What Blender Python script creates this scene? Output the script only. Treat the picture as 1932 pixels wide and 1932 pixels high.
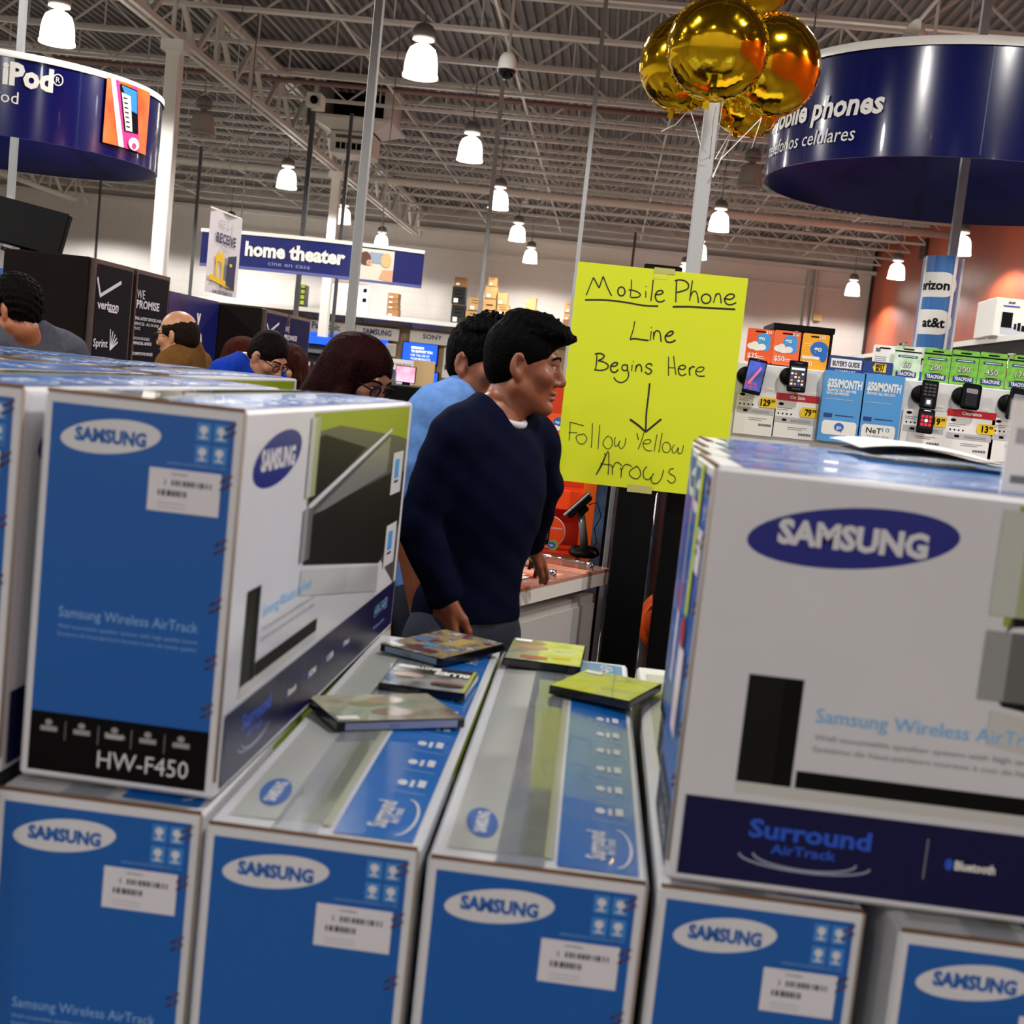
import bpy, math, random
import numpy as np
from mathutils import Vector, Matrix

for _o in list(bpy.data.objects):
    bpy.data.objects.remove(_o)
SC = bpy.context.scene
COL = SC.collection
random.seed(7)
PI = math.pi

# ------------------------------------------------------------------ camera
FPX, CX, EYE = 2450.0, 966.0, 1.57
ROLL, VPX, VPY = math.radians(6.1), 1140.0, 733.0
_d = np.array([(VPX - CX) / FPX, (CX - VPY) / FPX, -1.0])
_p = math.atan(_d[0] * math.sin(ROLL) + _d[1] * math.cos(ROLL))
_z = np.array([math.sin(ROLL) * math.cos(_p), math.cos(ROLL) * math.cos(_p), math.sin(_p)])
_y = _d / np.linalg.norm(_d)
_z = _z - _y * (_z @ _y)
_z /= np.linalg.norm(_z)
ROT = np.array([np.cross(_y, _z), _y, _z])


def at(px, py, Y=None, Z=None, X=None):
    """world point seen at pixel (px, py) of the 1932 frame at a given depth Y, height Z or side X"""
    w = ROT @ np.array([(px - CX) / FPX, (CX - py) / FPX, -1.0])
    if Y is not None:
        w = w * (Y / w[1])
    elif Z is not None:
        w = w * ((Z - EYE) / w[2])
    else:
        w = w * (X / w[0])
    return Vector((w[0], w[1], w[2] + EYE))


cam = bpy.data.cameras.new('camera')
cam.sensor_width = 36.0
cam.lens = FPX / 1932.0 * 36.0
cam.clip_start, cam.clip_end = 0.05, 200
cam.dof.use_dof = True
cam.dof.focus_distance = 5.2
cam.dof.aperture_fstop = 7.5
camo = bpy.data.objects.new('camera', cam)
M4 = Matrix([[*ROT[0], 0], [*ROT[1], 0], [*ROT[2], EYE], [0, 0, 0, 1]])
camo.matrix_world = M4
COL.objects.link(camo)
SC.camera = camo

# ------------------------------------------------------------------ world, exposure, lamps
w = bpy.data.worlds.new('world')
SC.world = w
w.use_nodes = True
w.node_tree.nodes['Background'].inputs[0].default_value = (0.9, 0.95, 1.0, 1)
w.node_tree.nodes['Background'].inputs[1].default_value = 0.05
SC.view_settings.view_transform = 'Standard'
SC.view_settings.look = 'None'
SC.view_settings.gamma = 1.0
SC.view_settings.use_curve_mapping = False
SC.view_settings.exposure = 0.75
SPOT_W = 300.0          # each high-bay lamp
BELL_E = 5.0            # glow of the glass bells
ROWS_X = [-16.4, -11.8, -7.15, -2.63, 1.98, 6.93]
ROWS_Y = [39.3, 33.5, 27.6, 21.8, 16.0, 9.4, 2.5, -4.6, -10.6]
DARK = {(-7.15, 21.8), (1.98, 21.8), (-11.8, 33.5)}      # lamps that are switched off


# ------------------------------------------------------------------ materials
def lin(h):
    h = h.lstrip('#')
    out = []
    for i in (0, 2, 4):
        c = int(h[i:i + 2], 16) / 255
        out.append(c / 12.92 if c <= 0.04045 else ((c + 0.055) / 1.055) ** 2.4)
    return (*out, 1.0)


MATS = {}


def mat(name, col='#808080', rough=0.5, metal=0.0, emit=0.0, var=0.0, scale=30.0, spec=0.5, col2=None, bump=0.0, coat=0.0, trans=0.0):
    if name in MATS:
        return MATS[name]
    m = bpy.data.materials.new(name)
    m.use_nodes = True
    nt = m.node_tree
    b = nt.nodes['Principled BSDF']
    c = lin(col)
    b.inputs['Base Color'].default_value = c
    b.inputs['Roughness'].default_value = rough
    b.inputs['Metallic'].default_value = metal
    b.inputs['Specular IOR Level'].default_value = spec
    b.inputs['Coat Weight'].default_value = coat
    b.inputs['Transmission Weight'].default_value = trans
    if emit:
        b.inputs['Emission Color'].default_value = c
        b.inputs['Emission Strength'].default_value = emit
    if var or col2 or bump:
        tc = nt.nodes.new('ShaderNodeTexCoord')
        nz = nt.nodes.new('ShaderNodeTexNoise')
        nz.inputs['Scale'].default_value = scale
        nz.inputs['Detail'].default_value = 4
        nt.links.new(tc.outputs['Object'], nz.inputs['Vector'])
        if var or col2:
            r = nt.nodes.new('ShaderNodeValToRGB')
            r.color_ramp.elements[0].position = 0.35
            r.color_ramp.elements[1].position = 0.65
            c2 = lin(col2) if col2 else (*[min(1, x * (1 + var)) for x in c[:3]], 1)
            c1 = c if col2 else (*[x * (1 - var) for x in c[:3]], 1)
            r.color_ramp.elements[0].color = c1
            r.color_ramp.elements[1].color = c2
            nt.links.new(nz.outputs['Fac'], r.inputs['Fac'])
            nt.links.new(r.outputs['Color'], b.inputs['Base Color'])
            if emit:
                nt.links.new(r.outputs['Color'], b.inputs['Emission Color'])
        if bump:
            bp = nt.nodes.new('ShaderNodeBump')
            bp.inputs['Strength'].default_value = bump
            bp.inputs['Distance'].default_value = 0.01
            nt.links.new(nz.outputs['Fac'], bp.inputs['Height'])
            nt.links.new(bp.outputs['Normal'], b.inputs['Normal'])
    MATS[name] = m
    return m


# ------------------------------------------------------------------ text outlines
_TX = {}


def glyphs(s, bold=0.0, shear=0.0):
    key = (s, bold, shear)
    if key not in _TX:
        c = bpy.data.curves.new('t', 'FONT')
        c.body, c.resolution_u, c.offset, c.shear = s, 2, bold, shear
        o = bpy.data.objects.new('t', c)
        me = o.to_mesh()
        v = np.array([(p.co.x, p.co.y) for p in me.vertices])
        f = [tuple(p.vertices) for p in me.polygons]
        o.to_mesh_clear()
        bpy.data.objects.remove(o)
        bpy.data.curves.remove(c)
        v[:, 0] -= v[:, 0].min()
        _TX[key] = (v, f, v[:, 0].max())
    return _TX[key]


# ------------------------------------------------------------------ mesh builder
class MB:
    def __init__(s):
        s.v, s.f, s.m, s.sm, s.mats = [], [], [], [], []

    def add(s, verts, faces, m, smooth=False):
        if m not in s.mats:
            s.mats.append(m)
        k, n = s.mats.index(m), len(s.v)
        s.v.extend(Vector(p) for p in verts)
        for f in faces:
            s.f.append(tuple(i + n for i in f))
            s.m.append(k)
            s.sm.append(smooth)
        return s

    def box(s, lo, hi, m, M=None, bev=0.0):
        x0, y0, z0 = lo
        x1, y1, z1 = hi
        if bev:
            b = bev
            vs, idx = [], {}
            pts = []
            for sx in (0, 1):
                for sy in (0, 1):
                    for sz in (0, 1):
                        c = [(x0, x1)[sx], (y0, y1)[sy], (z0, z1)[sz]]
                        sg = [(1, -1)[sx], (1, -1)[sy], (1, -1)[sz]]
                        for a in range(3):
                            q = [c[i] + (0 if i == a else sg[i] * b) for i in range(3)]
                            idx[(sx, sy, sz, a)] = len(pts)
                            pts.append(q)
            F = []
            for a in range(3):
                i, j = [k for k in range(3) if k != a]
                for e in (0, 1):
                    q = []
                    for (p, r) in ((0, 0), (1, 0), (1, 1), (0, 1)):
                        k = [0, 0, 0]
                        k[a], k[i], k[j] = e, p, r
                        q.append(idx[(*k, a)])
                    F.append(q)
            for a in range(3):
                i, j = [k for k in range(3) if k != a]
                for p in (0, 1):
                    for r in (0, 1):
                        k0, k1 = [0, 0, 0], [0, 0, 0]
                        k0[a], k1[a] = 0, 1
                        k0[i] = k1[i] = p
                        k0[j] = k1[j] = r
                        F.append([idx[(*k0, i)], idx[(*k1, i)], idx[(*k1, j)], idx[(*k0, j)]])
            for sx in (0, 1):
                for sy in (0, 1):
                    for sz in (0, 1):
                        F.append([idx[(sx, sy, sz, a)] for a in range(3)])
            vs = pts
        else:
            vs = [(x, y, z) for x in (x0, x1) for y in (y0, y1) for z in (z0, z1)]
            F = [(0, 1, 3, 2), (4, 6, 7, 5), (0, 4, 5, 1), (2, 3, 7, 6), (0, 2, 6, 4), (1, 5, 7, 3)]
        if M is not None:
            vs = [M @ Vector(p) for p in vs]
        # orient outward
        c = sum((Vector(p) for p in vs), Vector()) / len(vs)
        G = []
        for f in F:
            p = [Vector(vs[i]) for i in f]
            n = (p[1] - p[0]).cross(p[2] - p[0])
            fc = sum(p, Vector()) / len(p)
            G.append(tuple(f) if n.dot(fc - c) >= 0 else tuple(reversed(f)))
        return s.add(vs, G, m)

    def tube(s, pts, r, m, n=8, cap=True, smooth=True):
        pts = [Vector(p) for p in pts]
        rs = r if isinstance(r, (list, tuple)) else [r] * len(pts)
        vs, fs = [], []
        prev = None
        for i, p in enumerate(pts):
            t = (pts[min(i + 1, len(pts) - 1)] - pts[max(i - 1, 0)]).normalized()
            if prev is None:
                a = Vector((0, 0, 1)) if abs(t.z) < 0.9 else Vector((1, 0, 0))
                u = t.cross(a).normalized()
            else:
                u = (prev - t * prev.dot(t)).normalized()
            prev = u
            v = t.cross(u)
            for k in range(n):
                a = 2 * PI * (k + 0.5) / n
                vs.append(p + (u * math.cos(a) + v * math.sin(a)) * rs[i])
        for i in range(len(pts) - 1):
            for k in range(n):
                k2 = (k + 1) % n
                fs.append((i * n + k, i * n + k2, (i + 1) * n + k2, (i + 1) * n + k))
        if cap:
            fs.append(tuple(reversed(range(n))))
            fs.append(tuple((len(pts) - 1) * n + k for k in range(n)))
        return s.add(vs, fs, m, smooth and n > 4)

    def bar(s, a, b, w, m, h=None):
        """rectangular bar between two points"""
        a, b = Vector(a), Vector(b)
        t = (b - a).normalized()
        up = Vector((0, 0, 1)) if abs(t.z) < 0.95 else Vector((0, 1, 0))
        u = t.cross(up).normalized() * (w / 2)
        v = u.cross(t).normalized() * ((h or w) / 2)
        vs = [p + i * u + j * v for p in (a, b) for i, j in ((-1, -1), (1, -1), (1, 1), (-1, 1))]
        return s.add(vs, [(0, 1, 2, 3), (7, 6, 5, 4), (0, 4, 5, 1), (1, 5, 6, 2), (2, 6, 7, 3), (3, 7, 4, 0)], m)

    def lathe(s, prof, m, c=(0, 0, 0), n=24, smooth=True, M=None):
        vs, fs = [], []
        for r, z in prof:
            for k in range(n):
                a = 2 * PI * k / n
                p = Vector((r * math.cos(a), r * math.sin(a), z))
                if M is not None:
                    p = M @ p
                vs.append(p + Vector(c))
        for i in range(len(prof) - 1):
            for k in range(n):
                k2 = (k + 1) % n
                fs.append((i * n + k, i * n + k2, (i + 1) * n + k2, (i + 1) * n + k))
        return s.add(vs, fs, m, smooth)

    def prism(s, poly, M, depth, m):
        """extrude a 2D polygon given in the plane of matrix M (x right, y up, z out) by depth"""
        n = len(poly)
        vs = [M @ Vector((x, y, 0)) for x, y in poly] + [M @ Vector((x, y, depth)) for x, y in poly]
        fs = [tuple(reversed(range(n))), tuple(range(n, 2 * n))]
        fs += [(i, (i + 1) % n, n + (i + 1) % n, n + i) for i in range(n)]
        return s.add(vs, fs, m)

    def build(s, name, parent=None, loc=None):
        loc = Vector(loc) if loc is not None else Vector((0, 0, 0))
        me = bpy.data.meshes.new(name)
        me.from_pydata([p - loc for p in s.v], [], s.f)
        for m in s.mats:
            me.materials.append(m)
        me.polygons.foreach_set('material_index', s.m)
        me.polygons.foreach_set('use_smooth', s.sm)
        me.update()
        o = bpy.data.objects.new(name, me)
        o.location = loc
        COL.objects.link(o)
        if parent is not None:
            o.parent = parent
            o.location = loc
        return o


class Face:
    """2D drawing on a plane: o origin, u right, v up; every layer sits eps further out"""

    def __init__(s, mb, o, u, v, eps=0.0004):
        s.mb, s.o, s.u, s.v = mb, Vector(o), Vector(u).normalized(), Vector(v).normalized()
        s.n, s.eps = s.u.cross(s.v).normalized(), eps

    cnt = 0

    def lay(s, k):
        s.cnt += 1
        return k + 0.012 * min(s.cnt, 70)

    def P(s, x, y, k):
        return s.o + s.u * x + s.v * y + s.n * (k * s.eps)

    def poly(s, pts, m, k=1):
        k = s.lay(k)
        a = sum(pts[i][0] * pts[(i + 1) % len(pts)][1] - pts[(i + 1) % len(pts)][0] * pts[i][1] for i in range(len(pts)))
        if a < 0:
            pts = pts[::-1]
        s.mb.add([s.P(x, y, k) for x, y in pts], [tuple(range(len(pts)))], m)
        return s

    def rect(s, x0, y0, x1, y1, m, k=1):
        return s.poly([(x0, y0), (x1, y0), (x1, y1), (x0, y1)], m, k)

    def rrect(s, x0, y0, x1, y1, r, m, k=1):
        p = []
        for cx, cy, a0 in ((x1 - r, y0 + r, -90), (x1 - r, y1 - r, 0), (x0 + r, y1 - r, 90), (x0 + r, y0 + r, 180)):
            for i in range(6):
                a = math.radians(a0 + i * 18)
                p.append((cx + r * math.cos(a), cy + r * math.sin(a)))
        return s.poly(p, m, k)

    def ellipse(s, cx, cy, rx, ry, m, k=1, rot=0.0, n=32):
        c, q = math.cos(rot), math.sin(rot)
        p = []
        for i in range(n):
            a = 2 * PI * i / n
            x, y = rx * math.cos(a), ry * math.sin(a)
            p.append((cx + x * c - y * q, cy + x * q + y * c))
        return s.poly(p, m, k)

    def text(s, t, x, y, h, m, k=2, w=None, bold=0.0, rot=0.0, align='l', shear=0.0, flip=False):
        """h = cap height; w stretches to a total width; (x, y) = baseline start"""
        v, f, tw = glyphs(t, bold, shear)
        k = s.lay(k)
        sy = h / 0.69
        sx = (w / tw) if w else sy
        if align == 'c':
            x0 = -tw * sx / 2
        elif align == 'r':
            x0 = -tw * sx
        else:
            x0 = 0
        c, q = math.cos(rot), math.sin(rot)
        P = []
        for a, b in v:
            a, b = a * sx + x0, b * sy
            P.append(s.P(x + a * c - b * q, y + a * q + b * c, k))
        s.mb.add(P, f, m)
        return s

    def stroke(s, pts, wd, m, k=2, closed=False):
        """ribbon of width wd along a polyline with round joins"""
        pts = [Vector((p[0], p[1])) for p in pts]
        k = s.lay(k)
        if closed:
            pts.append(pts[0])
        L, R = [], []
        for i, p in enumerate(pts):
            t = pts[min(i + 1, len(pts) - 1)] - pts[max(i - 1, 0)]
            if t.length < 1e-9:
                t = Vector((1, 0))
            t.normalize()
            nn = Vector((-t.y, t.x)) * (wd / 2)
            L.append(p + nn)
            R.append(p - nn)
        V = [s.P(q.x, q.y, k) for q in L] + [s.P(q.x, q.y, k) for q in R]
        n = len(pts)
        s.mb.add(V, [(n + i, n + i + 1, i + 1, i) for i in range(n - 1)], m)
        return s


def smoothline(pts, n=6):
    """Catmull-Rom through 2D points"""
    P = [pts[0]] + list(pts) + [pts[-1]]
    out = []
    for i in range(1, len(P) - 2):
        p0, p1, p2, p3 = [np.array(q, float) for q in P[i - 1:i + 3]]
        for k in range(n):
            t = k / n
            out.append(tuple(0.5 * (2 * p1 + (p2 - p0) * t + (2 * p0 - 5 * p1 + 4 * p2 - p3) * t * t + (3 * p1 - p0 - 3 * p2 + p3) * t ** 3)))
    out.append(tuple(pts[-1]))
    return out


# ------------------------------------------------------------------ object bookkeeping
def tag(o, label, cat, group=None, kind=None):
    o['label'], o['category'] = label, cat
    if group:
        o['group'] = group
    if kind:
        o['kind'] = kind
    return o


def thing(name, loc=(0, 0, 0), rz=0.0):
    o = bpy.data.objects.new(name, None)
    o.empty_display_size = 0.1
    COL.objects.link(o)
    o.location = loc
    o.rotation_euler = (0, 0, rz)
    return o


def struct(name, mb, label=None):
    o = mb.build(name)
    o['kind'] = 'structure'
    if label:
        o['label'] = label
    return o


def dup(root, loc=None, rz=None):
    r = root.copy()
    COL.objects.link(r)
    if loc is not None:
        r.location = loc
    if rz is not None:
        r.rotation_euler = (0, 0, rz)
    for ch in root.children:
        c = ch.copy()
        COL.objects.link(c)
        c.parent = r
        for g in ch.children:
            d = g.copy()
            COL.objects.link(d)
            d.parent = c
    return r


def frame(o, u, v):
    """matrix with x = u, y = v, z = u x v at o"""
    u, v = Vector(u).normalized(), Vector(v).normalized()
    n = u.cross(v)
    return Matrix([[u.x, v.x, n.x, o[0]], [u.y, v.y, n.y, o[1]], [u.z, v.z, n.z, o[2]], [0, 0, 0, 1]])
# ================================================================== SETTING
XL, XR, YF, YB, ZD = -22.0, 8.0, -13.0, 42.0, 6.75
m_floor = mat('floor_tile', '#5f594f', 0.4, var=0.06, scale=3)
m_white = mat('white_paint', '#e6e4de', 0.5)
m_steel = mat('white_steel', '#d6d3cd', 0.45)
m_deck = mat('deck_steel', '#757172', 0.5, var=0.05, scale=2)
m_black = mat('black_plastic', '#040405', 0.5, spec=0.12)
m_grey = mat('grey_metal', '#8a8c8e', 0.35, metal=0.6)
m_poleg = mat('grey_pole_paint', '#a2a4a5', 0.45)
m_dpole = mat('dark_pole_paint', '#4a4a4c', 0.5)


def block_wall(name, c1, c2):
    m = mat(name, c1, 0.6)
    nt = m.node_tree
    tc = nt.nodes.new('ShaderNodeTexCoord')
    mp = nt.nodes.new('ShaderNodeMapping')
    mp.inputs['Rotation'].default_value = (PI / 2, 0, 0)
    br = nt.nodes.new('ShaderNodeTexBrick')
    br.inputs['Color1'].default_value = lin(c1)
    br.inputs['Color2'].default_value = lin(c1)
    br.inputs['Mortar'].default_value = lin(c2)
    br.inputs['Scale'].default_value = 1.0
    br.inputs['Brick Width'].default_value = 0.8
    br.inputs['Row Height'].default_value = 0.4
    br.inputs['Mortar Size'].default_value = 0.012
    nt.links.new(tc.outputs['Object'], mp.inputs['Vector'])
    nt.links.new(mp.outputs['Vector'], br.inputs['Vector'])
    nt.links.new(br.outputs['Color'], nt.nodes['Principled BSDF'].inputs['Base Color'])
    return m


m_block = block_wall('painted_block', '#d6d2cd', '#cecac4')
m_orange = mat('terracotta_panel', '#a8492b', 0.42, var=0.12, scale=1.2)

struct('floor', MB().box((XL, YF, -0.1), (XR, YB, 0), m_floor))
b = MB()
per, dep = 0.152, 0.055
xs, zs = [], []
x = XL
while x < XR:
    for dx, dz in ((0, 0), (0.045, 0), (0.06, dep), (0.137, dep)):
        xs.append(x + dx)
        zs.append(ZD + dz)
    x += per
n = len(xs)
b.add([(xs[i], y, zs[i]) for y in (YF, YB) for i in range(n)], [(i + 1, i, n + i, n + i + 1) for i in range(n - 1)], m_deck)
b.box((XL, YF, ZD + 0.1), (XR, YB, ZD + 0.2), m_deck)
struct('ceiling', b)
struct('wall_back', MB().box((XL - 0.2, YB, 0), (XR + 0.2, YB + 0.2, ZD + 0.2), m_block))
struct('wall_left', MB().box((XL - 0.2, YF, 0), (XL, YB, ZD + 0.2), m_block))
struct('wall_right', MB().box((XR, YF, 0), (XR + 0.2, YB, ZD + 0.2), m_orange))
struct('wall_front', MB().box((XL - 0.2, YF - 0.2, 0), (XR + 0.2, YF, ZD + 0.2), m_block))
# rail, conduits and beam ledge on the back wall
struct('trim_1', MB().box((-13.0, 41.93, 5.36), (7.3, 41.98, 5.46), m_steel), 'grey rail running along the white back wall')
struct('trim_2', MB().box((XL, 41.6, 5.95), (XR, 41.99, 6.05), m_steel))
b = MB()
for px in (1528, 1541):
    p = at(px, 520, Y=41.9)
    b.tube([(p.x, 41.88, 0), (p.x, 41.88, 6.2)], 0.06, m_steel, 8)
struct('trim_3', b)
# vertical dark joint where the terracotta panels begin
struct('trim_4', MB().box((7.93, 41.85, 0), (7.99, 41.99, 6.7), mat('dark_trim', '#2a2020', 0.5)))

# ---- bar joists across the hall
b = MB()
zb, zt = 6.2, 6.68
for z, hh in ((zb, 0.05), (zt, 0.06)):
    b.box((XL, -0.05, z - hh / 2), (XR, 0.05, z + hh / 2), m_steel)
x, k = XL, 0
while x < XR - 0.6:
    b.bar((x, 0, zb), (x + 0.6, 0, zt), 0.03, m_steel)
    b.bar((x + 1.2, 0, zb), (x + 0.6, 0, zt), 0.03, m_steel)
    b.bar((x + 0.6, 0, zb), (x + 0.6, 0, zt), 0.022, m_steel)
    x += 1.2
j0 = b.build('roof_joist')
j0['kind'] = 'structure'
j0['label'] = 'white steel bar joist under the corrugated roof deck'
j0['group'] = 'bar joists under the roof deck'
y = 4.63
first = True
while y < 41.5:
    j = j0 if first else j0.copy()
    if not first:
        COL.objects.link(j)
    j.location = (0, y, 0)
    first = False
    y += 1.92
# bridging lines along the hall
b = MB()
for x in (-19.0, -16.2, -13.4, -10.2, -4.2, -1.9, 0.6, 3.2, 5.6):
    b.bar((x, 3, 6.26), (x, 41.7, 6.26), 0.035, m_steel)
struct('ceiling_bridging', b)
# ---- truss girders along the hall, with columns
GX = -6.42


def girder(x):
    b = MB()
    for dx in (-0.07, 0.07):
        b.box((x + dx - 0.035, 2.0, 5.70), (x + dx + 0.035, 41.0 if dx < 0 else 41.0, 5.78), m_steel)
        b.box((x + dx - 0.04, 2.0, 6.50), (x + dx + 0.04, 41.9, 6.60), m_steel)
    y = 3.6
    while y < 40.5:
        b.bar((x, y, 5.74), (x, y + 0.96, 6.55), 0.07, m_steel)
        b.bar((x, y + 1.92, 5.74), (x, y + 0.96, 6.55), 0.07, m_steel)
        b.bar((x, y + 0.96, 5.74), (x, y + 0.96, 6.55), 0.05, m_steel)
        y += 1.92
    o = struct('roof_girder', b, 'white truss girder running away above the white columns')
    return o


girder(GX)
g2 = girder(-17.4)
for i, (cx, cy) in enumerate(((GX, 18.15), (GX, 29.1))):
    b = MB()
    b.box((-0.1, -0.1, 0), (0.1, 0.1, 5.70), m_white, bev=0.012)
    b.box((-0.16, -0.16, 5.55), (0.16, 0.16, 5.70), m_white)
    b.box((-0.17, -0.17, 0), (0.17, 0.17, 0.03), m_white)
    o = b.build('support_column', loc=(0, 0, 0))
    o.location = (cx, cy, 0)
    o['kind'] = 'structure'
    o['label'] = ['near white square steel column beside the round sign', 'far white square steel column behind the curved hanging sign'][i]
# round main pipe across the hall
b = MB()
b.tube([(XL, 31.9, 6.02), (XR, 31.9, 6.02)], 0.085, m_white, 12)
for x in (-12, -8.5, -2.4, 1.2, 4.4):
    b.tube([(x, 31.9, 6.02), (x, 31.9, 5.86)], 0.03, m_white, 6)
    b.lathe([(0.0, -0.05), (0.07, -0.05), (0.07, -0.02), (0, 0)], m_white, (x, 31.9, 5.86), 8)
struct('ceiling_pipe', b, 'thick white pipe crossing under the joists')
b = MB()
b.tube([(XL, 23.3, 6.38), (XR, 23.3, 6.38)], 0.045, mat('rust_pipe', '#8d6c68', 0.5), 8)
struct('ceiling_pipe', b, 'thin reddish sprinkler pipe under the deck')

# ------------------------------------------------------------------ high-bay lamps
m_bell = mat('lit_glass_bell', '#fff6ea', 0.3, emit=BELL_E)
m_bello = mat('unlit_prismatic_glass', '#a9a39b', 0.15, spec=0.6)
m_cap = mat('lamp_housing', '#7d7a78', 0.5)


m_neck = mat('lamp_neck_glow', '#f4ece0', 0.4, emit=0.55)


def make_lamp(lit):
    t = thing('pendant_lamp')
    b = MB()
    b.lathe([(0.0, 0.64), (0.05, 0.64), (0.10, 0.61), (0.135, 0.56), (0.14, 0.485), (0.12, 0.47), (0.0, 0.47)], m_cap, n=20)
    b.build('ballast_housing', t)
    b = MB()
    b.lathe([(0.03, 0.47), (0.13, 0.465), (0.135, 0.44), (0.06, 0.425), (0.055, 0.37)], m_neck if lit else m_cap, n=20)
    b.build('neck_ring', t)
    b = MB()
    pr = [(0.055, 0.385), (0.10, 0.378), (0.155, 0.335), (0.18, 0.27), (0.197, 0.18), (0.203, 0.10), (0.204, 0.045), (0.216, 0.03), (0.216, 0.0), (0.208, 0.0)]
    pr += [(0.195, 0.045), (0.194, 0.10), (0.187, 0.18), (0.17, 0.26), (0.14, 0.325), (0.10, 0.36), (0.0, 0.37)]
    b.lathe(pr, m_bell if lit else m_bello, n=28)
    b.build('glass_bell', t)
    b = MB()
    b.tube([(0, 0, 0.61), (0, 0, 1.72)], 0.010, m_cap, 6)
    b.build('stem', t)
    return t


lit0, un0 = make_lamp(True), make_lamp(False)
used = {True: False, False: False}
WHERE = {-16.4: 'far left row', -11.8: 'row well left of the white columns', -7.15: 'row beside the white columns', -2.63: 'row above the young man', 1.98: 'row behind the balloons', 6.93: 'row along the terracotta wall'}
ORD = {39.3: 'farthest', 33.5: 'second farthest', 27.6: 'third farthest', 21.8: 'fourth farthest', 16.0: 'nearest'}
for rx in ROWS_X:
    for ry in ROWS_Y:
        lit = (rx, ry) not in DARK
        if ry >= 15 and rx > -16:
            src = lit0 if lit else un0
            o = dup(src) if used[lit] else src
            used[lit] = True
            o.location = (rx, ry, 5.05)
            tag(o, f"{'lit' if lit else 'unlit'} glass bell pendant lamp, {ORD[ry]} of the {WHERE[rx]}", 'lamp', 'bell pendant lamps under the roof')
        if lit:
            L = bpy.data.lights.new('bay_light', 'SPOT')
            L.energy = SPOT_W * (1.0 if ry > 0 else 0.52)
            L.color = (1.0, 0.965, 0.92)
            L.spot_size = math.radians(164)
            L.spot_blend = 0.25
            L.shadow_soft_size = 0.16
            lo = bpy.data.objects.new('bay_light', L)
            lo.location = (rx, ry, 5.05)
            COL.objects.link(lo)

# ------------------------------------------------------------------ ceiling equipment
c = at(668, 300, Y=25.0)
t = thing('ceiling_air_unit', (c.x, 25.0, 0))
tag(t, 'white ceiling air unit with flared frame and vent grille beside the tall pole', 'air unit')
b = MB()
b.box((-0.7, -0.7, 6.0), (-0.62, 0.7, 6.74), m_steel)
b.box((0.62, -0.7, 6.0), (0.7, 0.7, 6.74), m_steel)
b.box((-0.62, 0.62, 6.0), (0.62, 0.7, 6.74), m_black)
b.build('roof_curb', t)
b = MB()
P = [(-0.78, -0.78, 6.0), (0.78, -0.78, 6.0), (0.78, 0.78, 6.0), (-0.78, 0.78, 6.0), (-0.42, -0.42, 5.84), (0.42, -0.42, 5.84), (0.42, 0.42, 5.84), (-0.42, 0.42, 5.84)]
b.add(P, [(0, 1, 5, 4), (1, 2, 6, 5), (2, 3, 7, 6), (3, 0, 4, 7), (3, 2, 1, 0)], m_steel)
b.box((-0.8, -0.8, 5.99), (0.8, 0.8, 6.04), m_steel)
b.build('flared_collar', t)
b = MB()
b.box((-0.4, -0.4, 5.42), (0.4, 0.4, 5.84), m_steel, bev=0.02)
bx = b.build('vent_box', t)
b = MB()
b.box((-0.3, -0.412, 5.5), (0.3, -0.402, 5.62), m_black)
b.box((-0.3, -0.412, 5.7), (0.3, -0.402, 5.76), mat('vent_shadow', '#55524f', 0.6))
for i in range(6):
    b.box((-0.3 + i * 0.1, -0.42, 5.5), (-0.285 + i * 0.1, -0.412, 5.62), m_steel)
b.build('grille', t)


def pole(px, py, Y, wd, m, label, top=None, name='square_pole', round_=False, bottom=0.0):
    p = at(px, py, Y=Y)
    b = MB()
    zt = top if top else 6.2
    if round_:
        b.tube([(0, 0, bottom), (0, 0, zt)], wd / 2, m, 10)
    else:
        b.box((-wd / 2, -wd / 2, bottom), (wd / 2, wd / 2, zt), m, bev=wd * 0.08)
    o = b.build(name)
    o.location = (p.x, Y, 0)
    tag(o, label, 'pole')
    return o


pole(688, 315, 9.0, 0.062, m_poleg, 'tall grey square pole in front of the curved hanging sign', name='power_pole')
pole(573, 420, 20.0, 0.07, m_dpole, 'dark grey pole carrying the box camera', top=5.28, name='power_pole')
pole(648, 390, 20.0, 0.05, m_dpole, 'thin dark pole standing behind the curved hanging sign', top=5.3, name='power_pole')
pole(921, 430, 21.0, 0.066, m_poleg, 'slim grey pole in front of the stacked brown cartons', top=6.2, name='power_pole')
pole(1112, 290, 13.0, 0.042, m_poleg, 'slim grey pole rising behind the yellow sign', name='power_pole')
pole(1197, 460, 38.0, 0.07, m_dpole, 'thin dark pole near the back wall, right of the stacked cartons', top=6.1, name='power_pole')
pole(366, 455, 30.0, 0.065, m_dpole, 'thin dark pole left of the white hanging banner', top=6.1, name='power_pole')
pole(184, 430, 38.0, 0.06, m_dpole, 'thin dark pole above the brown kiosk tower', top=6.1, name='power_pole')

# dome camera on a drop rod
p = at(957, 128, Y=12.0)
t = thing('dome_camera', (p.x, 12.0, p.z))
tag(t, 'white dome security camera with black glass hanging on a rod', 'security camera')
b = MB()
b.lathe([(0, 0.13), (0.04, 0.13), (0.06, 0.115), (0.082, 0.07), (0.086, 0.0), (0.09, -0.005), (0.09, -0.02), (0, -0.02)], m_white, n=20)
b.build('housing', t)
b = MB()
b.lathe([(0.083, -0.02), (0.078, -0.05), (0.06, -0.08), (0.03, -0.10), (0, -0.105)], mat('smoked_dome', '#050507', 0.05), n=20)
b.build('dome', t)
b = MB()
b.tube([(0, 0, 0.13), (0, 0, 6.2 - p.z)], 0.014, m_white, 8)
b.build('drop_rod', t)
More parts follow.
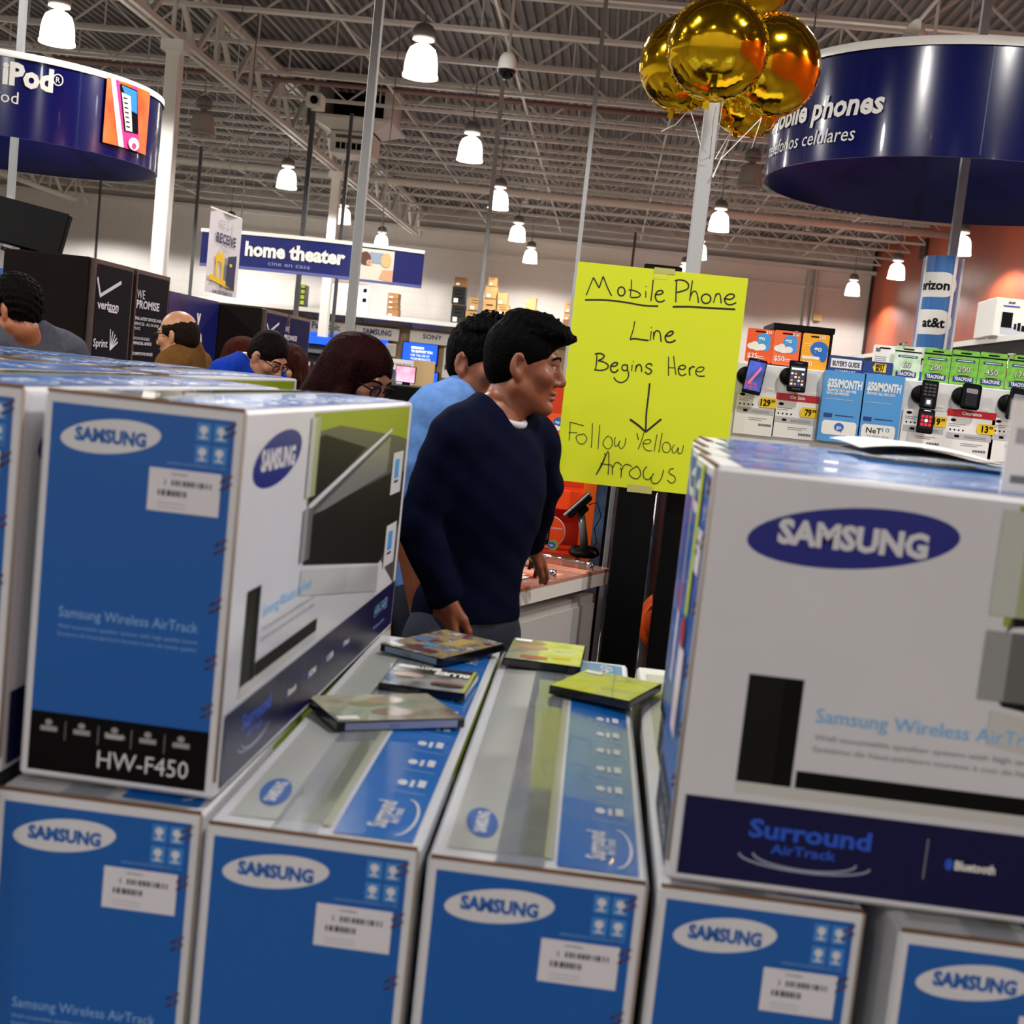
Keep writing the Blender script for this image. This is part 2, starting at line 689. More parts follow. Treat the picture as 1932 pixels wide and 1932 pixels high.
# box camera on the dark pole
p = at(594, 190, Y=19.9)
t = thing('box_camera', (p.x, 19.9, p.z))
tag(t, 'white box camera on top of the dark pole', 'security camera')
b = MB()
b.box((-0.12, -0.05, -0.1), (0.10, 0.3, 0.12), m_white, bev=0.015)
b.build('housing', t)
b = MB()
b.tube([(0.0, -0.05, 0.0), (0.02, -0.15, -0.01)], 0.06, m_black, 12)
b.build('lens', t)
b = MB()
b.tube([(-0.1, 0.1, -0.1), (-0.1, 0.1, -0.35)], 0.03, m_dpole, 8)
b.build('mount', t)
# horn loudspeaker under the joists
p = at(1745, 78, Y=15.5)
t = thing('horn_loudspeaker', (p.x, 15.5, p.z))
tag(t, 'white horn loudspeaker hanging from the joists above the round blue sign', 'loudspeaker')
b = MB()
R = Matrix.Rotation(math.radians(-75), 4, 'Y') @ Matrix.Rotation(math.radians(20), 4, 'X')
b.lathe([(0.18, 0.2), (0.17, 0.19), (0.09, 0.05), (0.06, -0.1), (0.09, -0.12), (0.09, -0.26), (0, -0.27)], m_white, n=20, M=R)
b.build('horn', t)
b = MB()
b.tube([(0.1, 0, 0.0), (0.1, 0, 6.76 - p.z)], 0.02, m_white, 8)
b.build('bracket', t)
# ================================================================== BACK OF THE STORE
m_navy = mat('navy_sign_blue', '#10195f', 0.35)
m_navyd = mat('navy_gloss', '#081050', 0.17, coat=0.5)
m_off = mat('sign_white', '#e4e2dc', 0.4)
m_tan = mat('tan_laminate', '#a98c66', 0.5, var=0.06, scale=8)
m_brown = mat('dark_brown_wood', '#120b08', 0.45, var=0.15, scale=5, spec=0.1)
m_fascia = mat('shelf_fascia', '#5d5044', 0.5)
m_kraft = mat('kraft_carton', '#b98d55', 0.7, var=0.08, scale=4)
m_kraft2 = mat('kraft_carton_dark', '#8c623a', 0.7, var=0.08, scale=4)
m_ink = mat('black_ink', '#080809', 0.5, spec=0.12)
m_lab = mat('paper_label', '#eceae6', 0.5)
m_yel = mat('yellow_tag', '#f2c914', 0.45)
m_chrome = mat('chrome', '#c9ccd0', 0.12, metal=1.0)
m_alu = mat('brushed_aluminium', '#b4b7b9', 0.3, metal=0.8)
m_grey6 = mat('print_grey', '#8e8e90', 0.5)
m_scr = mat('blue_screen', '#1246f0', 0.3, emit=1.3)
m_scrw = mat('screen_white', '#dfe8ff', 0.3, emit=1.2)

# --- long shelf over the television wall
SZ = 3.09
b = MB()
b.box((-13.0, 40.2, SZ - 0.13), (0.6, 41.9, SZ), m_off)
o = b.build('stock_shelf')
b = MB()
b.add([(-13, 40.25, SZ - 0.13), (0.6, 40.25, SZ - 0.13), (0.6, 40.9, SZ - 0.30), (-13, 40.9, SZ - 0.30)], [(0, 1, 2, 3)], m_fascia)
for i in range(9):
    x = -12.4 + i * 1.55
    b.bar((x, 40.245, SZ - 0.13), (x, 40.895, SZ - 0.30), 0.02, m_ink)
b.build('sloping_fascia', o)
tag(o, 'long white stock shelf above the television wall', 'shelf')
b = MB()
b.box((-13, 41.3, 0), (0.6, 41.9, SZ - 0.30), m_tan)
for i in range(10):
    x = -12.9 + i * 1.5
    b.box((x, 41.28, 0), (x + 0.05, 41.3, SZ - 0.30), m_fascia)
o = b.build('television_wall_panel')
tag(o, 'tan panelled television display wall below the long shelf', 'display wall')


def brand_sign(px0, px1, py0, py1, text, label, bold=0.03, col='#1a2a66', h=0.14, wd=None):
    p0, p1 = at(px0, py0, Y=41.0), at(px1, py1, Y=41.0)
    cx, cz = (p0.x + p1.x) / 2, at((px0 + px1) / 2, (py0 + py1) / 2, Y=41).z
    W, H = p1.x - p0.x, 0.38
    b = MB()
    b.box((-W / 2, 0, -H / 2), (W / 2, 0.1, H / 2), m_off)
    o = b.build('brand_sign')
    o.location = (cx, 41.0, min(cz, SZ - 0.32 - H / 2))
    tag(o, label, 'sign', 'brand signs over the televisions')
    b = MB()
    f = Face(b, (0, 0, 0), (1, 0, 0), (0, 0, 1), 0.006)
    f.text(text, 0, -h / 2 + 0.03, h, mat('sign_ink_' + text.lower(), col, 0.5), w=wd, bold=bold, align='c')
    b.build('lettering', o)
    b = MB()
    b.box((-0.2, 0.1, 0.0), (0.2, 0.295, 0.1), m_grey)
    b.build('wall_bracket', o)


brand_sign(578, 652, 607, 627, 'Panasonic', 'white brand sign with blue title-case lettering, left of the grey pole', 0.025, '#27407c', 0.2, 0.9)
brand_sign(671, 752, 618, 639, 'SAMSUNG', 'white brand sign with navy capitals between the pole and its neighbour', 0.03, '#1a2a66', 0.17, 0.92)
brand_sign(774, 858, 627, 649, 'SONY', 'white brand sign with short black serif-like capitals', 0.02, '#1c1c20', 0.14, 0.62)
brand_sign(878, 960, 640, 661, 'LG', 'white brand sign hidden behind the two young men', 0.02, '#7a1030', 0.16)


def television(pxc, pyc, W, H, label, text=True):
    p = at(pxc, pyc, Y=41.1)
    t = thing('television', (p.x, 41.12, p.z))
    tag(t, label, 'television', 'blue-screen televisions on the back wall')
    b = MB()
    b.box((-W / 2, 0, -H / 2), (W / 2, 0.12, H / 2), m_black, bev=0.01)
    b.build('casing', t)
    b = MB()
    f = Face(b, (0, 0, 0), (1, 0, 0), (0, 0, 1), 0.008)
    f.rect(-W / 2 + 0.03, -H / 2 + 0.04, W / 2 - 0.03, H / 2 - 0.03, m_scr)
    if text:
        f.text('TO SUPPORT YOU', -0.25 * W, 0.02, 0.075, m_scrw, w=0.6 * W, bold=0.03)
        f.text('FOR THE LIFE OF', -0.25 * W, -0.1, 0.065, m_scrw, w=0.52 * W)
        f.text('YOUR PRODUCTS', -0.25 * W, -0.21, 0.065, m_scrw, w=0.55 * W)
        f.rect(-0.25 * W, 0.14, 0.1 * W, 0.2, m_scrw, 2)
    b.build('screen', t)
    b = MB()
    b.box((-0.15, 0.12, -0.1), (0.15, 0.175, 0.1), m_black)
    b.build('wall_bracket', t)
    return t


television(792, 667, 1.15, 0.68, 'television with blue screen and white slogan below the sign with black capitals')
television(699, 652, 1.15, 0.68, 'television with blue screen behind the hair of the dark-haired woman', False)
television(610, 640, 1.2, 0.62, 'television with blue screen left of the tall white column', False)
television(880, 680, 0.9, 0.62, 'television with blue screen just behind the neck of the boy in light blue', False)
television(800, 715, 0.9, 0.5, 'lower television with blue screen beside the tan partition', False)
# white price towers between televisions
for i, (px, py, H) in enumerate(((737, 660, 0.40), (845, 685, 0.95))):
    p = at(px, py, Y=41.0)
    b = MB()
    b.box((-0.16, 0, -H / 2), (0.16, 0.07, H / 2), m_off)
    f = Face(b, (0, 0, 0), (1, 0, 0), (0, 0, 1), 0.006)
    for k in range(4):
        f.rect(-0.12, H / 2 - 0.1 - k * 0.06, 0.1, H / 2 - 0.085 - k * 0.06, m_grey6)
    if i:
        f.rect(-0.1, -0.22, 0.1, -0.05, mat('dark_red_print', '#501018', 0.5))
    b.box((-0.05, 0.07, -0.05), (0.05, 0.275, 0.05), m_grey)
    o = b.build('price_board')
    o.location = (p.x, 41.02, p.z)
    tag(o, ['short white price panel between two televisions', 'tall white price panel with a dark red square beside the slogan television'][i], 'price panel')


# --- cartons on the shelf (pixel box -> real carton standing at Y 40.4)
def carton_at(px0, px1, pyt, pyb, m, label, group='cartons on the long shelf', Y=40.45, D=0.5, marks=0, lab=True, name='stock_carton'):
    pxc = (px0 + px1) / 2
    zt, zb_ = at(pxc, pyt, Y=Y).z, at(pxc, pyb, Y=Y).z
    if zb_ < SZ + 0.1:
        zb_ = SZ
    W = (px1 - px0) / FPX * Y
    X = at(pxc, (pyt + pyb) / 2, Y=Y).x
    b = MB()
    H = zt - zb_
    b.box((-W / 2, 0, 0), (W / 2, D, H), m)
    o = b.build(name)
    o.location = (X, Y, zb_)
    tag(o, label, 'box', group)
    b = MB()
    f = Face(b, (0, 0, 0), (1, 0, 0), (0, 0, 1), 0.006)
    f.rect(-W / 2, H * 0.97, W / 2, H, mat('tape_seam', '#8a6a40', 0.5))
    for k in range(marks):
        f.rect(-W * 0.25, H * (0.75 - k * 0.2), W * 0.3, H * (0.79 - k * 0.2), m_ink if m is not m_ink else m_grey6)
    if lab:
        f.rect(-W * 0.35, H * 0.08, -W * 0.02, H * 0.33, m_lab)
    b.build('printed_label', o)
    return o


m_blkbox = mat('black_carton', '#1d1d1e', 0.4)
for a in (
    (851, 876, 574.5, 609, m_blkbox, 'black printed carton at the bottom of the dark stack on the shelf', 3),
    (853, 878, 540, 574, m_blkbox, 'black printed carton in the middle of the dark stack with yellow side', 3),
    (858, 879, 523, 539.5, m_kraft2, 'brown carton lying on top of the black stack', 0),
    (878, 903, 586, 610.5, m_kraft, 'lowest brown carton directly right of the black stack', 2),
    (884, 908, 561, 585.5, m_kraft, 'upper brown carton directly right of the black stack', 2),
    (910, 934, 563, 613, m_kraft, 'tall brown carton just right of the slim grey pole', 2),
    (916, 937, 540, 562.5, m_kraft, 'brown carton second from the top on the tall carton', 0),
    (922, 937, 523, 539.5, m_kraft, 'small brown carton on top of the tallest stack', 1),
    (936, 958, 597, 616, m_kraft, 'bottom brown carton of the stack nearest the man in navy', 2),
    (937, 960, 575, 596.5, m_kraft, 'middle brown carton of the stack nearest the man in navy', 2),
    (939, 957, 552, 574.5, m_kraft, 'top brown carton of the stack nearest the man in navy', 0),
    (991, 1009, 561, 622, m_kraft, 'plain narrow brown carton rising behind the man in navy', 0),
    (1061, 1077, 604, 629, m_kraft2, 'bottom brown carton beside the left edge of the yellow sign', 0),
    (1064, 1079, 591, 603.5, m_kraft, 'middle brown carton beside the left edge of the yellow sign', 0),
    (1066, 1082, 570, 590.5, m_kraft, 'top brown carton beside the left edge of the yellow sign', 1),
    (729, 751, 583, 599, m_kraft2, 'bottom brown carton of the short patterned stack left on the shelf', 0),
    (730, 751, 573, 582.5, m_kraft2, 'second brown carton up in the short patterned stack', 1),
    (731, 751, 563, 572.5, m_kraft2, 'third brown carton up in the short patterned stack', 1),
    (732, 752, 553, 562.5, m_kraft2, 'top brown carton of the short patterned stack', 1),
):
    carton_at(*a[:6], marks=a[6])
m_wbox = mat('white_carton_far', '#e9e4e6', 0.5)
o = carton_at(617, 634, 532, 590, m_wbox, 'tall white carton left of the thin pole on the shelf', lab=False)
o = carton_at(636, 662, 532, 592, m_wbox, 'tall white carton with black edge line left of the grey pole', lab=False)
o = carton_at(664, 692, 536, 594, m_wbox, 'white carton with two black squares partly behind the grey pole', lab=False)
b = MB()
f = Face(b, (0, 0, 0), (1, 0, 0), (0, 0, 1), 0.01)
f.rect(0.1, 0.35, 0.22, 0.47, m_ink)
f.rect(0.1, 0.65, 0.22, 0.77, m_ink)
b.build('black_square_print', o)
m_green = mat('lime_print', '#9db43a', 0.5)
o = carton_at(559, 575, 537, 584, m_blkbox, 'black and lime boxed speaker beside the dark pole on the shelf', lab=False)
b = MB()
f = Face(b, (0, 0, 0), (1, 0, 0), (0, 0, 1), 0.01)
for k in range(4):
    f.rect(0.0, 0.08 + 0.17 * k, 0.12, 0.2 + 0.17 * k, m_green)
b.build('lime_stripe', o)
# beige box on the far wall
p = at(1543, 598, Y=41.7)
b = MB()
b.box((-0.13, 0, -0.11), (0.13, 0.1, 0.11), mat('beige_box', '#c8ac6a', 0.5))
o = b.build('junction_box')
o.location = (p.x, 41.72, p.z)
tag(o, 'small beige junction box on the conduits of the back wall', 'junction box')

# --- curved hanging sign
SY, XC0, XC1, Z0, Z1 = 18.5, at(378, 480, Y=18.5).x, at(797, 512, Y=18.5).x, 2.70, 3.19


def hx(px):
    return at(px, 480, Y=18.5).x


t = thing('hanging_sign', ((XC0 + XC1) / 2, SY, (Z0)))
tag(t, 'curved navy hanging sign reading home theater with a couple picture', 'sign')
XM = (XC0 + XC1) / 2
HW = (XC1 - XC0) / 2


class BowFace(Face):
    def __init__(s, mb, eps):
        s.mb, s.eps = mb, eps

    def P(s, x, y, k):
        u = (x) / HW
        return Vector((x, -0.3 * (1 - u * u) - k * s.eps, y))

    def rect(s, x0, y0, x1, y1, m, k=1, n=10):
        for i in range(n):
            s.poly([(x0 + (x1 - x0) * i / n, y0), (x0 + (x1 - x0) * (i + 1) / n, y0), (x0 + (x1 - x0) * (i + 1) / n, y1), (x0 + (x1 - x0) * i / n, y1)], m, k)
        return s


b = MB()
f = BowFace(b, 0.006)
H = Z1 - Z0
f.rect(-HW, 0, HW, H, m_navy, 1, 16)
f.rect(-HW, 0.0, HW, 0.04, mat('sign_clear_edge', '#5b62a0', 0.3), 2, 16)
for i in range(16):
    u0, u1 = -HW + 2 * HW * i / 16, -HW + 2 * HW * (i + 1) / 16
    p = [f.P(u0, 0, -6), f.P(u1, 0, -6), f.P(u1, H, -6), f.P(u0, H, -6)]
    b.add(p, [(3, 2, 1, 0)], m_navy)
b.build('curved_panel', t)
b = MB()
for i in range(16):
    u0, u1 = -HW + 2 * HW * i / 16, -HW + 2 * HW * (i + 1) / 16
    b.bar(f.P(u0, H + 0.015, -2), f.P(u1, H + 0.015, -2), 0.07, m_off, 0.05)
b.build('top_rail', t)
b = MB()
f = BowFace(b, 0.006)
f.text('home theater', hx(470) - XM, 0.20, 0.185, m_off, 3, w=hx(660) - hx(470), bold=0.045)
f.text('cine en casa', hx(517) - XM, 0.085, 0.06, mat('sign_pale_blue', '#8d93c4', 0.4), 3, w=hx(597) - hx(517))
b.build('lettering', t)
b = MB()
f = BowFace(b, 0.006)
px0, px1 = hx(685) - XM, hx(748) - XM
pw = px1 - px0
f.rect(px0, 0.03, px1, H - 0.03, mat('photo_cream', '#d9d2c2', 0.5), 3, 6)
f.rect(px0 + pw * 0.3, H * 0.55, px0 + pw * 0.7, H * 0.85, mat('photo_blue_grey', '#8ea0b4', 0.5), 4, 3)
f.ellipse(px0 + pw * 0.18, H * 0.66, pw * 0.16, H * 0.19, mat('photo_brown_hair', '#5b3826', 0.5), 5)
f.ellipse(px0 + pw * 0.3, H * 0.55, pw * 0.08, H * 0.08, mat('photo_skin', '#d6a27e', 0.5), 5)
f.ellipse(px0 + pw * 0.78, H * 0.66, pw * 0.15, H * 0.2, mat('photo_blond_hair', '#cfb27a', 0.5), 5)
f.poly([(px0 + pw * 0.6, H * 0.12), (px1, H * 0.06), (px1, H * 0.4), (px0 + pw * 0.7, H * 0.38)], mat('photo_skin', '#d6a27e', 0.5), 4)
b.build('picture', t)
for x in (-1.0, 1.0):
    b = MB()
    b.tube([(x, -0.3 * (1 - (x / HW) ** 2), H + 0.02), (x, -0.3 * (1 - (x / HW) ** 2), 6.77 - Z0)], 0.008, m_grey, 5)
    b.build('hanging_wire', t)

# --- fabric banner
BX0, BX1 = at(392, 470, Y=12.0).x, at(443, 486, Y=12.75).x
t = thing('hanging_banner', (BX0, 12.0, 0), math.atan2(-(BX1 - BX0), 0.75))
tag(t, 'white fabric banner reading receive, hanging edge-on before the curved sign', 'banner')
b = MB()
n = 8
V = []
for i in range(n + 1):
    for z in (2.07, 2.84):
        V.append((0.02 * math.sin(i * 0.9) + 0.004 * i, 0.75 * i / n, z))
b.add(V, [(2 * i, 2 * i + 2, 2 * i + 3, 2 * i + 1) for i in range(n)], mat('banner_fabric', '#dcd9dc', 0.7), True)
b.build('fabric', t)
b = MB()
f = Face(b, (0.035, 0, 2.07), (0, 1, 0), (0, 0, 1), 0.002)
m_nb = mat('banner_navy', '#1b2350', 0.6)
f.text('GET A', 0.15, 0.62, 0.07, mat('banner_pale', '#b9b8bf', 0.6), w=0.4)
f.text('RECEIVE', 0.1, 0.48, 0.085, m_nb, w=0.54, bold=0.03)
f.poly([(0.0, 0.12), (0.75, 0.06), (0.75, 0.11), (0.0, 0.17)], m_yel, 2)
f.rect(0.13, 0.15, 0.18, 0.32, m_yel, 3)
f.rect(0.30, 0.13, 0.35, 0.32, m_yel, 3)
f.rect(0.12, 0.3, 0.36, 0.35, m_yel, 3)
f.poly([(0.15, 0.35), (0.2, 0.42), (0.24, 0.36), (0.29, 0.42), (0.33, 0.35)], m_yel, 3)
f.poly([(0.44, 0.1), (0.68, 0.06), (0.69, 0.4), (0.45, 0.37)], m_nb, 3)
f.rect(0.5, 0.28, 0.57, 0.31, m_yel, 4)
f.text('18 MONTH FINANCING', 0.1, 0.0, 0.035, m_nb, w=0.56, bold=0.02)
b.build('printing', t)
b = MB()
b.tube([(0.01, -0.02, 2.84), (0.02, 0.78, 2.84)], 0.012, m_off, 8)
b.tube([(0.01, 0.37, 2.84), (0.01, 0.37, 6.2)], 0.004, m_grey, 5)
b.build('hanger', t)

# ------------------------------------------------------------------ phone kiosks on the left
m_panel = mat('kiosk_graphic_dark', '#0d0914', 0.6, spec=0.06)
m_panel2 = mat('kiosk_graphic_navy', '#121446', 0.6, spec=0.06)
m_lav = mat('kiosk_print', '#d9d6e2', 0.5)


def side_text(f, X, Y0, s, pxl, pyl, pxr, hpx, m=None, bold=0.0):
    a, c = at(pxl, pyl, X=X), at(pxr, pyl + (pxr - pxl) * 0.17, X=X)
    f.text(s, a.y - Y0, a.z, hpx * a.y / FPX, m or m_lav, 2, w=c.y - a.y, bold=bold)


def side_line(f, X, Y0, pts, wd, m=None):
    q = [at(x, y, X=X) for x, y in pts]
    f.stroke([(p.y - Y0, p.z) for p in q], wd, m or m_lav, 2)


def kiosk(X, Y0, Y1, depth, ztop, panels, label, m_p):
    t = thing('phone_kiosk_tower', (X - depth / 2, (Y0 + Y1) / 2, 0))
    tag(t, label, 'kiosk')
    ox, oy = X - depth / 2, (Y0 + Y1) / 2
    b = MB()
    b.box((-depth / 2, Y0 - oy, 0), (depth / 2, Y1 - oy, ztop), m_brown, bev=0.006)
    b.build('cabinet', t)
    for (a, c, draw) in panels:
        b = MB()
        b.box((depth / 2, a - oy, 0.25), (depth / 2 + 0.03, c - oy, ztop - 0.005), mat('panel_edge_metal', '#4a3c3a', 0.35, metal=0.3))
        pn = b.build('graphic_panel', t)
        b = MB()
        f = Face(b, (depth / 2 + 0.03, -oy, 0), (0, 1, 0), (0, 0, 1), 0.002)
        f.rect(a + 0.03, 0.3, c - 0.02, ztop - 0.03, m_p)
        f2 = Face(b, (depth / 2 + 0.03, -oy, 0), (0, 1, 0), (0, 0, 1), 0.002)
        draw(f2)
        b.build('printing', pn)
    return t


KX = -2.94


def d_vz(f):
    side_line(f, KX, 0, [(183, 523), (188, 557)], 0.022)
    side_line(f, KX, 0, [(187, 558), (228, 533)], 0.022)
    side_text(f, KX, 0, 'verizon', 182, 581, 222, 16, bold=0.03)
    side_line(f, KX, 0, [(203, 587), (220, 590)], 0.01)
    side_text(f, KX, 0, 'Sprint', 174, 653, 201, 15, bold=0.015)
    for i, (x, y) in enumerate(((207, 621), (212, 625), (216, 631), (219, 638), (221, 645))):
        side_line(f, KX, 0, [(206, 660), (x, y)], 0.012)


def d_pr(f):
    side_text(f, KX, 0, 'WE', 257, 562, 272, 17)
    side_text(f, KX, 0, 'PROMISE', 256, 580, 299, 15, bold=0.03)
    for s, x0, y, x1, bd in (('THE LATEST DEVICES AND', 253, 602, 303, 0.03), ('SERVICES - ALL IN ONE', 252, 612, 298, 0.01), ('PLACE', 252, 621, 263, 0), ('KNOWLEDGEABLE', 251, 640, 281, 0),
                             ('IMPARTIAL ADVICE', 250, 649, 284, 0.03), ('COMPETITIVE PRICES', 248, 669, 286, 0.02)):
        side_text(f, KX, 0, s, x0, y, x1, 5.5, bold=bd)


k1 = kiosk(-2.97, 7.26, 8.58, 0.5, 2.0, [(7.28, 7.88, d_vz), (7.94, 8.55, d_pr)], 'near dark brown kiosk tower with carrier and promise panels', m_panel)
# navy wall panel between the two towers
b = MB()
b.box((-3.02, 8.62, 0), (-2.96, 9.74, 1.91), m_navy)
o = b.build('kiosk_wall_panel')
tag(o, 'navy partition panel with large white letters between the two kiosk towers', 'panel')
b = MB()
f = Face(b, (-2.96, 0, 0), (0, 1, 0), (0, 0, 1), 0.003)
for s, px, py, h in (('y', 371, 612, 30), ('e', 372, 655, 38)):
    a = at(px, py, X=-2.95)
    f.text(s, a.y, a.z, h * a.y / FPX, m_off, 2, bold=0.05)
b.build('lettering', o)
KX2 = -2.61


def d_vz2(f):
    side_line(f, KX2, 0, [(503, 611), (507, 627)], 0.02)
    side_line(f, KX2, 0, [(506, 627), (526, 610)], 0.02)
    side_text(f, KX2, 0, 'verizon', 502, 634, 522, 9, bold=0.03)


def d_pr2(f):
    side_text(f, KX2, 0, 'WE', 537, 626, 545, 11)
    side_text(f, KX2, 0, 'PROMISE', 535, 640, 559, 9, bold=0.03)
    side_text(f, KX2, 0, 'THE LATEST DEVICES', 545, 655, 560, 4, bold=0.03)


k2 = kiosk(-2.64, 9.78, 11.32, 0.76, 1.9, [(9.8, 10.5, d_vz2), (10.54, 11.3, d_pr2)], 'far dark brown kiosk tower with purple-navy panels behind the employee', m_panel2)

# black screen leaning on the first tower and a blue poster
p = at(48, 440, Y=8.0)
t = thing('demo_monitor', (p.x, 8.0, 2.0))
tag(t, 'black flat monitor tilted on top of the near kiosk tower', 'monitor')
t.rotation_euler = (math.radians(-8), math.radians(9), 0)
b = MB()
b.box((-0.26, -0.03, 0.05), (0.22, 0.03, 0.33), m_black, bev=0.008)
b.build('screen_body', t)
b = MB()
b.box((-0.12, -0.08, 0.0), (0.12, 0.1, 0.02), m_black)
b.box((-0.04, 0.0, 0.0), (0.04, 0.04, 0.1), m_black)
b.build('stand', t)
p = at(6, 516, Y=8.6)
b = MB()
b.box((-0.2, 0, 0), (0.06, 0.03, 1.95), mat('poster_blue', '#3b62c4', 0.4))
f = Face(b, (0, 0, 0), (1, 0, 0), (0, 0, 1), 0.003)
f.ellipse(0.0, 1.83, 0.06, 0.03, m_off)
f.ellipse(0.05, 1.81, 0.04, 0.025, m_off, 2)
f.ellipse(-0.08, 1.82, 0.07, 0.03, m_off, 2)
o = b.build('poster_panel')
o.location = (p.x, 8.75, 0)
tag(o, 'blue poster panel with a white cloud left of the near kiosk tower', 'poster')


# ------------------------------------------------------------------ round hanging signs
class CylFace(Face):
    def __init__(s, mb, R, eps=0.004):
        s.mb, s.R, s.eps = mb, R, eps

    def P(s, x, y, k):
        a = -PI / 2 + x / s.R
        r = s.R + k * s.eps
        return Vector((r * math.cos(a), r * math.sin(a), y))

    def rect(s, x0, y0, x1, y1, m, k=1, n=12):
        for i in range(n):
            a, c = x0 + (x1 - x0) * i / n, x0 + (x1 - x0) * (i + 1) / n
            s.poly([(a, y0), (c, y0), (c, y1), (a, y1)], m, k)
        return s


def cyl_hit(px, py, c, R):
    """arc position and height where the pixel's ray meets the near side of the drum"""
    o = np.array([0, 0])
    d = at(px, py, Y=1.0)
    dx, dy, dz = d.x, 1.0, d.z - EYE
    A = dx * dx + dy * dy
    B = -2 * (dx * c[0] + dy * c[1])
    Cq = c[0] ** 2 + c[1] ** 2 - R * R
    disc = max(B * B - 4 * A * Cq, 0)
    t = (-B - math.sqrt(disc)) / (2 * A)
    x, y = dx * t - c[0], dy * t - c[1]
    return (math.atan2(y, x) + PI / 2) * R, EYE + dz * t


def drum(name, c, R, z0, z1, label):
    t = thing(name, (c[0], c[1], 0))
    tag(t, label, 'sign')
    b = MB()
    b.lathe([(R, z0), (R, z1)], m_navyd, n=96)
    b.lathe([(R - 0.012, z1), (R - 0.012, z0), (R, z0)], mat('drum_inside', '#070d52', 0.35), n=96)
    b.build('curved_shell', t)
    b = MB()
    b.lathe([(R + 0.012, z1 - 0.012), (R + 0.012, z1 + 0.035), (R - 0.03, z1 + 0.035), (R - 0.03, z1 - 0.012)], m_off, n=96)
    b.build('top_rim', t)
    b = MB()
    b.box((-0.025, -0.025, 1.0 if z0 > 2.9 else 2.0), (0.025, 0.025, 6.2), m_poleg if z0 < 2.97 else m_poleg)
    b.build('support_pole', t)
    b = MB()
    for a in (0.4, 0.4 + PI / 2):
        b.bar((-R * math.cos(a), -R * math.sin(a), z1 - 0.03), (R * math.cos(a), R * math.sin(a), z1 - 0.03), 0.03, m_grey)
    b.build('cross_bar', t)
    return t


# right drum
CR = (at(1822, 300, Y=8.3).x, 8.3)
RR = 1.2
tr = drum('round_hanging_sign', CR, RR, 2.975, 3.565, 'round navy drum sign reading mobile phones, beside the gold balloons')
b = MB()
f = CylFace(b, RR)
x1, zz = cyl_hit(1668, 212, CR, RR)
f.text('mobile phones', x1, zz, 0.118, m_off, 2, w=1.0, bold=0.03, align='r', shear=0.15)
x1, zz = cyl_hit(1613, 265, CR, RR)
f.text('tel\u00e9fonos celulares', x1, zz, 0.08, m_off, 2, w=0.86, align='r', shear=0.15)
x1, zz = cyl_hit(1856, 240, CR, RR)
f.stroke([(x1, 2.99), (x1, 3.55)], 0.006, mat('drum_seam', '#1a2474', 0.4), 1)
b.build('lettering', tr)
# left drum
CL = (at(29, 240, Y=10.5).x, 10.5)
RL = at(288, 240, Y=10.5).x - CL[0]
ZL1, ZL0 = at(287, 182, Y=10.5).z, at(271, 318, Y=10.5).z
tl = drum('round_hanging_sign', CL, RL, ZL0, ZL1, 'round navy drum sign with pink player picture at the top left')
b = MB()
f = CylFace(b, RL)
x0, zz = cyl_hit(4, 156, CL, RL)
x1, _ = cyl_hit(99, 176, CL, RL)
f.text('iPod', x0, zz, 0.15, m_off, 2, w=x1 - x0, bold=0.045)
xr, zr = cyl_hit(109, 151, CL, RL)
f.stroke([(xr + 0.035 * math.cos(i * PI / 8), zr + 0.04 * math.sin(i * PI / 8)) for i in range(17)], 0.008, m_off, 2)
f.text('R', xr, zr - 0.02, 0.04, m_off, 2, align='c')
x1, zz = cyl_hit(34, 197, CL, RL)
f.text('iPod', x1, zz, 0.085, m_off, 2, align='r')
b.build('lettering', tl)
b = MB()
f = CylFace(b, RL + 0.02, 0.003)
xa, za = cyl_hit(206, 146, CL, RL + 0.02)
xb, zb2 = cyl_hit(193, 268, CL, RL + 0.02)
xc_, zc = cyl_hit(279, 180, CL, RL + 0.02)
ya, yb = zb2, za
xA, xB = xb, max(xc_, xb + 0.5)
Wp, Hp = xB - xA, yb - ya
m_or = mat('picture_orange', '#d8521f', 0.4, col2='#ef7a35', scale=5)
f.rect(xA, ya, xB, yb, m_or, 1)
f.poly([(xA + Wp * 0.06, yb), (xA + Wp * 0.15, yb), (xA + Wp * 0.42, ya), (xA + Wp * 0.3, ya)], mat('picture_silver', '#c9cbd0', 0.4), 2)
f.poly([(xA + Wp * 0.15, yb), (xA + Wp * 0.62, yb), (xA + Wp * 0.8, ya), (xA + Wp * 0.42, ya)], mat('picture_pink', '#d0388a', 0.4), 2)
f.poly([(xA + Wp * 0.24, yb - Hp * 0.04), (xA + Wp * 0.62, yb - Hp * 0.06), (xA + Wp * 0.72, ya + Hp * 0.28), (xA + Wp * 0.4, ya + Hp * 0.26)], m_ink, 3)
f.poly([(xA + Wp * 0.26, yb - Hp * 0.06), (xA + Wp * 0.6, yb - Hp * 0.08), (xA + Wp * 0.65, yb - Hp * 0.42), (xA + Wp * 0.5, yb - Hp * 0.4)], mat('picture_blue', '#2f86cf', 0.4), 4)
f.poly([(xA + Wp * 0.27, yb - Hp * 0.17), (xA + Wp * 0.46, yb - Hp * 0.19), (xA + Wp * 0.56, ya + Hp * 0.28), (xA + Wp * 0.41, ya + Hp * 0.27)], m_off, 5)
for k in range(7):
    f.rect(xA + Wp * (0.31 + 0.017 * k), yb - Hp * (0.25 + 0.07 * k), xA + Wp * (0.39 + 0.017 * k), yb - Hp * (0.235 + 0.07 * k), m_ink, 6, 1)
f.ellipse(xA + Wp * 0.62, ya + Hp * 0.1, Wp * 0.13, Hp * 0.1, m_off, 5)
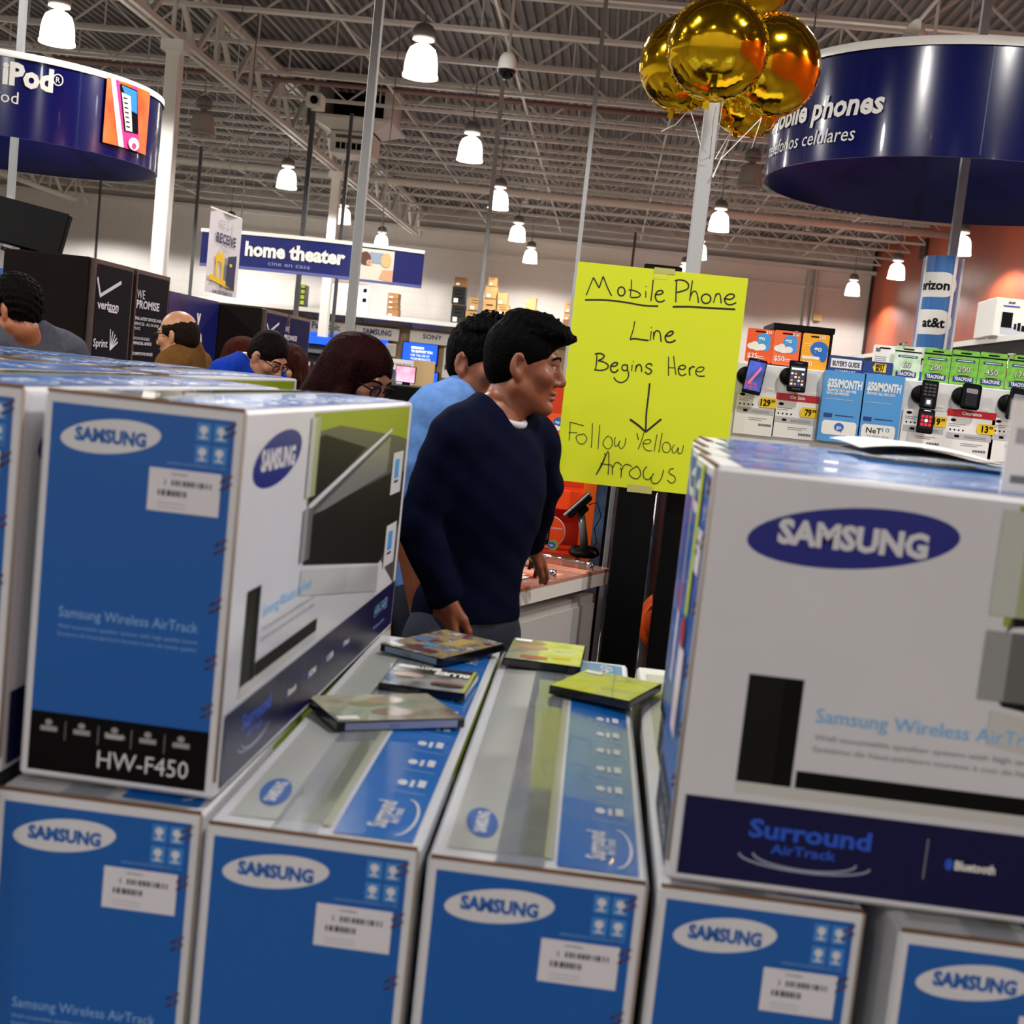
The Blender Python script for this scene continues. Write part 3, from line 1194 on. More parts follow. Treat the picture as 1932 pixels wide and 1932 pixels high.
f.ellipse(xA + Wp * 0.62, ya + Hp * 0.07, Wp * 0.05, Hp * 0.045, mat('picture_pink', '#d0388a', 0.4), 6)
b.build('picture_panel', tl)

# carrier column under the right drum
XA = CR[0]
m_att = mat('column_blue', '#2f6bb0', 0.3, coat=0.4)
t = thing('carrier_column', (XA + 0.0, 8.2, 0))
tag(t, 'blue carrier column with white pill logos under the round mobile phones sign', 'column')
c = at(1774, 560, Y=8.1)
cx0 = c.x - XA
ZA = at(1790, 483, Y=8.1).z
b = MB()
Rc = 0.13
prof = []
for i in range(13):
    a = math.radians(180 + i * 8)
    prof.append((Rc * math.cos(a) + Rc * 0.35, Rc * math.sin(a)))
prof2 = prof + [(prof[-1][0] + 0.005, prof[-1][1]), (0.125, -0.02), (0.125, 0.10), (prof[0][0], 0.10)]
nn = len(prof2)
V = [(x + cx0, y, 0) for x, y in prof2] + [(x + cx0, y, ZA) for x, y in prof2]
b.add(V, [(i, (i + 1) % nn, nn + (i + 1) % nn, nn + i) for i in range(nn)] + [tuple(range(nn, 2 * nn))], m_att)
b.build('blue_panel', t)
b = MB()
for (x, y) in (prof[0], prof[-1], (0.125, -0.02)):
    b.box((x + cx0 - 0.008, y - 0.01, 0), (x + cx0 + 0.008, y + 0.004, ZA), m_off)
b.build('white_trim', t)
b = MB()
f = CylFace(b, Rc, 0.002)
ox = cx0 + Rc * 0.35


class ColFace(CylFace):
    def P(s, x, y, k):
        q = CylFace.P(s, x, y, k)
        q.x += ox
        return q


f = ColFace(b, Rc, 0.002)
for py, s in ((535, 'verizon'), (607, 'at&t'), (680, 'Sprint')):
    z = at(1765, py, Y=8.05).z
    x0 = -0.22
    pts = []
    hh, x1 = 0.075, 0.025
    for i in range(9):
        a = -PI / 2 + i * PI / 8
        pts.append((x1 - 0.06 + 0.07 * math.cos(a), z + hh * math.sin(a)))
    for i in range(8):
        xa, xb = x1 - 0.06 - 0.025 * i, x1 - 0.06 - 0.025 * (i + 1)
        f.poly([(xb, z - hh), (xa, z - hh), (xa, z + hh), (xb, z + hh)], m_off, 1)
    f.poly(pts, m_off, 1)
    f.text(s, x1 - 0.03, z - 0.03, 0.055, m_ink, 2, align='r', bold=0.03)
b.build('logo_pill', t)

# --- shelving with boxed speaker sets near the terracotta wall
GXs = 3.3
zl = at(1660, 664, X=GXs).z
t = thing('wall_shelving', (GXs, 10.6, 0))
tag(t, 'brown shelving with a pale top edge before the terracotta wall', 'shelving')
b = MB()
b.box((0.03, 0.02, 0), (1.4, 8.0, zl - 0.05), m_brown)
b.build('cabinet', t)
b = MB()
b.box((0, 0, zl - 0.05), (1.42, 8.02, zl), m_off)
b.build('top_board', t)
b = MB()
b.box((0.05, -0.02, zl - 0.3), (1.38, 0.02, zl - 0.05), m_kraft)
b.build('tan_end_panel', t)
p = at(1866, 628, Y=11.6)
t = thing('boxed_speaker_set', (p.x, 11.5, zl))
tag(t, 'white boxed speaker set with black speaker picture on the brown shelving', 'box')
b = MB()
b.box((0, 0, 0), (0.48, 0.3, 0.33), m_off, bev=0.006)
b.build('carton', t)
b = MB()
f = Face(b, (0, 0, 0), (1, 0, 0), (0, 0, 1), 0.002)
f.text('BOSE', 0.1, 0.285, 0.016, m_ink, 1, bold=0.05, shear=0.3)
f.rect(0.06, 0.255, 0.2, 0.268, mat('print_blue', '#2a4aa0', 0.5))
f.rect(0.06, 0.02, 0.4, 0.09, mat('print_pale_blue', '#b5bcc9', 0.5))
f.rect(0.06, 0.08, 0.15, 0.21, m_ink, 2)
f.rect(0.17, 0.07, 0.19, 0.12, m_ink, 2)
f.rect(0.2, 0.06, 0.225, 0.13, m_ink, 2)
f.rect(0.235, 0.06, 0.27, 0.11, m_ink, 2)
f.rect(0.31, 0.1, 0.42, 0.22, mat('print_sky', '#9fb8d8', 0.5), 1)
f.rect(0.35, 0.25, 0.4, 0.3, mat('print_maroon', '#8a3a26', 0.5), 1)
b.build('printing', t)
o = dup(t, (p.x + 0.02, 11.85, zl))
tag(o, 'white boxed speaker set standing behind the front one on the shelving', 'box')
# vent on the terracotta wall
p = at(1745, 470, X=8.0)
b = MB()
b.box((-0.04, -0.35, -0.25), (0, 0.35, 0.25), mat('vent_brown', '#3a2018', 0.5))
for k in range(6):
    b.box((-0.06, -0.33, -0.22 + k * 0.08), (-0.03, 0.33, -0.19 + k * 0.08), mat('vent_slat', '#54301f', 0.5))
o = b.build('wall_vent')
o.location = (7.995, p.y, p.z)
tag(o, 'dark brown air vent high on the terracotta wall', 'vent')

# dark cabinet behind the refill cards
p0, p1 = at(1459, 640, Y=7.0), at(1570, 650, Y=7.0)
zt_ = at(1465, 609, Y=7.0).z
t = thing('dark_cabinet', ((p0.x + p1.x) / 2, 7.0, 0))
tag(t, 'dark brown cabinet top behind the orange refill cards', 'cabinet')
b = MB()
wd = (p1.x - p0.x) / 2
b.box((-wd, 0, 0), (wd, 0.45, zt_ - 0.03), m_brown)
b.build('body', t)
b = MB()
b.box((-wd - 0.006, -0.006, zt_ - 0.03), (wd + 0.006, 0.456, zt_), m_black)
b.build('top_board', t)

# --- accessory rack and service desk in the middle distance
Yr = 14.0
xa, xb = at(560, 660, Y=Yr).x, at(668, 672, Y=Yr).x
t = thing('accessory_rack', ((xa + xb) / 2, Yr, 0))
tag(t, 'dark accessory rack with hanging packs behind the women', 'rack')
hw_ = (xb - xa) / 2
b = MB()
b.box((-hw_, 0, 0), (hw_, 0.06, 1.72), mat('pegboard_dark', '#15151a', 0.5))
b.box((-hw_, -0.35, 0), (hw_, 0, 0.25), m_black)
b.build('pegboard', t)
b = MB()
b.box((-hw_, -0.05, 1.72), (hw_, 0.1, 1.80), m_scr)
b.build('lit_header', t)
b = MB()
b.box((-hw_, -0.1, 1.62), (hw_, 0.02, 1.66), m_grey)
b.build('top_bar', t)
pk = [mat('pack_white', '#d9d9d6', 0.4), mat('pack_blue', '#2b3aa0', 0.4), mat('pack_black', '#18181b', 0.3), mat('pack_silver', '#8c8f96', 0.3, metal=0.5), mat('pack_red', '#6b1018', 0.4)]
random.seed(3)
k = 0
src = {}
for r, z in enumerate((1.50, 1.30, 1.12)):
    for i in range(9):
        x = -hw_ + 0.04 + i * (2 * hw_ - 0.08) / 8
        mm = random.choice(pk)
        if mm.name not in src:
            b = MB()
            b.box((-0.018, -0.012, -0.12), (0.018, 0.012, 0.0), mm)
            b.box((-0.012, -0.014, -0.02), (0.012, -0.012, 0.02), pk[0])
            o = b.build('accessory_pack')
            b = MB()
            b.tube([(0, -0.1, 0.012), (0, 0.11, 0.012)], 0.003, m_grey, 5)
            b.build('hook', o)
            src[mm.name] = o
        else:
            o = dup(src[mm.name])
        o.location = ((xa + xb) / 2 + x, Yr - 0.12, z)
        tag(o, f"small {mm.name.split('_')[1]} pack hanging on the dark accessory rack", 'accessory', 'hanging packs on the accessory rack')
Yd = 10.5
xa, xb = at(728, 690, Y=Yd).x, at(828, 700, Y=Yd).x
t = thing('service_desk', ((xa + xb) / 2, Yd, 0))
tag(t, 'black service desk with white phone services board behind the red-haired woman', 'desk')
hw_ = (xb - xa) / 2
b = MB()
b.box((-hw_ - 0.3, -0.4, 0), (hw_ + 0.2, 0.3, at(780, 728, Y=Yd).z), m_black, bev=0.01)
b.build('counter', t)
b = MB()
zc1, zc0 = at(750, 677, Y=Yd).z, at(750, 705, Y=Yd).z
b.box((-hw_, 0.3, zc0 - 0.1), (-hw_ + 0.18, 0.33, zc1), m_off)
f = Face(b, (-hw_, 0.3, 0), (1, 0, 0), (0, 0, 1), 0.003)
f.text('PHONE SERVICES', 0.02, (zc0 + zc1) / 2 + 0.01, 0.016, m_ink, 1, w=0.14)
b.build('white_board', t)
b = MB()
b.box((-hw_ + 0.18, 0.3, zc0 - 0.2), (hw_ - 0.08, 0.34, zc1 + 0.01), mat('tan_partition', '#c9a878', 0.5))
b.build('tan_partition', t)
pz = at(765, 713, Y=10.2)
t = thing('desk_monitor', (pz.x, 10.25, at(780, 728, Y=Yd).z + 0.002))
tag(t, 'small monitor with a pink screen on the black service desk', 'monitor')
b = MB()
b.box((-0.09, 0, 0.02), (0.07, 0.03, 0.15), m_black)
b.box((-0.03, 0, 0), (0.03, 0.03, 0.02), m_black)
b.build('casing', t)
b = MB()
Face(b, (0, 0, 0), (1, 0, 0), (0, 0, 1), 0.002).rect(-0.085, 0.025, 0.065, 0.145, mat('pink_screen', '#f3b3c8', 0.3, emit=0.9, col2='#d85a70', scale=6))
b.build('screen', t)
pz = at(738, 722, Y=10.2)
t = thing('card_reader', (pz.x, 10.22, at(780, 728, Y=Yd).z + 0.002))
tag(t, 'grey card reader with a blue top on the black service desk', 'card reader')
b = MB()
b.box((-0.03, -0.02, 0), (0.03, 0.04, 0.1), m_grey, bev=0.006)
b.build('body', t)
b = MB()
b.box((-0.025, -0.03, 0.09), (0.025, 0.02, 0.115), mat('reader_blue', '#3b64b8', 0.4))
b.build('blue_cap', t)
# ================================================================== MIDDLE DISTANCE
# --- white counter with glass top
m_cnt = mat('counter_grey_white', '#a9aba6', 0.45)
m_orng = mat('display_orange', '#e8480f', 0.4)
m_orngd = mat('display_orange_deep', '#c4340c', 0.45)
CZ = 0.95
q1 = at(975, 1112, Z=CZ)
q2 = at(1151, 1072, Z=CZ)
e = Vector((q2.x - q1.x, q2.y - q1.y, 0)).normalized()
nv = Vector((e.y, -e.x, 0))          # outward, towards the camera side
if nv.dot(Vector((0, -1, 0))) < 0:
    nv = -nv
L = (Vector((q2.x, q2.y, 0)) - Vector((q1.x, q1.y, 0))).length
t = thing('display_counter', (q1.x, q1.y, 0), math.atan2(e.y, e.x))
tag(t, 'white display counter with glass top that the man in navy touches', 'counter')
# local: x along the front edge, -y is outward
b = MB()
FX = Matrix.Identity(4)


def slab(ins, z0, z1, m):
    b.prism([(ins, ins), (L - ins, ins), (L - ins, 0.46 - ins), (0.10 + ins * 0.5, 0.07)], Matrix.Translation((0, 0, z0)), z1 - z0, m)


slab(0.03, 0.0, CZ - 0.09, m_cnt)
b.box((0.05, 0.02, 0.05), (L - 0.06, 0.03, CZ - 0.12), mat('counter_panel', '#b4b6b2', 0.4))
b.build('cabinet', t)
b = MB()
slab(0.0, CZ - 0.055, CZ - 0.012, mat('counter_edge', '#d7d8d3', 0.4))
b.build('top_edge', t)
b = MB()
slab(0.0, CZ - 0.012, CZ, mat('glass_top', '#b98a78', 0.06, spec=0.8))
b.build('glass_top', t)
b = MB()
for x in (0.30, L - 0.14):
    b.tube([(x, 0.02, CZ), (x, 0.02, CZ + 0.03)], 0.012, m_chrome, 10)
    b.tube([(x, 0.02, CZ + 0.025), (x, 0.26, CZ + 0.025)], 0.006, m_chrome, 8)
b.build('chrome_clip', t)
b = MB()
b.box((L * 0.72, 0.005, CZ), (L * 0.78, 0.3, CZ + 0.004), mat('peach_strip', '#e89a78', 0.4))
b.box((L * 0.40, 0.03, CZ), (L * 0.56, 0.24, CZ + 0.003), mat('peach_strip', '#e89a78', 0.4))
f = Face(b, (L * 0.2, 0.05, CZ + 0.003), (1, 0, 0), (0, 1, 0), 0.001)
f.rect(0.0, 0.02, 0.13, 0.1, m_lab)
f.rect(0.03, 0.03, 0.07, 0.05, m_yel, 2)
f.rect(0.09, 0.0, 0.12, 0.05, mat('tag_red', '#b3141c', 0.4), 2)
f.rect(0.06, 0.08, 0.15, 0.12, mat('tag_orange', '#f08a3c', 0.4), 1)
b.build('price_insert', t)

# --- display phone on a tilted security stand
p = at(1100, 1050, Z=CZ)
t = thing('phone_display_stand', (p.x, p.y, CZ))
tag(t, 'grey security post with a tilted phone on the glass counter', 'display stand')
b = MB()
b.lathe([(0, 0.0), (0.046, 0.0), (0.05, 0.01), (0.046, 0.022), (0.03, 0.028), (0.0, 0.028)], m_black, n=20)
for a in range(7):
    th = a * PI / 3.5
    b.lathe([(0, 0.0), (0.022, 0.0), (0.024, 0.012), (0.014, 0.03), (0, 0.034)], m_black, (0.036 * math.cos(th) + 0.0, 0.05 + 0.03 * math.sin(th), 0.0), 10)
b.build('base', t)
b = MB()
b.tube([(0.004, 0, 0.025), (-0.024, 0, 0.155)], 0.0145, mat('post_grey', '#77797b', 0.3, metal=0.5), 14)
b.build('post', t)
b = MB()
Mx = Matrix.Translation((-0.035, 0, 0.185)) @ Matrix.Rotation(math.radians(-48), 4, 'Y')
b.box((-0.055, -0.03, -0.014), (0.055, 0.03, 0.004), m_black, Mx, bev=0.004)
b.box((-0.02, -0.02, -0.035), (0.02, 0.02, -0.012), m_black, Mx, bev=0.004)
b.build('cradle', t)
b = MB()
b.box((-0.064, -0.033, 0.006), (0.064, 0.033, 0.016), m_alu, Mx, bev=0.003)
b.box((-0.058, -0.03, 0.016), (0.058, 0.03, 0.0168), m_black, Mx)
b.build('phone', t)
b = MB()
b.tube([(0.0, 0.03, 0.19), (0.03, 0.05, 0.2), (0.05, 0.05, 0.15), (0.03, 0.06, 0.1), (0.045, 0.06, 0.05), (0.02, 0.05, 0.02)], 0.002, m_black, 5)
b.build('cord', t)

# --- orange prepaid hutch behind the counter
HY = 5.18
hx0, hx1 = at(940, 800, Y=HY).x - 0.1, at(1128, 900, Y=HY).x
hz1 = at(1030, 712, Y=HY).z
t = thing('prepaid_display', ((hx0 + hx1) / 2, HY, 0))
tag(t, 'orange prepaid phone display with plan prices behind the man in navy', 'display unit')
hw_ = (hx1 - hx0) / 2
ox = (hx0 + hx1) / 2
b = MB()
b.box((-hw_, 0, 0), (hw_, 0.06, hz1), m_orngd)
b.build('back_panel', t)
z1_ = at(1040, 920, Y=HY - 0.12).z
z0_ = at(1040, 958, Y=HY - 0.12).z
b = MB()
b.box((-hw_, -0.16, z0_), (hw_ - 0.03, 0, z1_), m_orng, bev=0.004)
b.build('ledge', t)
b = MB()
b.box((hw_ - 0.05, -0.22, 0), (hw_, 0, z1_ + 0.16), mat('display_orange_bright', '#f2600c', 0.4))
b.build('side_panel', t)
b = MB()
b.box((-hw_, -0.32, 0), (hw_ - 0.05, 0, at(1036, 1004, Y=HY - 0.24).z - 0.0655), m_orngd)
b.build('base', t)
b = MB()
f = Face(b, (-ox, 0, 0), (1, 0, 0), (0, 0, 1), 0.0015)
for s, pxr, py, hpx, bd in (('savings', 1050, 731, 15, 0.03), ('plans', 1019, 768, 10, 0.0), ('$50/month*', 1031, 782, 8, 0.0)):
    a = at(pxr, py, Y=HY)
    f.text(s, a.x, a.z, hpx * HY / FPX, m_off, 1, align='r', bold=bd)
b.build('lettering', t)
b = MB()
f = Face(b, (0, -0.16, 0), (1, 0, 0), (0, 0, 1), 0.001)
a = at(1041, 937, Y=HY - 0.16)
f.rect(a.x - ox - 0.028, a.z - 0.011, a.x - ox + 0.026, a.z + 0.011, m_lab)
f.rect(a.x - ox, a.z - 0.011, a.x - ox + 0.026, a.z + 0.011, m_yel, 2)
f.text('14', a.x - ox + 0.003, a.z - 0.007, 0.014, m_ink, 3, bold=0.03)
f.text('88', a.x - ox + 0.017, a.z - 0.001, 0.007, m_ink, 3, bold=0.03)
b.build('price_tag', t)
# refill card pinned to the orange panel
a = at(1049, 802, Y=HY - 0.02)
b = MB()
b.box((-0.035, 0, -0.04), (0.035, 0.004, 0.045), mat('card_orange', '#e8561c', 0.35))
f = Face(b, (0, 0, 0), (1, 0, 0), (0, 0, 1), 0.0008)
f.ellipse(0.008, 0.012, 0.02, 0.02, mat('go_blue', '#1f66b8', 0.35))
f.text('go', -0.006, 0.006, 0.013, m_off, 3, bold=0.03)
f.ellipse(-0.005, -0.012, 0.028, 0.011, m_off, 2)
f.text('$35', -0.03, -0.036, 0.012, m_off, 2)
o = b.build('refill_card')
o.location = (a.x, HY - 0.012, a.z)
tag(o, 'orange 35 dollar refill card pinned to the orange display panel', 'card')
# round phone card on the counter
a = at(1036, 1004, Y=HY - 0.24)
b = MB()
R = 0.062
Mx = Matrix.Translation((a.x, HY - 0.24, a.z)) @ Matrix.Rotation(PI / 2, 4, 'X')
b.lathe([(0, 0), (R, 0), (R, 0.004), (0, 0.004)], m_off, n=32, M=Mx, smooth=False)
f = Face(b, (a.x, HY - 0.2445, a.z), (1, 0, 0), (0, 0, 1), 0.0008)
f.ellipse(0, 0, R * 0.95, R * 0.95, m_orng)
f.rrect(-0.022, -0.05, 0.002, 0.022, 0.005, m_ink, 2)
for i in range(3):
    for j in range(4):
        f.rect(-0.018 + i * 0.006, -0.03 + j * 0.008, -0.015 + i * 0.006, -0.027 + j * 0.008, m_grey6, 3)
f.ellipse(0.02, -0.05, 0.02, 0.02, mat('card_green', '#7fae3a', 0.4), 2)
f.ellipse(0.015, -0.05, 0.015, 0.013, mat('go_blue', '#1f66b8', 0.35), 3)
f.text('go', 0.006, -0.055, 0.01, m_off, 4, bold=0.03)
f.rect(-0.03, 0.03, -0.008, 0.042, mat('print_blue2', '#2f7ac0', 0.4), 2)
f.text('unlimited', 0.006, 0.012, 0.008, m_off, 2)
f.ellipse(-0.001, 0.045, 0.005, 0.005, mat('print_pale_blue', '#b5bcc9', 0.5), 2)
o = b.build('round_phone_card')
o.location.z += 0.003
tag(o, 'round orange card with a black phone picture standing behind the counter', 'card')
# aluminium frame post with an orange strip beyond
p0 = at(1156, 1000, Y=4.62)
t = thing('aluminium_frame_post', (p0.x, 4.62, 0))
tag(t, 'silver aluminium frame post between the counter and the black stand', 'post')
b = MB()
b.box((-0.022, 0, 0), (-0.004, 0.03, 1.62), m_alu, bev=0.002)
b.box((0.0, 0.01, 0), (0.012, 0.04, 1.62), m_alu, bev=0.002)
b.box((-0.034, 0.05, 0), (-0.024, 0.09, 1.62), m_black)
b.build('twin_rail', t)
b = MB()
b.box((-0.022, 0.0, 1.62), (0.05, 0.04, 1.64), m_alu)
b.build('top_cap', t)
p = at(1166, 985, Y=4.95)
b = MB()
b.box((-0.012, 0, 0), (0.05, 0.04, 1.5), m_orngd)
b.box((-0.012, -0.004, 1.2), (0.05, 0, 1.205), m_off)
o = b.build('orange_panel')
o.location = (p.x, 4.95, 0)
tag(o, 'narrow orange panel strip seen behind the silver post', 'panel')
# loop of orange cable on a reel low behind the stand
p = at(1232, 1180, Y=4.45)
t = thing('cable_reel', (p.x + 0.03, 4.52, p.z))
tag(t, 'orange cable coil hanging low behind the black stand', 'cable')
b = MB()
for k in range(5):
    r = 0.075 - 0.004 * k
    b.tube([(r * math.cos(a * PI / 12), 0.02 - 0.01 * k, 1.35 * r * math.sin(a * PI / 12)) for a in range(25)], 0.006, mat('cable_orange', '#e2540f', 0.4), 6, cap=False)
b.build('coil', t)
b = MB()
b.lathe([(0, -0.01), (0.062, -0.01), (0.062, 0.03), (0, 0.03)], mat('reel_orange', '#d84c10', 0.4), n=24, M=Matrix.Rotation(PI / 2, 4, 'X'))
b.tube([(0, 0.03, 0), (0, 0.06, 0)], 0.01, m_black, 8)
b.build('hub', t)

# --- black stand with the yellow sign
SYs = 4.22
ctr = at(1255, 503, Y=SYs + 0.04)
b0 = at(1196, 1100, Y=SYs + 0.04)
t = thing('sign_stand', (ctr.x - 0.005, SYs + 0.05, 0))
tag(t, 'black floor stand behind the yellow handwritten sign', 'stand')
b = MB()
b.box((-0.062, 0, 0.02), (0.062, 0.05, ctr.z + 0.005), mat('stand_black', '#030304', 0.3, spec=0.2), bev=0.004)
b.build('upright', t)
b = MB()
b.box((-0.07, -0.01, 0), (0.12, 0.14, 0.02), m_black, bev=0.005)
b.build('base_plate', t)

TL, TR, BL = at(1091, 493, Y=SYs), at(1412, 525, Y=SYs), at(1050, 905, Y=SYs)
SW, SH = TR.x - TL.x, 0.705
t = thing('handwritten_sign', (TL.x, SYs, TL.z - SH))
tag(t, 'bright yellow handwritten sign for the mobile phone line', 'sign')
m_ysign = mat('fluorescent_poster', '#ced90e', 0.55)
b = MB()
b.box((0, 0, 0), (SW, 0.004, SH), m_ysign)
b.build('poster_board', t)
b = MB()
f = Face(b, (0, 0, 0), (1, 0, 0), (0, 0, 1), 0.0006)
TP = mat('clear_tape', '#b9b46a', 0.2)
tx = at(1254, 510, Y=SYs).x - TL.x
f.rect(tx - 0.033, SH - 0.012, tx + 0.033, SH + 0.006, TP, 2)
f.rect(tx - 0.033, SH - 0.03, tx + 0.01, SH - 0.012, mat('tape_film', '#cfd548', 0.15), 1)
b.build('tape', t)
b = MB()
f = Face(b, (0, 0, 0), (1, 0, 0), (0, 0, 1), 0.0006)
tx = at(1207, 920, Y=SYs).x - TL.x
f.rect(tx - 0.04, -0.012, tx + 0.04, 0.012, TP, 2)
b.build('tape', t)
b = MB()
f = Face(b, (0, 0, 0), (1, 0, 0), (0, 0, 1), 0.0006)
m_mark = mat('marker_ink', '#08080a', 0.5)


def ink(pts, wpx, fr, smooth=True):
    ox, oy, sc = {1: (1080, 490, 5.682), 2: (1100, 590, 7.431), 3: (1050, 710, 8.05)}[fr]
    q = []
    for x, y in pts:
        p = at(ox + x / sc, oy + y / sc, Y=SYs)
        q.append((p.x - TL.x, p.z - (TL.z - SH)))
    if smooth and len(q) > 2:
        q = smoothline(q, 5)
    f.stroke(q, wpx / sc * SYs / FPX, m_mark, 1)


def loop(cx, cy, rx, ry, a0=0, a1=360, n=14, tilt=0):
    out = []
    for i in range(n + 1):
        a = math.radians(a0 + (a1 - a0) * i / n)
        x, y = rx * math.cos(a), ry * math.sin(a)
        c, s = math.cos(tilt), math.sin(tilt)
        out.append((cx + x * c - y * s, cy + x * s + y * c))
    return out


ink([(148, 380), (225, 190)], 11, 1); ink([(225, 190), (286, 303)], 14, 1); ink([(286, 303), (330, 178)], 13, 1); ink([(330, 178), (375, 295), (420, 388)], 13, 1)
ink(loop(525, 340, 38, 48, -60, 300), 15, 1)
ink([(634, 212), (630, 300), (620, 398)], 10, 1); ink([(602, 325), (650, 328), (705, 350), (728, 378), (700, 402), (625, 405)], 13, 1)
ink([(790, 282), (789, 294)], 9, 1); ink([(787, 335), (786, 408)], 10, 1); ink([(866, 215), (855, 330), (840, 445)], 12, 1)
ink([(885, 372), (940, 372), (972, 350), (955, 330), (915, 338), (888, 385), (905, 440), (950, 452), (990, 432)], 15, 1)
ink([(135, 431), (350, 432), (560, 455), (760, 490), (920, 497)], 17, 1)
ink([(1118, 215), (1112, 330), (1108, 455)], 13, 1); ink([(1097, 226), (1150, 215), (1215, 232), (1245, 272), (1225, 318), (1120, 352)], 15, 1)
ink([(1288, 222), (1270, 340), (1257, 440)], 12, 1); ink([(1262, 400), (1290, 345), (1320, 340), (1340, 380), (1352, 465)], 12, 1)
ink(loop(1433, 418, 50, 50, -90, 270), 15, 1)
ink([(1540, 362), (1530, 400), (1512, 462)], 11, 1); ink([(1525, 410), (1555, 365), (1580, 372), (1590, 420), (1594, 468)], 12, 1)
ink([(1625, 412), (1690, 425), (1735, 395), (1720, 370), (1670, 375), (1632, 420), (1650, 470), (1700, 482), (1755, 460)], 15, 1)
ink([(1075, 504), (1250, 504), (1450, 516), (1745, 532)], 19, 1)
# Line
ink([(727, 118), (700, 250), (660, 365)], 14, 2); ink([(660, 378), (720, 362), (800, 375), (920, 388)], 22, 2)
ink([(960, 200), (958, 218)], 11, 2); ink([(958, 255), (940, 390)], 13, 2)
ink([(990, 265), (988, 378)], 14, 2); ink([(990, 340), (1010, 270), (1045, 250), (1082, 290), (1095, 408)], 17, 2)
ink([(1155, 325), (1220, 322), (1265, 280), (1240, 258), (1185, 290), (1152, 345), (1175, 405), (1240, 412), (1298, 380)], 22, 2)
# Begins Here
ink([(195, 590), (190, 690), (175, 800)], 15, 2); ink([(165, 580), (240, 570), (295, 600), (275, 640), (210, 672)], 20, 2); ink([(210, 672), (290, 690), (352, 735), (330, 785), (250, 808), (155, 797)], 18, 2)
ink([(388, 745), (450, 748), (485, 712), (460, 697), (415, 715), (385, 770), (405, 825), (455, 832), (495, 795)], 20, 2)
ink(loop(585, 770, 40, 42, -60, 300), 17, 2); ink([(622, 725), (622, 790), (640, 860), (615, 935), (540, 978), (470, 955), (430, 902)], 16, 2)
ink([(706, 677), (703, 695)], 12, 2); ink([(690, 728), (680, 818)], 13, 2)
ink([(745, 735), (735, 830)], 14, 2); ink([(738, 790), (765, 735), (800, 730), (820, 770), (820, 830)], 18, 2)
ink([(965, 745), (950, 715), (900, 722), (885, 760), (930, 785), (962, 815), (935, 855), (900, 855), (868, 828)], 18, 2)
ink([(1200, 615), (1198, 885)], 13, 2); ink([(1270, 605), (1285, 740), (1302, 868)], 13, 2); ink([(1200, 768), (1290, 772)], 11, 2)
ink([(1330, 775), (1400, 795), (1438, 765), (1410, 735), (1355, 750), (1335, 800), (1355, 865), (1400, 880), (1447, 855)], 16, 2)
ink([(1495, 765), (1490, 820), (1500, 882)], 16, 2); ink([(1495, 800), (1530, 755), (1565, 765)], 18, 2)
ink([(1575, 815), (1650, 825), (1695, 785), (1675, 760), (1610, 775), (1580, 825), (1600, 875), (1650, 890), (1710, 885)], 14, 2)
# arrow
ink([(1415, 105), (1395, 300), (1365, 560), (1355, 830)], 24, 3); ink([(1115, 652), (1250, 750), (1355, 845)], 30, 3); ink([(1590, 650), (1480, 740), (1355, 845)], 28, 3)
# Follow Yellow
ink([(207, 690), (205, 800), (190, 972)], 11, 3); ink([(207, 692), (300, 718), (412, 748)], 10, 3); ink([(180, 850), (315, 856)], 9, 3)
ink([(400, 880), (330, 888), (297, 930), (330, 1005), (395, 1027), (450, 980), (455, 920), (405, 865)], 11, 3)
ink([(547, 710), (540, 900), (527, 1085)], 11, 3); ink([(658, 735), (645, 900), (630, 1105)], 11, 3)
ink([(800, 900), (740, 940), (705, 1020), (745, 1085), (795, 1100), (845, 1040), (840, 950), (805, 918)], 11, 3)
ink([(897, 922), (880, 980), (890, 1055), (930, 1045), (965, 975)], 11, 3); ink([(965, 975), (945, 1050), (985, 1097), (1035, 1040), (1055, 930)], 11, 3)
ink([(1220, 860), (1245, 965)], 13, 3); ink([(1330, 850), (1290, 980), (1240, 1105)], 11, 3)
ink([(1310, 1010), (1380, 1025), (1435, 990), (1410, 960), (1345, 970), (1315, 1030), (1340, 1100), (1400, 1130), (1447, 1125)], 11, 3)
ink([(1527, 880), (1505, 1000), (1483, 1138)], 11, 3); ink([(1605, 858), (1580, 1000), (1553, 1155)], 11, 3)
ink(loop(1668, 1078, 62, 80, -90, 270), 11, 3)
ink([(1795, 1035), (1755, 1090), (1765, 1160), (1810, 1150), (1850, 1080), (1845, 1160), (1900, 1160), (1930, 1050)], 11, 3)
# Arrows
ink([(725, 1170), (740, 1200), (690, 1320), (600, 1495)], 13, 3); ink([(600, 1495), (690, 1350), (765, 1160), (790, 1165), (795, 1300), (783, 1497)], 13, 3); ink([(665, 1325), (830, 1345)], 11, 3)
ink([(835, 1345), (850, 1400), (845, 1495)], 13, 3); ink([(850, 1400), (890, 1320), (940, 1310), (995, 1360)], 13, 3)
ink([(970, 1380), (985, 1440), (978, 1538)], 13, 3); ink([(985, 1430), (1030, 1350), (1080, 1335), (1145, 1370)], 13, 3)
ink([(1220, 1362), (1130, 1420), (1105, 1480), (1150, 1535), (1220, 1555), (1275, 1500), (1265, 1420), (1220, 1362)], 13, 3)
ink([(1372, 1365), (1320, 1440), (1325, 1530), (1380, 1568), (1440, 1530), (1475, 1475)], 13, 3); ink([(1475, 1475), (1435, 1560), (1465, 1620), (1530, 1620), (1590, 1550), (1628, 1415)], 13, 3)
ink([(1780, 1400), (1720, 1415), (1715, 1470), (1790, 1520), (1800, 1590), (1740, 1620), (1680, 1570)], 13, 3)
b.build('handwriting', t)

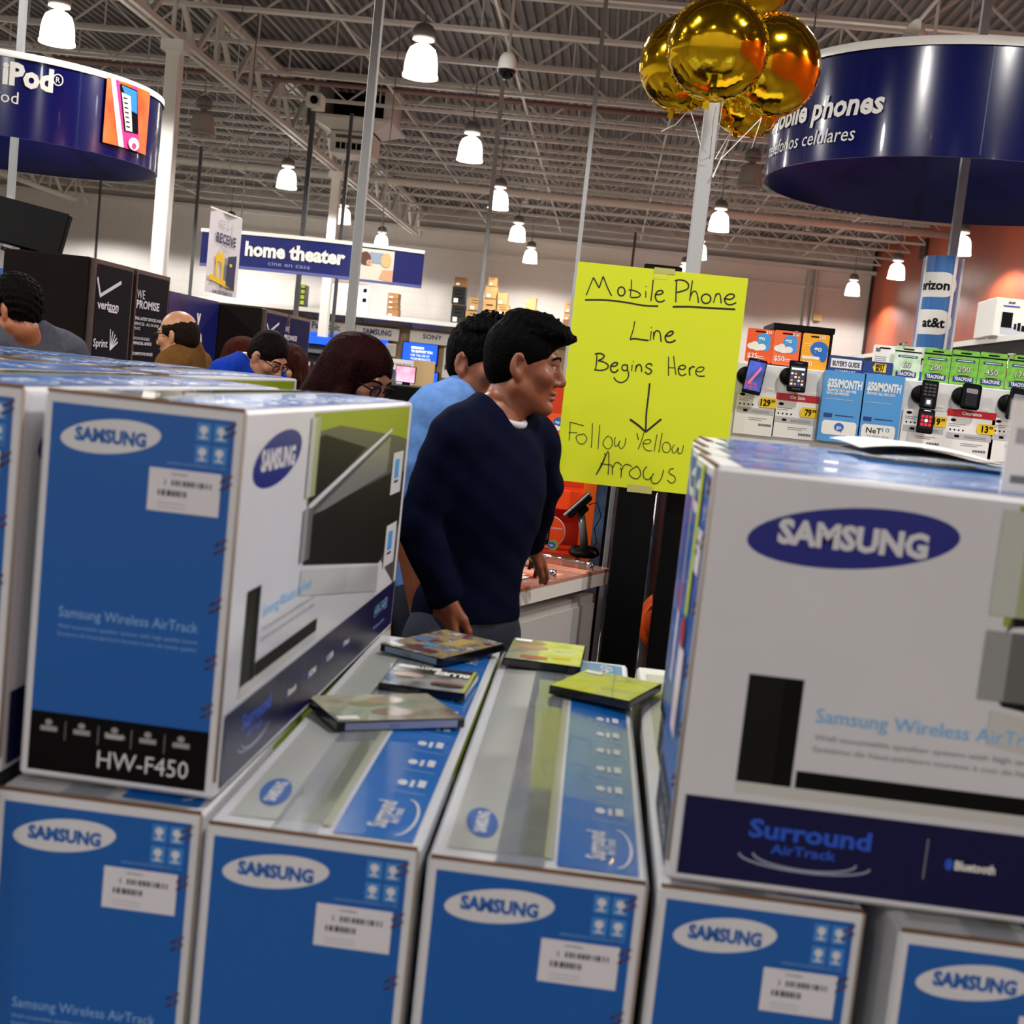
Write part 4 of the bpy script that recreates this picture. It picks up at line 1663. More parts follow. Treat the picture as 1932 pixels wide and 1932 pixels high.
# --- pole behind the sign with gold balloons
PY = 5.5
pp = at(1325, 360, Y=PY)
b = MB()
b.box((-0.03, -0.03, 0), (0.03, 0.03, 6.2), m_poleg, bev=0.004)
o = b.build('power_pole')
o.location = (pp.x, PY, 0)
tag(o, 'grey square pole that the gold balloons are tied to', 'pole')
zt_ = at(1311, 403, Y=PY).z
b = MB()
b.box((-0.036, -0.036, -0.004), (0.036, 0.036, 0.004), m_chrome)
b.tube([(-0.037, -0.037, 0), (-0.045, -0.045, 0.01)], 0.004, m_chrome, 6)
b.build('wire_tie', o, (0, 0, zt_))
m_gold = mat('gold_foil', '#efc022', 0.10, metal=1.0)
m_rib = mat('white_ribbon', '#f0efec', 0.4)


def balloon(px, py, Y, Rpx, tiltz, tilty, roll, label, tail=True, rib=None):
    c = at(px, py, Y=Y)
    R = Rpx / FPX * Y
    t = thing('foil_balloon', c)
    tag(t, label, 'balloon', 'gold foil balloons tied to the grey pole')
    # local: disc in xz plane, facing -y
    M = Matrix.Rotation(tiltz, 4, 'Z') @ Matrix.Rotation(tilty, 4, 'X') @ Matrix.Rotation(roll, 4, 'Y')
    b = MB()
    NR, NT = 26, 120
    vs, fs = [], []
    rnd = random.Random(int(px))
    ph = rnd.random() * 6
    for side in (-1, 1):
        base = len(vs)
        for i in range(NR + 1):
            r = (i / NR) ** 0.8
            th_ = 0.60 * max(0, (1 - r ** 2.6)) ** 0.55
            for k in range(NT):
                a = 2 * PI * k / NT
                pl = r ** 9 * 0.034 * math.cos(30 * a + ph) + r ** 4 * 0.012 * math.cos(13 * a + ph * 2)
                rr = r * (1 - 0.012 * r ** 10 * math.cos(30 * a + ph))
                vs.append(M @ Vector((R * rr * math.sin(a), side * R * (th_ + pl * (1 - r ** 12)), R * rr * math.cos(a))))
        for i in range(NR):
            for k in range(NT):
                k2 = (k + 1) % NT
                q = (base + i * NT + k, base + i * NT + k2, base + (i + 1) * NT + k2, base + (i + 1) * NT + k)
                fs.append(q if side < 0 else q[::-1])
    b.add(vs, fs, m_gold, True)
    b.build('foil_body', t)
    b = MB()
    vs, fs = [], []
    for k in range(NT):
        a = 2 * PI * k / NT
        for r, y in ((0.985, 0), (1.03, 0.004 * math.cos(30 * a))):
            vs.append(M @ Vector((R * r * math.sin(a), R * y * 3, R * r * math.cos(a))))
    for k in range(NT):
        k2 = (k + 1) % NT
        fs.append((2 * k, 2 * k + 1, 2 * k2 + 1, 2 * k2))
    b.add(vs, fs, m_gold, False)
    b.build('seam', t)
    if tail:
        b = MB()
        w_ = 0.011
        P = [M @ Vector(q) for q in ((-w_, 0, -R), (w_, 0, -R), (w_ * 1.3, 0.003, -R - 0.032), (-w_ * 1.3, 0.003, -R - 0.032), (-w_, 0.004, -R), (w_, 0.004, -R), (w_ * 1.3, 0.007, -R - 0.032), (-w_ * 1.3, 0.007, -R - 0.032))]
        b.add(P, [(0, 1, 2, 3), (7, 6, 5, 4), (0, 4, 5, 1), (2, 6, 7, 3), (1, 5, 6, 2), (0, 3, 7, 4)], m_gold)
        b.build('tail', t)
    if rib:
        b = MB()
        for path in rib:
            pts = [at(x, y, Y=yy) - c for x, y, yy in path]
            b.tube(pts, 0.0022, m_rib, 5)
        b.build('ribbon', t)


balloon(1353, 92, 5.16, 91, math.radians(-8), math.radians(12), 0.1, 'front gold foil balloon facing the camera, largest of the bunch', True,
        [[(1352, 195, 5.16), (1346, 225, 5.3), (1339, 300, 5.44)], [(1364, 188, 5.17), (1351, 282, 5.44)]])
balloon(1459, 124, 5.5, 89, math.radians(14), math.radians(8), -0.1, 'right gold foil balloon overlapping the round blue sign', True,
        [[(1437, 222, 5.5), (1360, 300, 5.5), (1344, 333, 5.44)], [(1437, 222, 5.5), (1418, 280, 5.5)]])
balloon(1289, 118, 5.80, 86, math.radians(-30), math.radians(5), 0.2, 'left gold foil balloon behind the front one', True,
        [[(1302, 206, 5.80), (1313, 240, 5.6), (1322, 275, 5.44)], [(1300, 207, 5.80), (1275, 235, 5.8), (1248, 248, 5.8)]])
balloon(1402, 172, 6.1, 86, math.radians(35), math.radians(-18), 0.3, 'lowest gold foil balloon hanging behind the pole', True,
        [[(1378, 250, 6.1), (1349, 300, 5.5)], [(1380, 252, 6.1), (1345, 335, 5.45)]])
balloon(1432, -46, 5.72, 82, math.radians(40), math.radians(30), 0.0, 'upper gold foil balloon cut by the top of the picture', True, None)

# ------------------------------------------------------------------ prepaid phone wall on the right
DY = 4.42
m_board = mat('display_board_white', '#d8d7d6', 0.4)
dx0, dx1 = 0.25, 1.62
dzt = at(1560, 700, Y=DY).z
t = thing('phone_wall_display', ((dx0 + dx1) / 2, DY, 0))
tag(t, 'white slanted display board with demo phones behind the big speaker box', 'display unit')
ox = (dx0 + dx1) / 2
b = MB()
b.box((dx0 - ox, 0.0, 1.25), (dx1 - ox, 0.06, dzt), m_board, bev=0.003)
b.build('board', t)
b = MB()
b.box((dx0 - ox, 0.06, dzt - 0.012), (dx1 - ox, 0.5, dzt - 0.002), m_board)
b.build('top_shelf', t)
b = MB()
b.box((dx0 - ox, 0.0, 0), (dx1 - ox, 0.62, 1.25), m_black, bev=0.005)
b.build('base_cabinet', t)
b = MB()
for x in (0.28, 0.62, 0.98, 1.34):
    b.tube([(x - ox, 0.1, dzt - 0.01), (x - ox, 0.1, dzt + 0.12)], 0.004, m_chrome, 6)
    b.tube([(x - ox, 0.1, dzt + 0.12), (x - ox, 0.02, dzt + 0.12)], 0.004, m_chrome, 6)
b.build('card_hook', t)


def at_d(px, py):
    return at(px, py, Y=DY)


def pxm(v, Y=DY):
    return v / FPX * Y


GRP_R = 'prepaid refill cards along the top of the phone display'
m_cgreen = mat('refill_green', '#63ab36', 0.3, col2='#86c455', scale=60)
m_cgreenp = mat('refill_green_pale', '#a9d79b', 0.25, col2='#e4efe2', scale=25)
m_corange = mat('refill_orange', '#e4551f', 0.3)
m_corangel = mat('refill_orange_light', '#ea6a3c', 0.25)
m_cyel = mat('refill_amber', '#eda427', 0.3)
m_gblue = mat('go_blue', '#1f66b8', 0.35)
m_glb = mat('go_light_blue', '#3c93d8', 0.35)
m_tf = mat('refill_navy', '#1d2f7e', 0.35)


def refill(px, py, wpx, hpx, draw, mm, label, Yo=0.02, name='refill_card'):
    p = at(px, py, Y=DY - 0.0 + Yo)
    W, H = pxm(wpx), pxm(hpx)
    o_ = thing(name, (p.x, DY + Yo, p.z - H / 2))
    tag(o_, label, 'card', GRP_R)
    b = MB()
    b.prism([(-W / 2 + 0.004, 0), (W / 2 - 0.004, 0), (W / 2, 0.004), (W / 2, H - 0.004), (W / 2 - 0.004, H), (-W / 2 + 0.004, H), (-W / 2, H - 0.004), (-W / 2, 0.004)], frame((0, 0.002, 0), (1, 0, 0), (0, 0, 1)), 0.003, mm)
    b.build('card', o_)
    b = MB()
    f = Face(b, (0, -0.001, 0), (1, 0, 0), (0, 0, 1), 0.0006)
    f.rrect(-0.018, H - 0.012, 0.018, H - 0.007, 0.002, m_ink, 1)
    draw(f, W, H)
    b.build('printing', o_)
    return o_


def d_go(f, W, H, val='35'):
    f.ellipse(0.012, H * 0.7, 0.024, 0.02, m_glb)
    f.ellipse(0.022, H * 0.5, 0.014, 0.016, m_glb)
    f.text('go', -0.006, H * 0.66, 0.015, m_off, 4, bold=0.03)
    for a, c_, r in ((-0.025, 0.47, 0.016), (-0.008, 0.44, 0.018), (0.008, 0.46, 0.014), (-0.016, 0.52, 0.012)):
        f.ellipse(a, H * c_, r, 0.011, m_off, 2)
    f.text('$' + val, -W * 0.42, H * 0.12, 0.016, m_off, 2, bold=0.02)
    f.text('$' + val, W * 0.18, H * 0.87, 0.01, m_off, 2, bold=0.02)
    f.rect(-W * 0.05, H * 0.12, W * 0.25, H * 0.14, m_off, 2)
    f.rect(-W * 0.05, H * 0.17, W * 0.2, H * 0.19, m_off, 2)


def d_go60(f, W, H):
    f.ellipse(0.014, H * 0.58, 0.03, 0.026, m_gblue)
    f.ellipse(0.03, H * 0.4, 0.012, 0.02, m_gblue)
    f.text('go', -0.004, H * 0.52, 0.018, m_off, 4, bold=0.03)
    f.rect(-W * 0.45, H * 0.29, W * 0.2, H * 0.37, m_off)
    f.text('$60', -W * 0.42, H * 0.1, 0.015, m_off, 2, bold=0.02)
    f.text('$60', W * 0.1, H * 0.87, 0.01, m_off, 2, bold=0.02)
    f.rect(-W * 0.42, H * 0.7, -W * 0.1, H * 0.715, m_off)
    f.rect(-W * 0.42, H * 0.65, -W * 0.15, H * 0.665, m_off)


refill(1433, 652, 49, 62, lambda f, W, H: d_go(f, W, H, '35'), m_corange, 'orange 35 dollar refill card beside the yellow sign', 0.03)
refill(1483.5, 657, 49, 64, lambda f, W, H: d_go(f, W, H, '50'), m_corangel, 'paler orange 50 dollar refill card, second from the yellow sign', 0.03)
refill(1537, 664, 49, 66, d_go60, m_cyel, 'amber 60 dollar refill card, third from the yellow sign', 0.03)


def d_tf(val):
    def g(f, W, H):
        f.rect(-W * 0.5, H * 0.82, W * 0.5, H * 0.86, m_ink)
        f.rect(-W * 0.36, H * 0.66, W * 0.36, H * 0.73, m_tf)
        f.rect(-W * 0.3, H * 0.685, W * 0.3, H * 0.705, m_off, 2)
        f.text(val, 0, H * 0.36, 0.019, m_ink, 2, align='c', bold=0.04)
        f.text(val, -0.0006, H * 0.363, 0.019, m_off, 3, align='c', bold=0.0)
        f.rect(-W * 0.2, H * 0.26, W * 0.2, H * 0.28, m_ink, 2)
        f.rect(-W * 0.38, H * 0.08, W * 0.38, H * 0.24, m_tf, 2)
        f.text('TRACFONE', 0, H * 0.12, 0.011, m_off, 3, align='c', bold=0.03, w=W * 0.66)
    return g


def d_50(f, W, H):
    f.text('50', -W * 0.4, H * 0.78, 0.011, m_ink, 2, bold=0.03)
    for k in range(4):
        f.rect(-W * 0.4, H * (0.6 - 0.06 * k), W * 0.1, H * (0.62 - 0.06 * k), m_grey6)


refill(1667, 680, 42, 56, d_50, m_lab, 'white 50 minute card at the start of the green refill cards', 0.05)
refill(1711.5, 685, 49, 61, d_tf('60'), m_cgreenp, 'pale glossy green refill card marked 60', 0.03)
refill(1766.8, 690, 49, 62, d_tf('200'), m_cgreen, 'green refill card marked 200 directly right of the card marked 60', 0.03)
refill(1819.6, 694, 49, 63, d_tf('200'), m_cgreen, 'green refill card marked 200 directly left of the card marked 450', 0.03)
refill(1871.8, 699, 49, 64, d_tf('450'), m_cgreen, 'green refill card marked 450', 0.03)
refill(1926, 704, 49, 65, d_tf('175'), m_cgreen, 'green refill card marked 175 at the right end', 0.03)


def d_bg(f, W, H):
    f.rect(-W * 0.44, H * 0.35, W * 0.44, H * 0.85, m_off)
    f.text("BUYER'S GUIDE", 0, H * 0.45, 0.016, mat('guide_navy', '#14244f', 0.4), 2, w=W * 0.78, align='c', bold=0.03)
    f.text('COMPARE', 0, H * 0.08, 0.01, m_off, 2, align='c', w=W * 0.6)


def d_bb(f, W, H):
    f.poly([(-0.012, H * 0.45), (0.026, H * 0.45), (0.026, H * 0.9), (-0.012, H * 0.9), (-0.018, H * 0.68)], m_yel)
    f.text('BEST', 0.006, H * 0.7, 0.01, m_ink, 2, align='c', bold=0.04)
    f.text('BUY', 0.006, H * 0.49, 0.01, m_ink, 2, align='c', bold=0.04)
    f.text('mobile', 0.006, H * 0.14, 0.012, m_off, 2, align='c', bold=0.04, shear=0.2)


m_gn = mat('guide_blue', '#1c3a78', 0.35)
GRP_R = 'guide signs along the top of the phone display'
refill(1596, 690, 64, 34, d_bg, m_gn, "navy guide sign with white buyer's guide panel", 0.02, 'guide_sign')
refill(1656, 700, 54, 34, d_bb, m_gn, 'navy guide sign with a yellow tag logo', 0.015, 'guide_sign')


# demo phones
def puck(px, py):
    p = at(px, py, Y=DY)
    b = MB()
    b.lathe([(0, 0), (0.03, 0), (0.03, 0.012), (0.02, 0.02), (0, 0.02)], m_black, n=20, M=Matrix.Rotation(PI / 2, 4, 'X'))
    return b


def demo_phone(px, py, wpx, hpx, rot, label, draw, body=m_black, rad=0.006):
    p = at(px, py, Y=DY - 0.03)
    W, H = pxm(wpx, DY - 0.03), pxm(hpx, DY - 0.03)
    t = thing('demo_phone', (p.x, DY - 0.02, p.z))
    t.rotation_euler = (math.radians(-6), rot, 0)
    tag(t, label, 'phone', 'demo phones on the white display board')
    b = MB()
    b.box((-W / 2, -0.014, -H / 2), (W / 2, -0.003, H / 2), body, bev=rad * 0.6)
    b.build('body', t)
    b = MB()
    f = Face(b, (0, -0.0142, 0), (1, 0, 0), (0, 0, 1), 0.0005)
    draw(f, W, H)
    b.build('screen', t)
    b = MB()
    b.lathe([(0, -0.022), (0.03, -0.022), (0.03, -0.006), (0.024, 0.002), (0, 0.002)], m_black, (-W * 0.42, -0.0, 0.0), 20, M=Matrix.Rotation(PI / 2, 4, 'X'))
    b.build('security_mount', t)
    return t


m_s1 = mat('phone_screen_blue', '#2746b8', 0.15, emit=0.35, col2='#0d1a4a', scale=25)
m_s2 = mat('phone_screen_dark', '#1a1c24', 0.15)
m_icon = mat('phone_icon', '#c8d4e4', 0.3, emit=0.4)
m_red = mat('phone_red', '#c01828', 0.3, emit=0.3)


def s_lg(f, W, H):
    f.rect(-W * 0.44, -H * 0.4, W * 0.44, H * 0.42, m_s1)
    f.poly([(-W * 0.3, -H * 0.2), (W * 0.2, H * 0.3), (W * 0.28, H * 0.24), (-W * 0.2, -H * 0.25)], mat('phone_pink', '#b85a8a', 0.2, emit=0.3), 2)
    for i in range(3):
        for j in range(2):
            f.rect(-W * 0.38 + i * W * 0.22, -H * 0.34 + j * H * 0.09, -W * 0.26 + i * W * 0.22, -H * 0.28 + j * H * 0.09, m_red, 3)
    f.text('LG', 0, H * 0.445, 0.004, m_grey6, 2, align='c')


def s_sam(f, W, H):
    f.rect(-W * 0.42, -H * 0.34, W * 0.42, H * 0.32, m_s2)
    f.rect(-W * 0.36, H * 0.2, W * 0.36, H * 0.27, m_icon, 2)
    for i in range(4):
        for j in range(4):
            f.rect(-W * 0.36 + i * W * 0.19, -H * 0.28 + j * H * 0.11, -W * 0.24 + i * W * 0.19, -H * 0.22 + j * H * 0.11, [m_icon, mat('phone_icon_orange', '#d88a4a', 0.3, emit=0.3), m_s1][(i + j) % 3], 2)
    f.text('SAMSUNG', 0, -H * 0.42, 0.004, m_grey6, 2, align='c')
    f.rect(-W * 0.2, H * 0.42, W * 0.2, H * 0.43, m_grey6, 2)


def s_pad(f, W, H):
    for i in range(3):
        for j in range(4):
            f.rrect(-W * 0.36 + i * W * 0.26, -H * 0.05 + j * H * 0.12, -W * 0.16 + i * W * 0.26, H * 0.02 + j * H * 0.12, 0.001, mat('phone_key', '#3a3a3c', 0.3), 1)
    f.rrect(-W * 0.22, -H * 0.42, W * 0.22, -H * 0.14, 0.003, mat('phone_key', '#3a3a3c', 0.3), 1)
    f.rrect(-W * 0.12, -H * 0.35, W * 0.12, -H * 0.2, 0.002, m_icon, 2)


def s_fl(f, W, H):
    f.rect(-W * 0.4, -H * 0.3, W * 0.4, H * 0.34, m_s2)
    for i in range(3):
        for j in range(3):
            f.rect(-W * 0.32 + i * W * 0.23, -H * 0.2 + j * H * 0.16, -W * 0.14 + i * W * 0.23, -H * 0.08 + j * H * 0.16, m_red if (i, j) != (1, 1) else m_icon, 2)
    f.rect(-W * 0.2, H * 0.4, W * 0.2, H * 0.43, m_icon, 2)


def s_slim(f, W, H):
    f.rrect(-W * 0.3, -H * 0.36, W * 0.3, H * 0.32, 0.006, m_s2, 1)
    f.rrect(-W * 0.3, H * 0.12, W * 0.3, H * 0.3, 0.004, m_grey, 2)


demo_phone(1423.6, 711, 35, 66, math.radians(7), 'tilted black smartphone with blue screen beside the yellow sign', s_lg)
demo_phone(1504.4, 711, 34, 58, 0, 'black smartphone with an icon grid above the red on-sale tag', s_sam)
tf = demo_phone(1753, 745, 30, 52, math.radians(2), 'open black flip phone with keypad and red icons on its screen', s_pad)
b = MB()
Wf, Hf = pxm(30), pxm(46)
b.box((-Wf / 2, -0.020, -0.047 - Hf), (Wf / 2, -0.010, -0.049), m_black, bev=0.004)
lw = b.build('lower_half', tf)
b = MB()
f = Face(b, (0, -0.0204, -0.048 - Hf / 2), (1, 0, 0), (0, 0, 1), 0.0005)
s_fl(f, Wf, Hf)
b.build('small_screen', lw)
demo_phone(1832, 749, 35, 48, math.radians(3), 'closed rounded black flip phone above the red clearance tag', s_slim, m_black, 0.012)
demo_phone(1920, 764, 36, 60, math.radians(6), 'black phone cut by the right edge above the white price card', s_slim, m_black, 0.01)

# price cards
GPC = 'price cards on the phone display board'


def price_card(px, py, wpx, hpx, label, price, head=None, logo='bar', Yo=-0.004):
    p = at(px, py, Y=DY)
    W, H = pxm(wpx), pxm(hpx)
    t = thing('price_card', (p.x, DY + Yo, p.z - H / 2))
    tag(t, label, 'price card', GPC)
    b = MB()
    b.box((-W / 2, -0.002, 0), (W / 2, 0, H), m_lab)
    b.build('card', t)
    b = MB()
    f = Face(b, (0, -0.002, 0), (1, 0, 0), (0, 0, 1), 0.0005)
    top = H
    if head:
        hh = 0.024
        f.rect(-W / 2, H - hh, W / 2, H, mat('sale_red', '#b8121c', 0.4))
        f.text(head, 0, H - hh + 0.008, 0.011, m_off, 2, align='c', bold=0.02)
        top = H - hh
    f.ellipse(-W * 0.36, top - 0.012, 0.009, 0.005, m_ink)
    f.rect(-W * 0.44, top - 0.026, -W * 0.1, top - 0.024, m_grey6)
    f.rect(-W * 0.44, top - 0.032, -W * 0.2, top - 0.030, m_grey6)
    for k in range(4):
        f.ellipse(-W * 0.4 + k * 0.014, top - 0.044, 0.003, 0.003, m_ink)
    f.rect(-W * 0.46, top - 0.074, W * 0.46, top - 0.054, mat('card_grey_band', '#b9b9bb', 0.5))
    f.rect(-W * 0.3, top - 0.068, -W * 0.2, top - 0.06, m_ink, 2)
    f.rect(-W * 0.1, top - 0.063, W * 0.35, top - 0.061, m_grey6, 2)
    f.rect(-W * 0.1, top - 0.068, W * 0.35, top - 0.066, m_grey6, 2)
    f.rect(-W * 0.15, top - 0.088, W * 0.3, top - 0.086, m_grey6)
    f.rect(-W * 0.15, top - 0.094, W * 0.2, top - 0.092, m_grey6)
    for k in range(14):
        f.rect(W * 0.12 + k * 0.003, top - 0.112, W * 0.12 + k * 0.003 + (0.0015 if k % 3 else 0.0022), top - 0.104, m_ink)
    b.build('printing', t)
    if price:
        b = MB()
        x1, z1 = W * 0.5, top - 0.016
        f = Face(b, (0, -0.0035, 0), (1, 0, 0), (0, 0, 1), 0.0006)
        f.poly([(x1 - 0.052, z1 - 0.033), (x1, z1 - 0.033), (x1, z1), (x1 - 0.052, z1), (x1 - 0.058, z1 - 0.01), (x1 - 0.058, z1 - 0.024)], m_yel)
        f.text(price, x1 - 0.02, z1 - 0.027, 0.021, m_ink, 2, align='r', bold=0.035, w=0.011 * len(price))
        f.text('99', x1 - 0.018, z1 - 0.015, 0.009, m_ink, 2, bold=0.03, w=0.013)
        b.build('price_tag', t)
    return t


price_card(1424, 780, 74, 80, 'white price card marked 129 under the tilted smartphone', '129')
price_card(1500, 786, 79, 82, 'white price card marked 79 with a red on-sale header', '79', 'On Sale')
price_card(1740, 815, 80, 80, 'white price card partly covered by the open flip phone', '19')
price_card(1827, 822, 88, 92, 'white price card marked 13 with a red clearance header', '13', 'Clearance')
price_card(1908, 832, 80, 80, 'white price card at the right edge beneath the last phone', None)
for px, py in ((1452, 737), (1536, 745), (1774, 770), (1858, 776)):
    p = at(px, py, Y=DY)
    b = MB()
    b.box((-0.012, -0.0015, -0.008), (0.012, 0, 0.008), m_lab)
    f = Face(b, (0, -0.0015, 0), (1, 0, 0), (0, 0, 1), 0.0005)
    f.text('DNI', 0, -0.004, 0.008, m_grey6, 1, align='c')
    o = b.build('code_sticker')
    o.location = (p.x, DY - 0.0005, p.z)
    tag(o, 'tiny white code sticker beside a demo phone on the board', 'sticker', 'code stickers on the display board')


def brochure(px, py, wpx, hpx, label, lines, draw):
    p = at(px, py, Y=DY - 0.02)
    W, H = pxm(wpx), pxm(hpx)
    t = thing('plan_brochure', (p.x, DY - 0.02, p.z - H / 2))
    tag(t, label, 'brochure', 'blue plan brochures in the middle of the phone display')
    b = MB()
    b.box((-W / 2, -0.006, 0), (W / 2, 0.015, H), mat('brochure_blue', '#4d93cf', 0.35))
    b.build('cover', t)
    b = MB()
    f = Face(b, (0, -0.006, 0), (1, 0, 0), (0, 0, 1), 0.0005)
    f.text(lines[0], -W * 0.41, H * 0.77, 0.026, m_off, 1, w=W * 0.84, bold=0.045)
    f.text(lines[1], -W * 0.41, H * 0.71, 0.008, m_off, 1, w=W * 0.72, bold=0.03)
    if lines[2]:
        f.text(lines[2], -W * 0.41, H * 0.665, 0.008, m_off, 1, w=W * 0.55, bold=0.03)
    f.rect(-W * 0.41, H * 0.6, W * 0.25, H * 0.608, mat('print_pale_blue', '#b5bcc9', 0.5))
    f.rrect(-W * 0.41, H * 0.34, -W * 0.2, H * 0.4, 0.002, m_gn, 1)
    f.rect(-W * 0.14, H * 0.37, W * 0.32, H * 0.385, m_gn, 1)
    f.rrect(-W * 0.42, H * 0.1, W * 0.42, H * 0.30, 0.011, m_off, 1)
    draw(f, W, H)
    b.build('printing', t)


def dr_go(f, W, H):
    f.ellipse(0, H * 0.215, 0.016, 0.014, m_gblue, 2)
    f.poly([(0.004, H * 0.17), (0.014, H * 0.2), (0.008, H * 0.13)], m_gblue, 2)
    f.text('go', 0, H * 0.19, 0.012, m_off, 3, align='c', bold=0.02)


def dr_net(f, W, H):
    f.text('NeT', -W * 0.3, H * 0.18, 0.018, m_ink, 2, w=W * 0.38, bold=0.01)
    f.text('10', W * 0.1, H * 0.21, 0.014, mat('print_blue2', '#2f7ac0', 0.4), 2, w=W * 0.18)
    f.text('WIRELESS', -W * 0.28, H * 0.125, 0.007, m_grey6, 2, w=W * 0.56)


brochure(1587, 768, 75, 130, 'light blue plan brochure marked 35 dollars a month', ('$35/MONTH', 'UNLIMITED TEXT AND WEB', 'WITH 300 MINUTES'), dr_go)
brochure(1661, 775, 73, 132, 'light blue plan brochure marked 50 dollars a month', ('$50/MONTH', 'UNLIMITED TALK, TEXT, DATA', ''), dr_net)
# ================================================================== PEOPLE (smooth implicit bodies turned into meshes)
def surface_nets(vol, lo, h):
    s = vol < 0
    n0, n1, n2 = vol.shape
    c = [(i, j, k) for i in (0, 1) for j in (0, 1) for k in (0, 1)]
    cnt = sum(s[i:n0 - 1 + i, j:n1 - 1 + j, k:n2 - 1 + k].astype(np.int8) for i, j, k in c)
    cells = np.argwhere((cnt > 0) & (cnt < 8))
    idx = -np.ones((n0 - 1, n1 - 1, n2 - 1), np.int64)
    idx[tuple(cells.T)] = np.arange(len(cells))
    acc = np.zeros((len(cells), 3))
    num = np.zeros(len(cells))
    for a in c:
        for ax in range(3):
            if a[ax]:
                continue
            b = list(a)
            b[ax] = 1
            va = vol[tuple((cells + a).T)]
            vb = vol[tuple((cells + b).T)]
            m = (va < 0) != (vb < 0)
            t = np.where(m, va / np.where(m, va - vb, 1), 0)
            p = np.repeat(np.array([a], float), len(cells), 0)
            p[:, ax] += t
            acc += p * m[:, None]
            num += m
    V = (cells + acc / num[:, None]) * h + np.array(lo)
    quads = []
    for ax in range(3):
        sl0 = [slice(None)] * 3
        sl1 = [slice(None)] * 3
        sl0[ax] = slice(0, -1)
        sl1[ax] = slice(1, None)
        ch = s[tuple(sl0)] != s[tuple(sl1)]
        e = np.argwhere(ch)
        u, v = (ax + 1) % 3, (ax + 2) % 3
        ok = (e[:, u] > 0) & (e[:, v] > 0) & (e[:, u] < vol.shape[u] - 1) & (e[:, v] < vol.shape[v] - 1)
        e = e[ok]
        du, dv = np.zeros(3, int), np.zeros(3, int)
        du[u], dv[v] = 1, 1
        q = np.stack([idx[tuple((e - du - dv).T)], idx[tuple((e - dv).T)], idx[tuple(e.T)], idx[tuple((e - du).T)]], 1)
        neg = s[tuple(e.T)]
        q[~neg] = q[~neg][:, ::-1]
        quads.append(q)
    return V, np.concatenate(quads)


class Sdf:
    def __init__(s, lo, hi, h):
        s.h = h
        s.lo = np.array(lo, float)
        s.n = np.ceil((np.array(hi) - s.lo) / h).astype(int) + 1
        s.vol = np.full(s.n, 0.08, np.float32)
        s.ax = [(s.lo[i] + h * np.arange(s.n[i])).astype(np.float32) for i in range(3)]

    def block(s, lo, hi):
        sl = []
        for i in range(3):
            a = max(0, int((lo[i] - s.lo[i]) / s.h) - 1)
            b = min(s.n[i], int((hi[i] - s.lo[i]) / s.h) + 3)
            sl.append(slice(a, max(a, b)))
        g = np.meshgrid(*[s.ax[i][sl[i]] for i in range(3)], indexing='ij', sparse=True)
        return tuple(sl), g

    def op(s, sl, d, k, sub=False):
        v = s.vol[sl]
        if sub:
            hh = np.clip(0.5 - 0.5 * (v + d) / k, 0, 1)
            s.vol[sl] = v * (1 - hh) + (-d) * hh + k * hh * (1 - hh)
        else:
            hh = np.clip(0.5 + 0.5 * (v - d) / k, 0, 1)
            s.vol[sl] = v * (1 - hh) + d * hh - k * hh * (1 - hh)

    def cone(s, a, b, r1, r2, k=0.02, sub=False, inf=0.0):
        a, b = np.array(a, float), np.array(b, float)
        r1, r2 = r1 + inf, r2 + inf
        m = max(r1, r2) + 0.05
        sl, (X, Y, Z) = s.block(np.minimum(a, b) - m, np.maximum(a, b) + m)
        ba = b - a
        L = max(float(ba @ ba), 1e-12)
        t = np.clip(((X - a[0]) * ba[0] + (Y - a[1]) * ba[1] + (Z - a[2]) * ba[2]) / L, 0, 1)
        d = np.sqrt((X - a[0] - t * ba[0]) ** 2 + (Y - a[1] - t * ba[1]) ** 2 + (Z - a[2] - t * ba[2]) ** 2) - (r1 + (r2 - r1) * t)
        s.op(sl, d, k, sub)

    def ell(s, c, r, k=0.02, R=None, sub=False, inf=0.0):
        c = np.array(c, float)
        r = np.array(r, float) + inf
        m = r.max() + 0.05
        sl, (X, Y, Z) = s.block(c - m, c + m)
        x, y, z = X - c[0], Y - c[1], Z - c[2]
        if R is not None:
            x, y, z = R[0, 0] * x + R[1, 0] * y + R[2, 0] * z, R[0, 1] * x + R[1, 1] * y + R[2, 1] * z, R[0, 2] * x + R[1, 2] * y + R[2, 2] * z
        k0 = np.sqrt((x / r[0]) ** 2 + (y / r[1]) ** 2 + (z / r[2]) ** 2)
        k1 = np.sqrt((x / r[0] ** 2) ** 2 + (y / r[1] ** 2) ** 2 + (z / r[2] ** 2) ** 2) + 1e-9
        s.op(sl, k0 * (k0 - 1) / k1, k, sub)

    def clip(s, p, n):
        """keep the side opposite to n"""
        X, Y, Z = np.meshgrid(*s.ax, indexing='ij', sparse=True)
        n = np.array(n, float)
        n = n / np.linalg.norm(n)
        s.vol = np.maximum(s.vol, ((X - p[0]) * n[0] + (Y - p[1]) * n[1] + (Z - p[2]) * n[2]).astype(np.float32))

    def ripple(s, fn):
        X, Y, Z = np.meshgrid(*s.ax, indexing='ij', sparse=True)
        s.vol = s.vol + fn(X, Y, Z).astype(np.float32)

    def mesh(s):
        s.vol[0], s.vol[-1] = 1, 1
        s.vol[:, 0], s.vol[:, -1] = 1, 1
        s.vol[:, :, 0], s.vol[:, :, -1] = 1, 1
        return surface_nets(s.vol, s.lo, s.h)


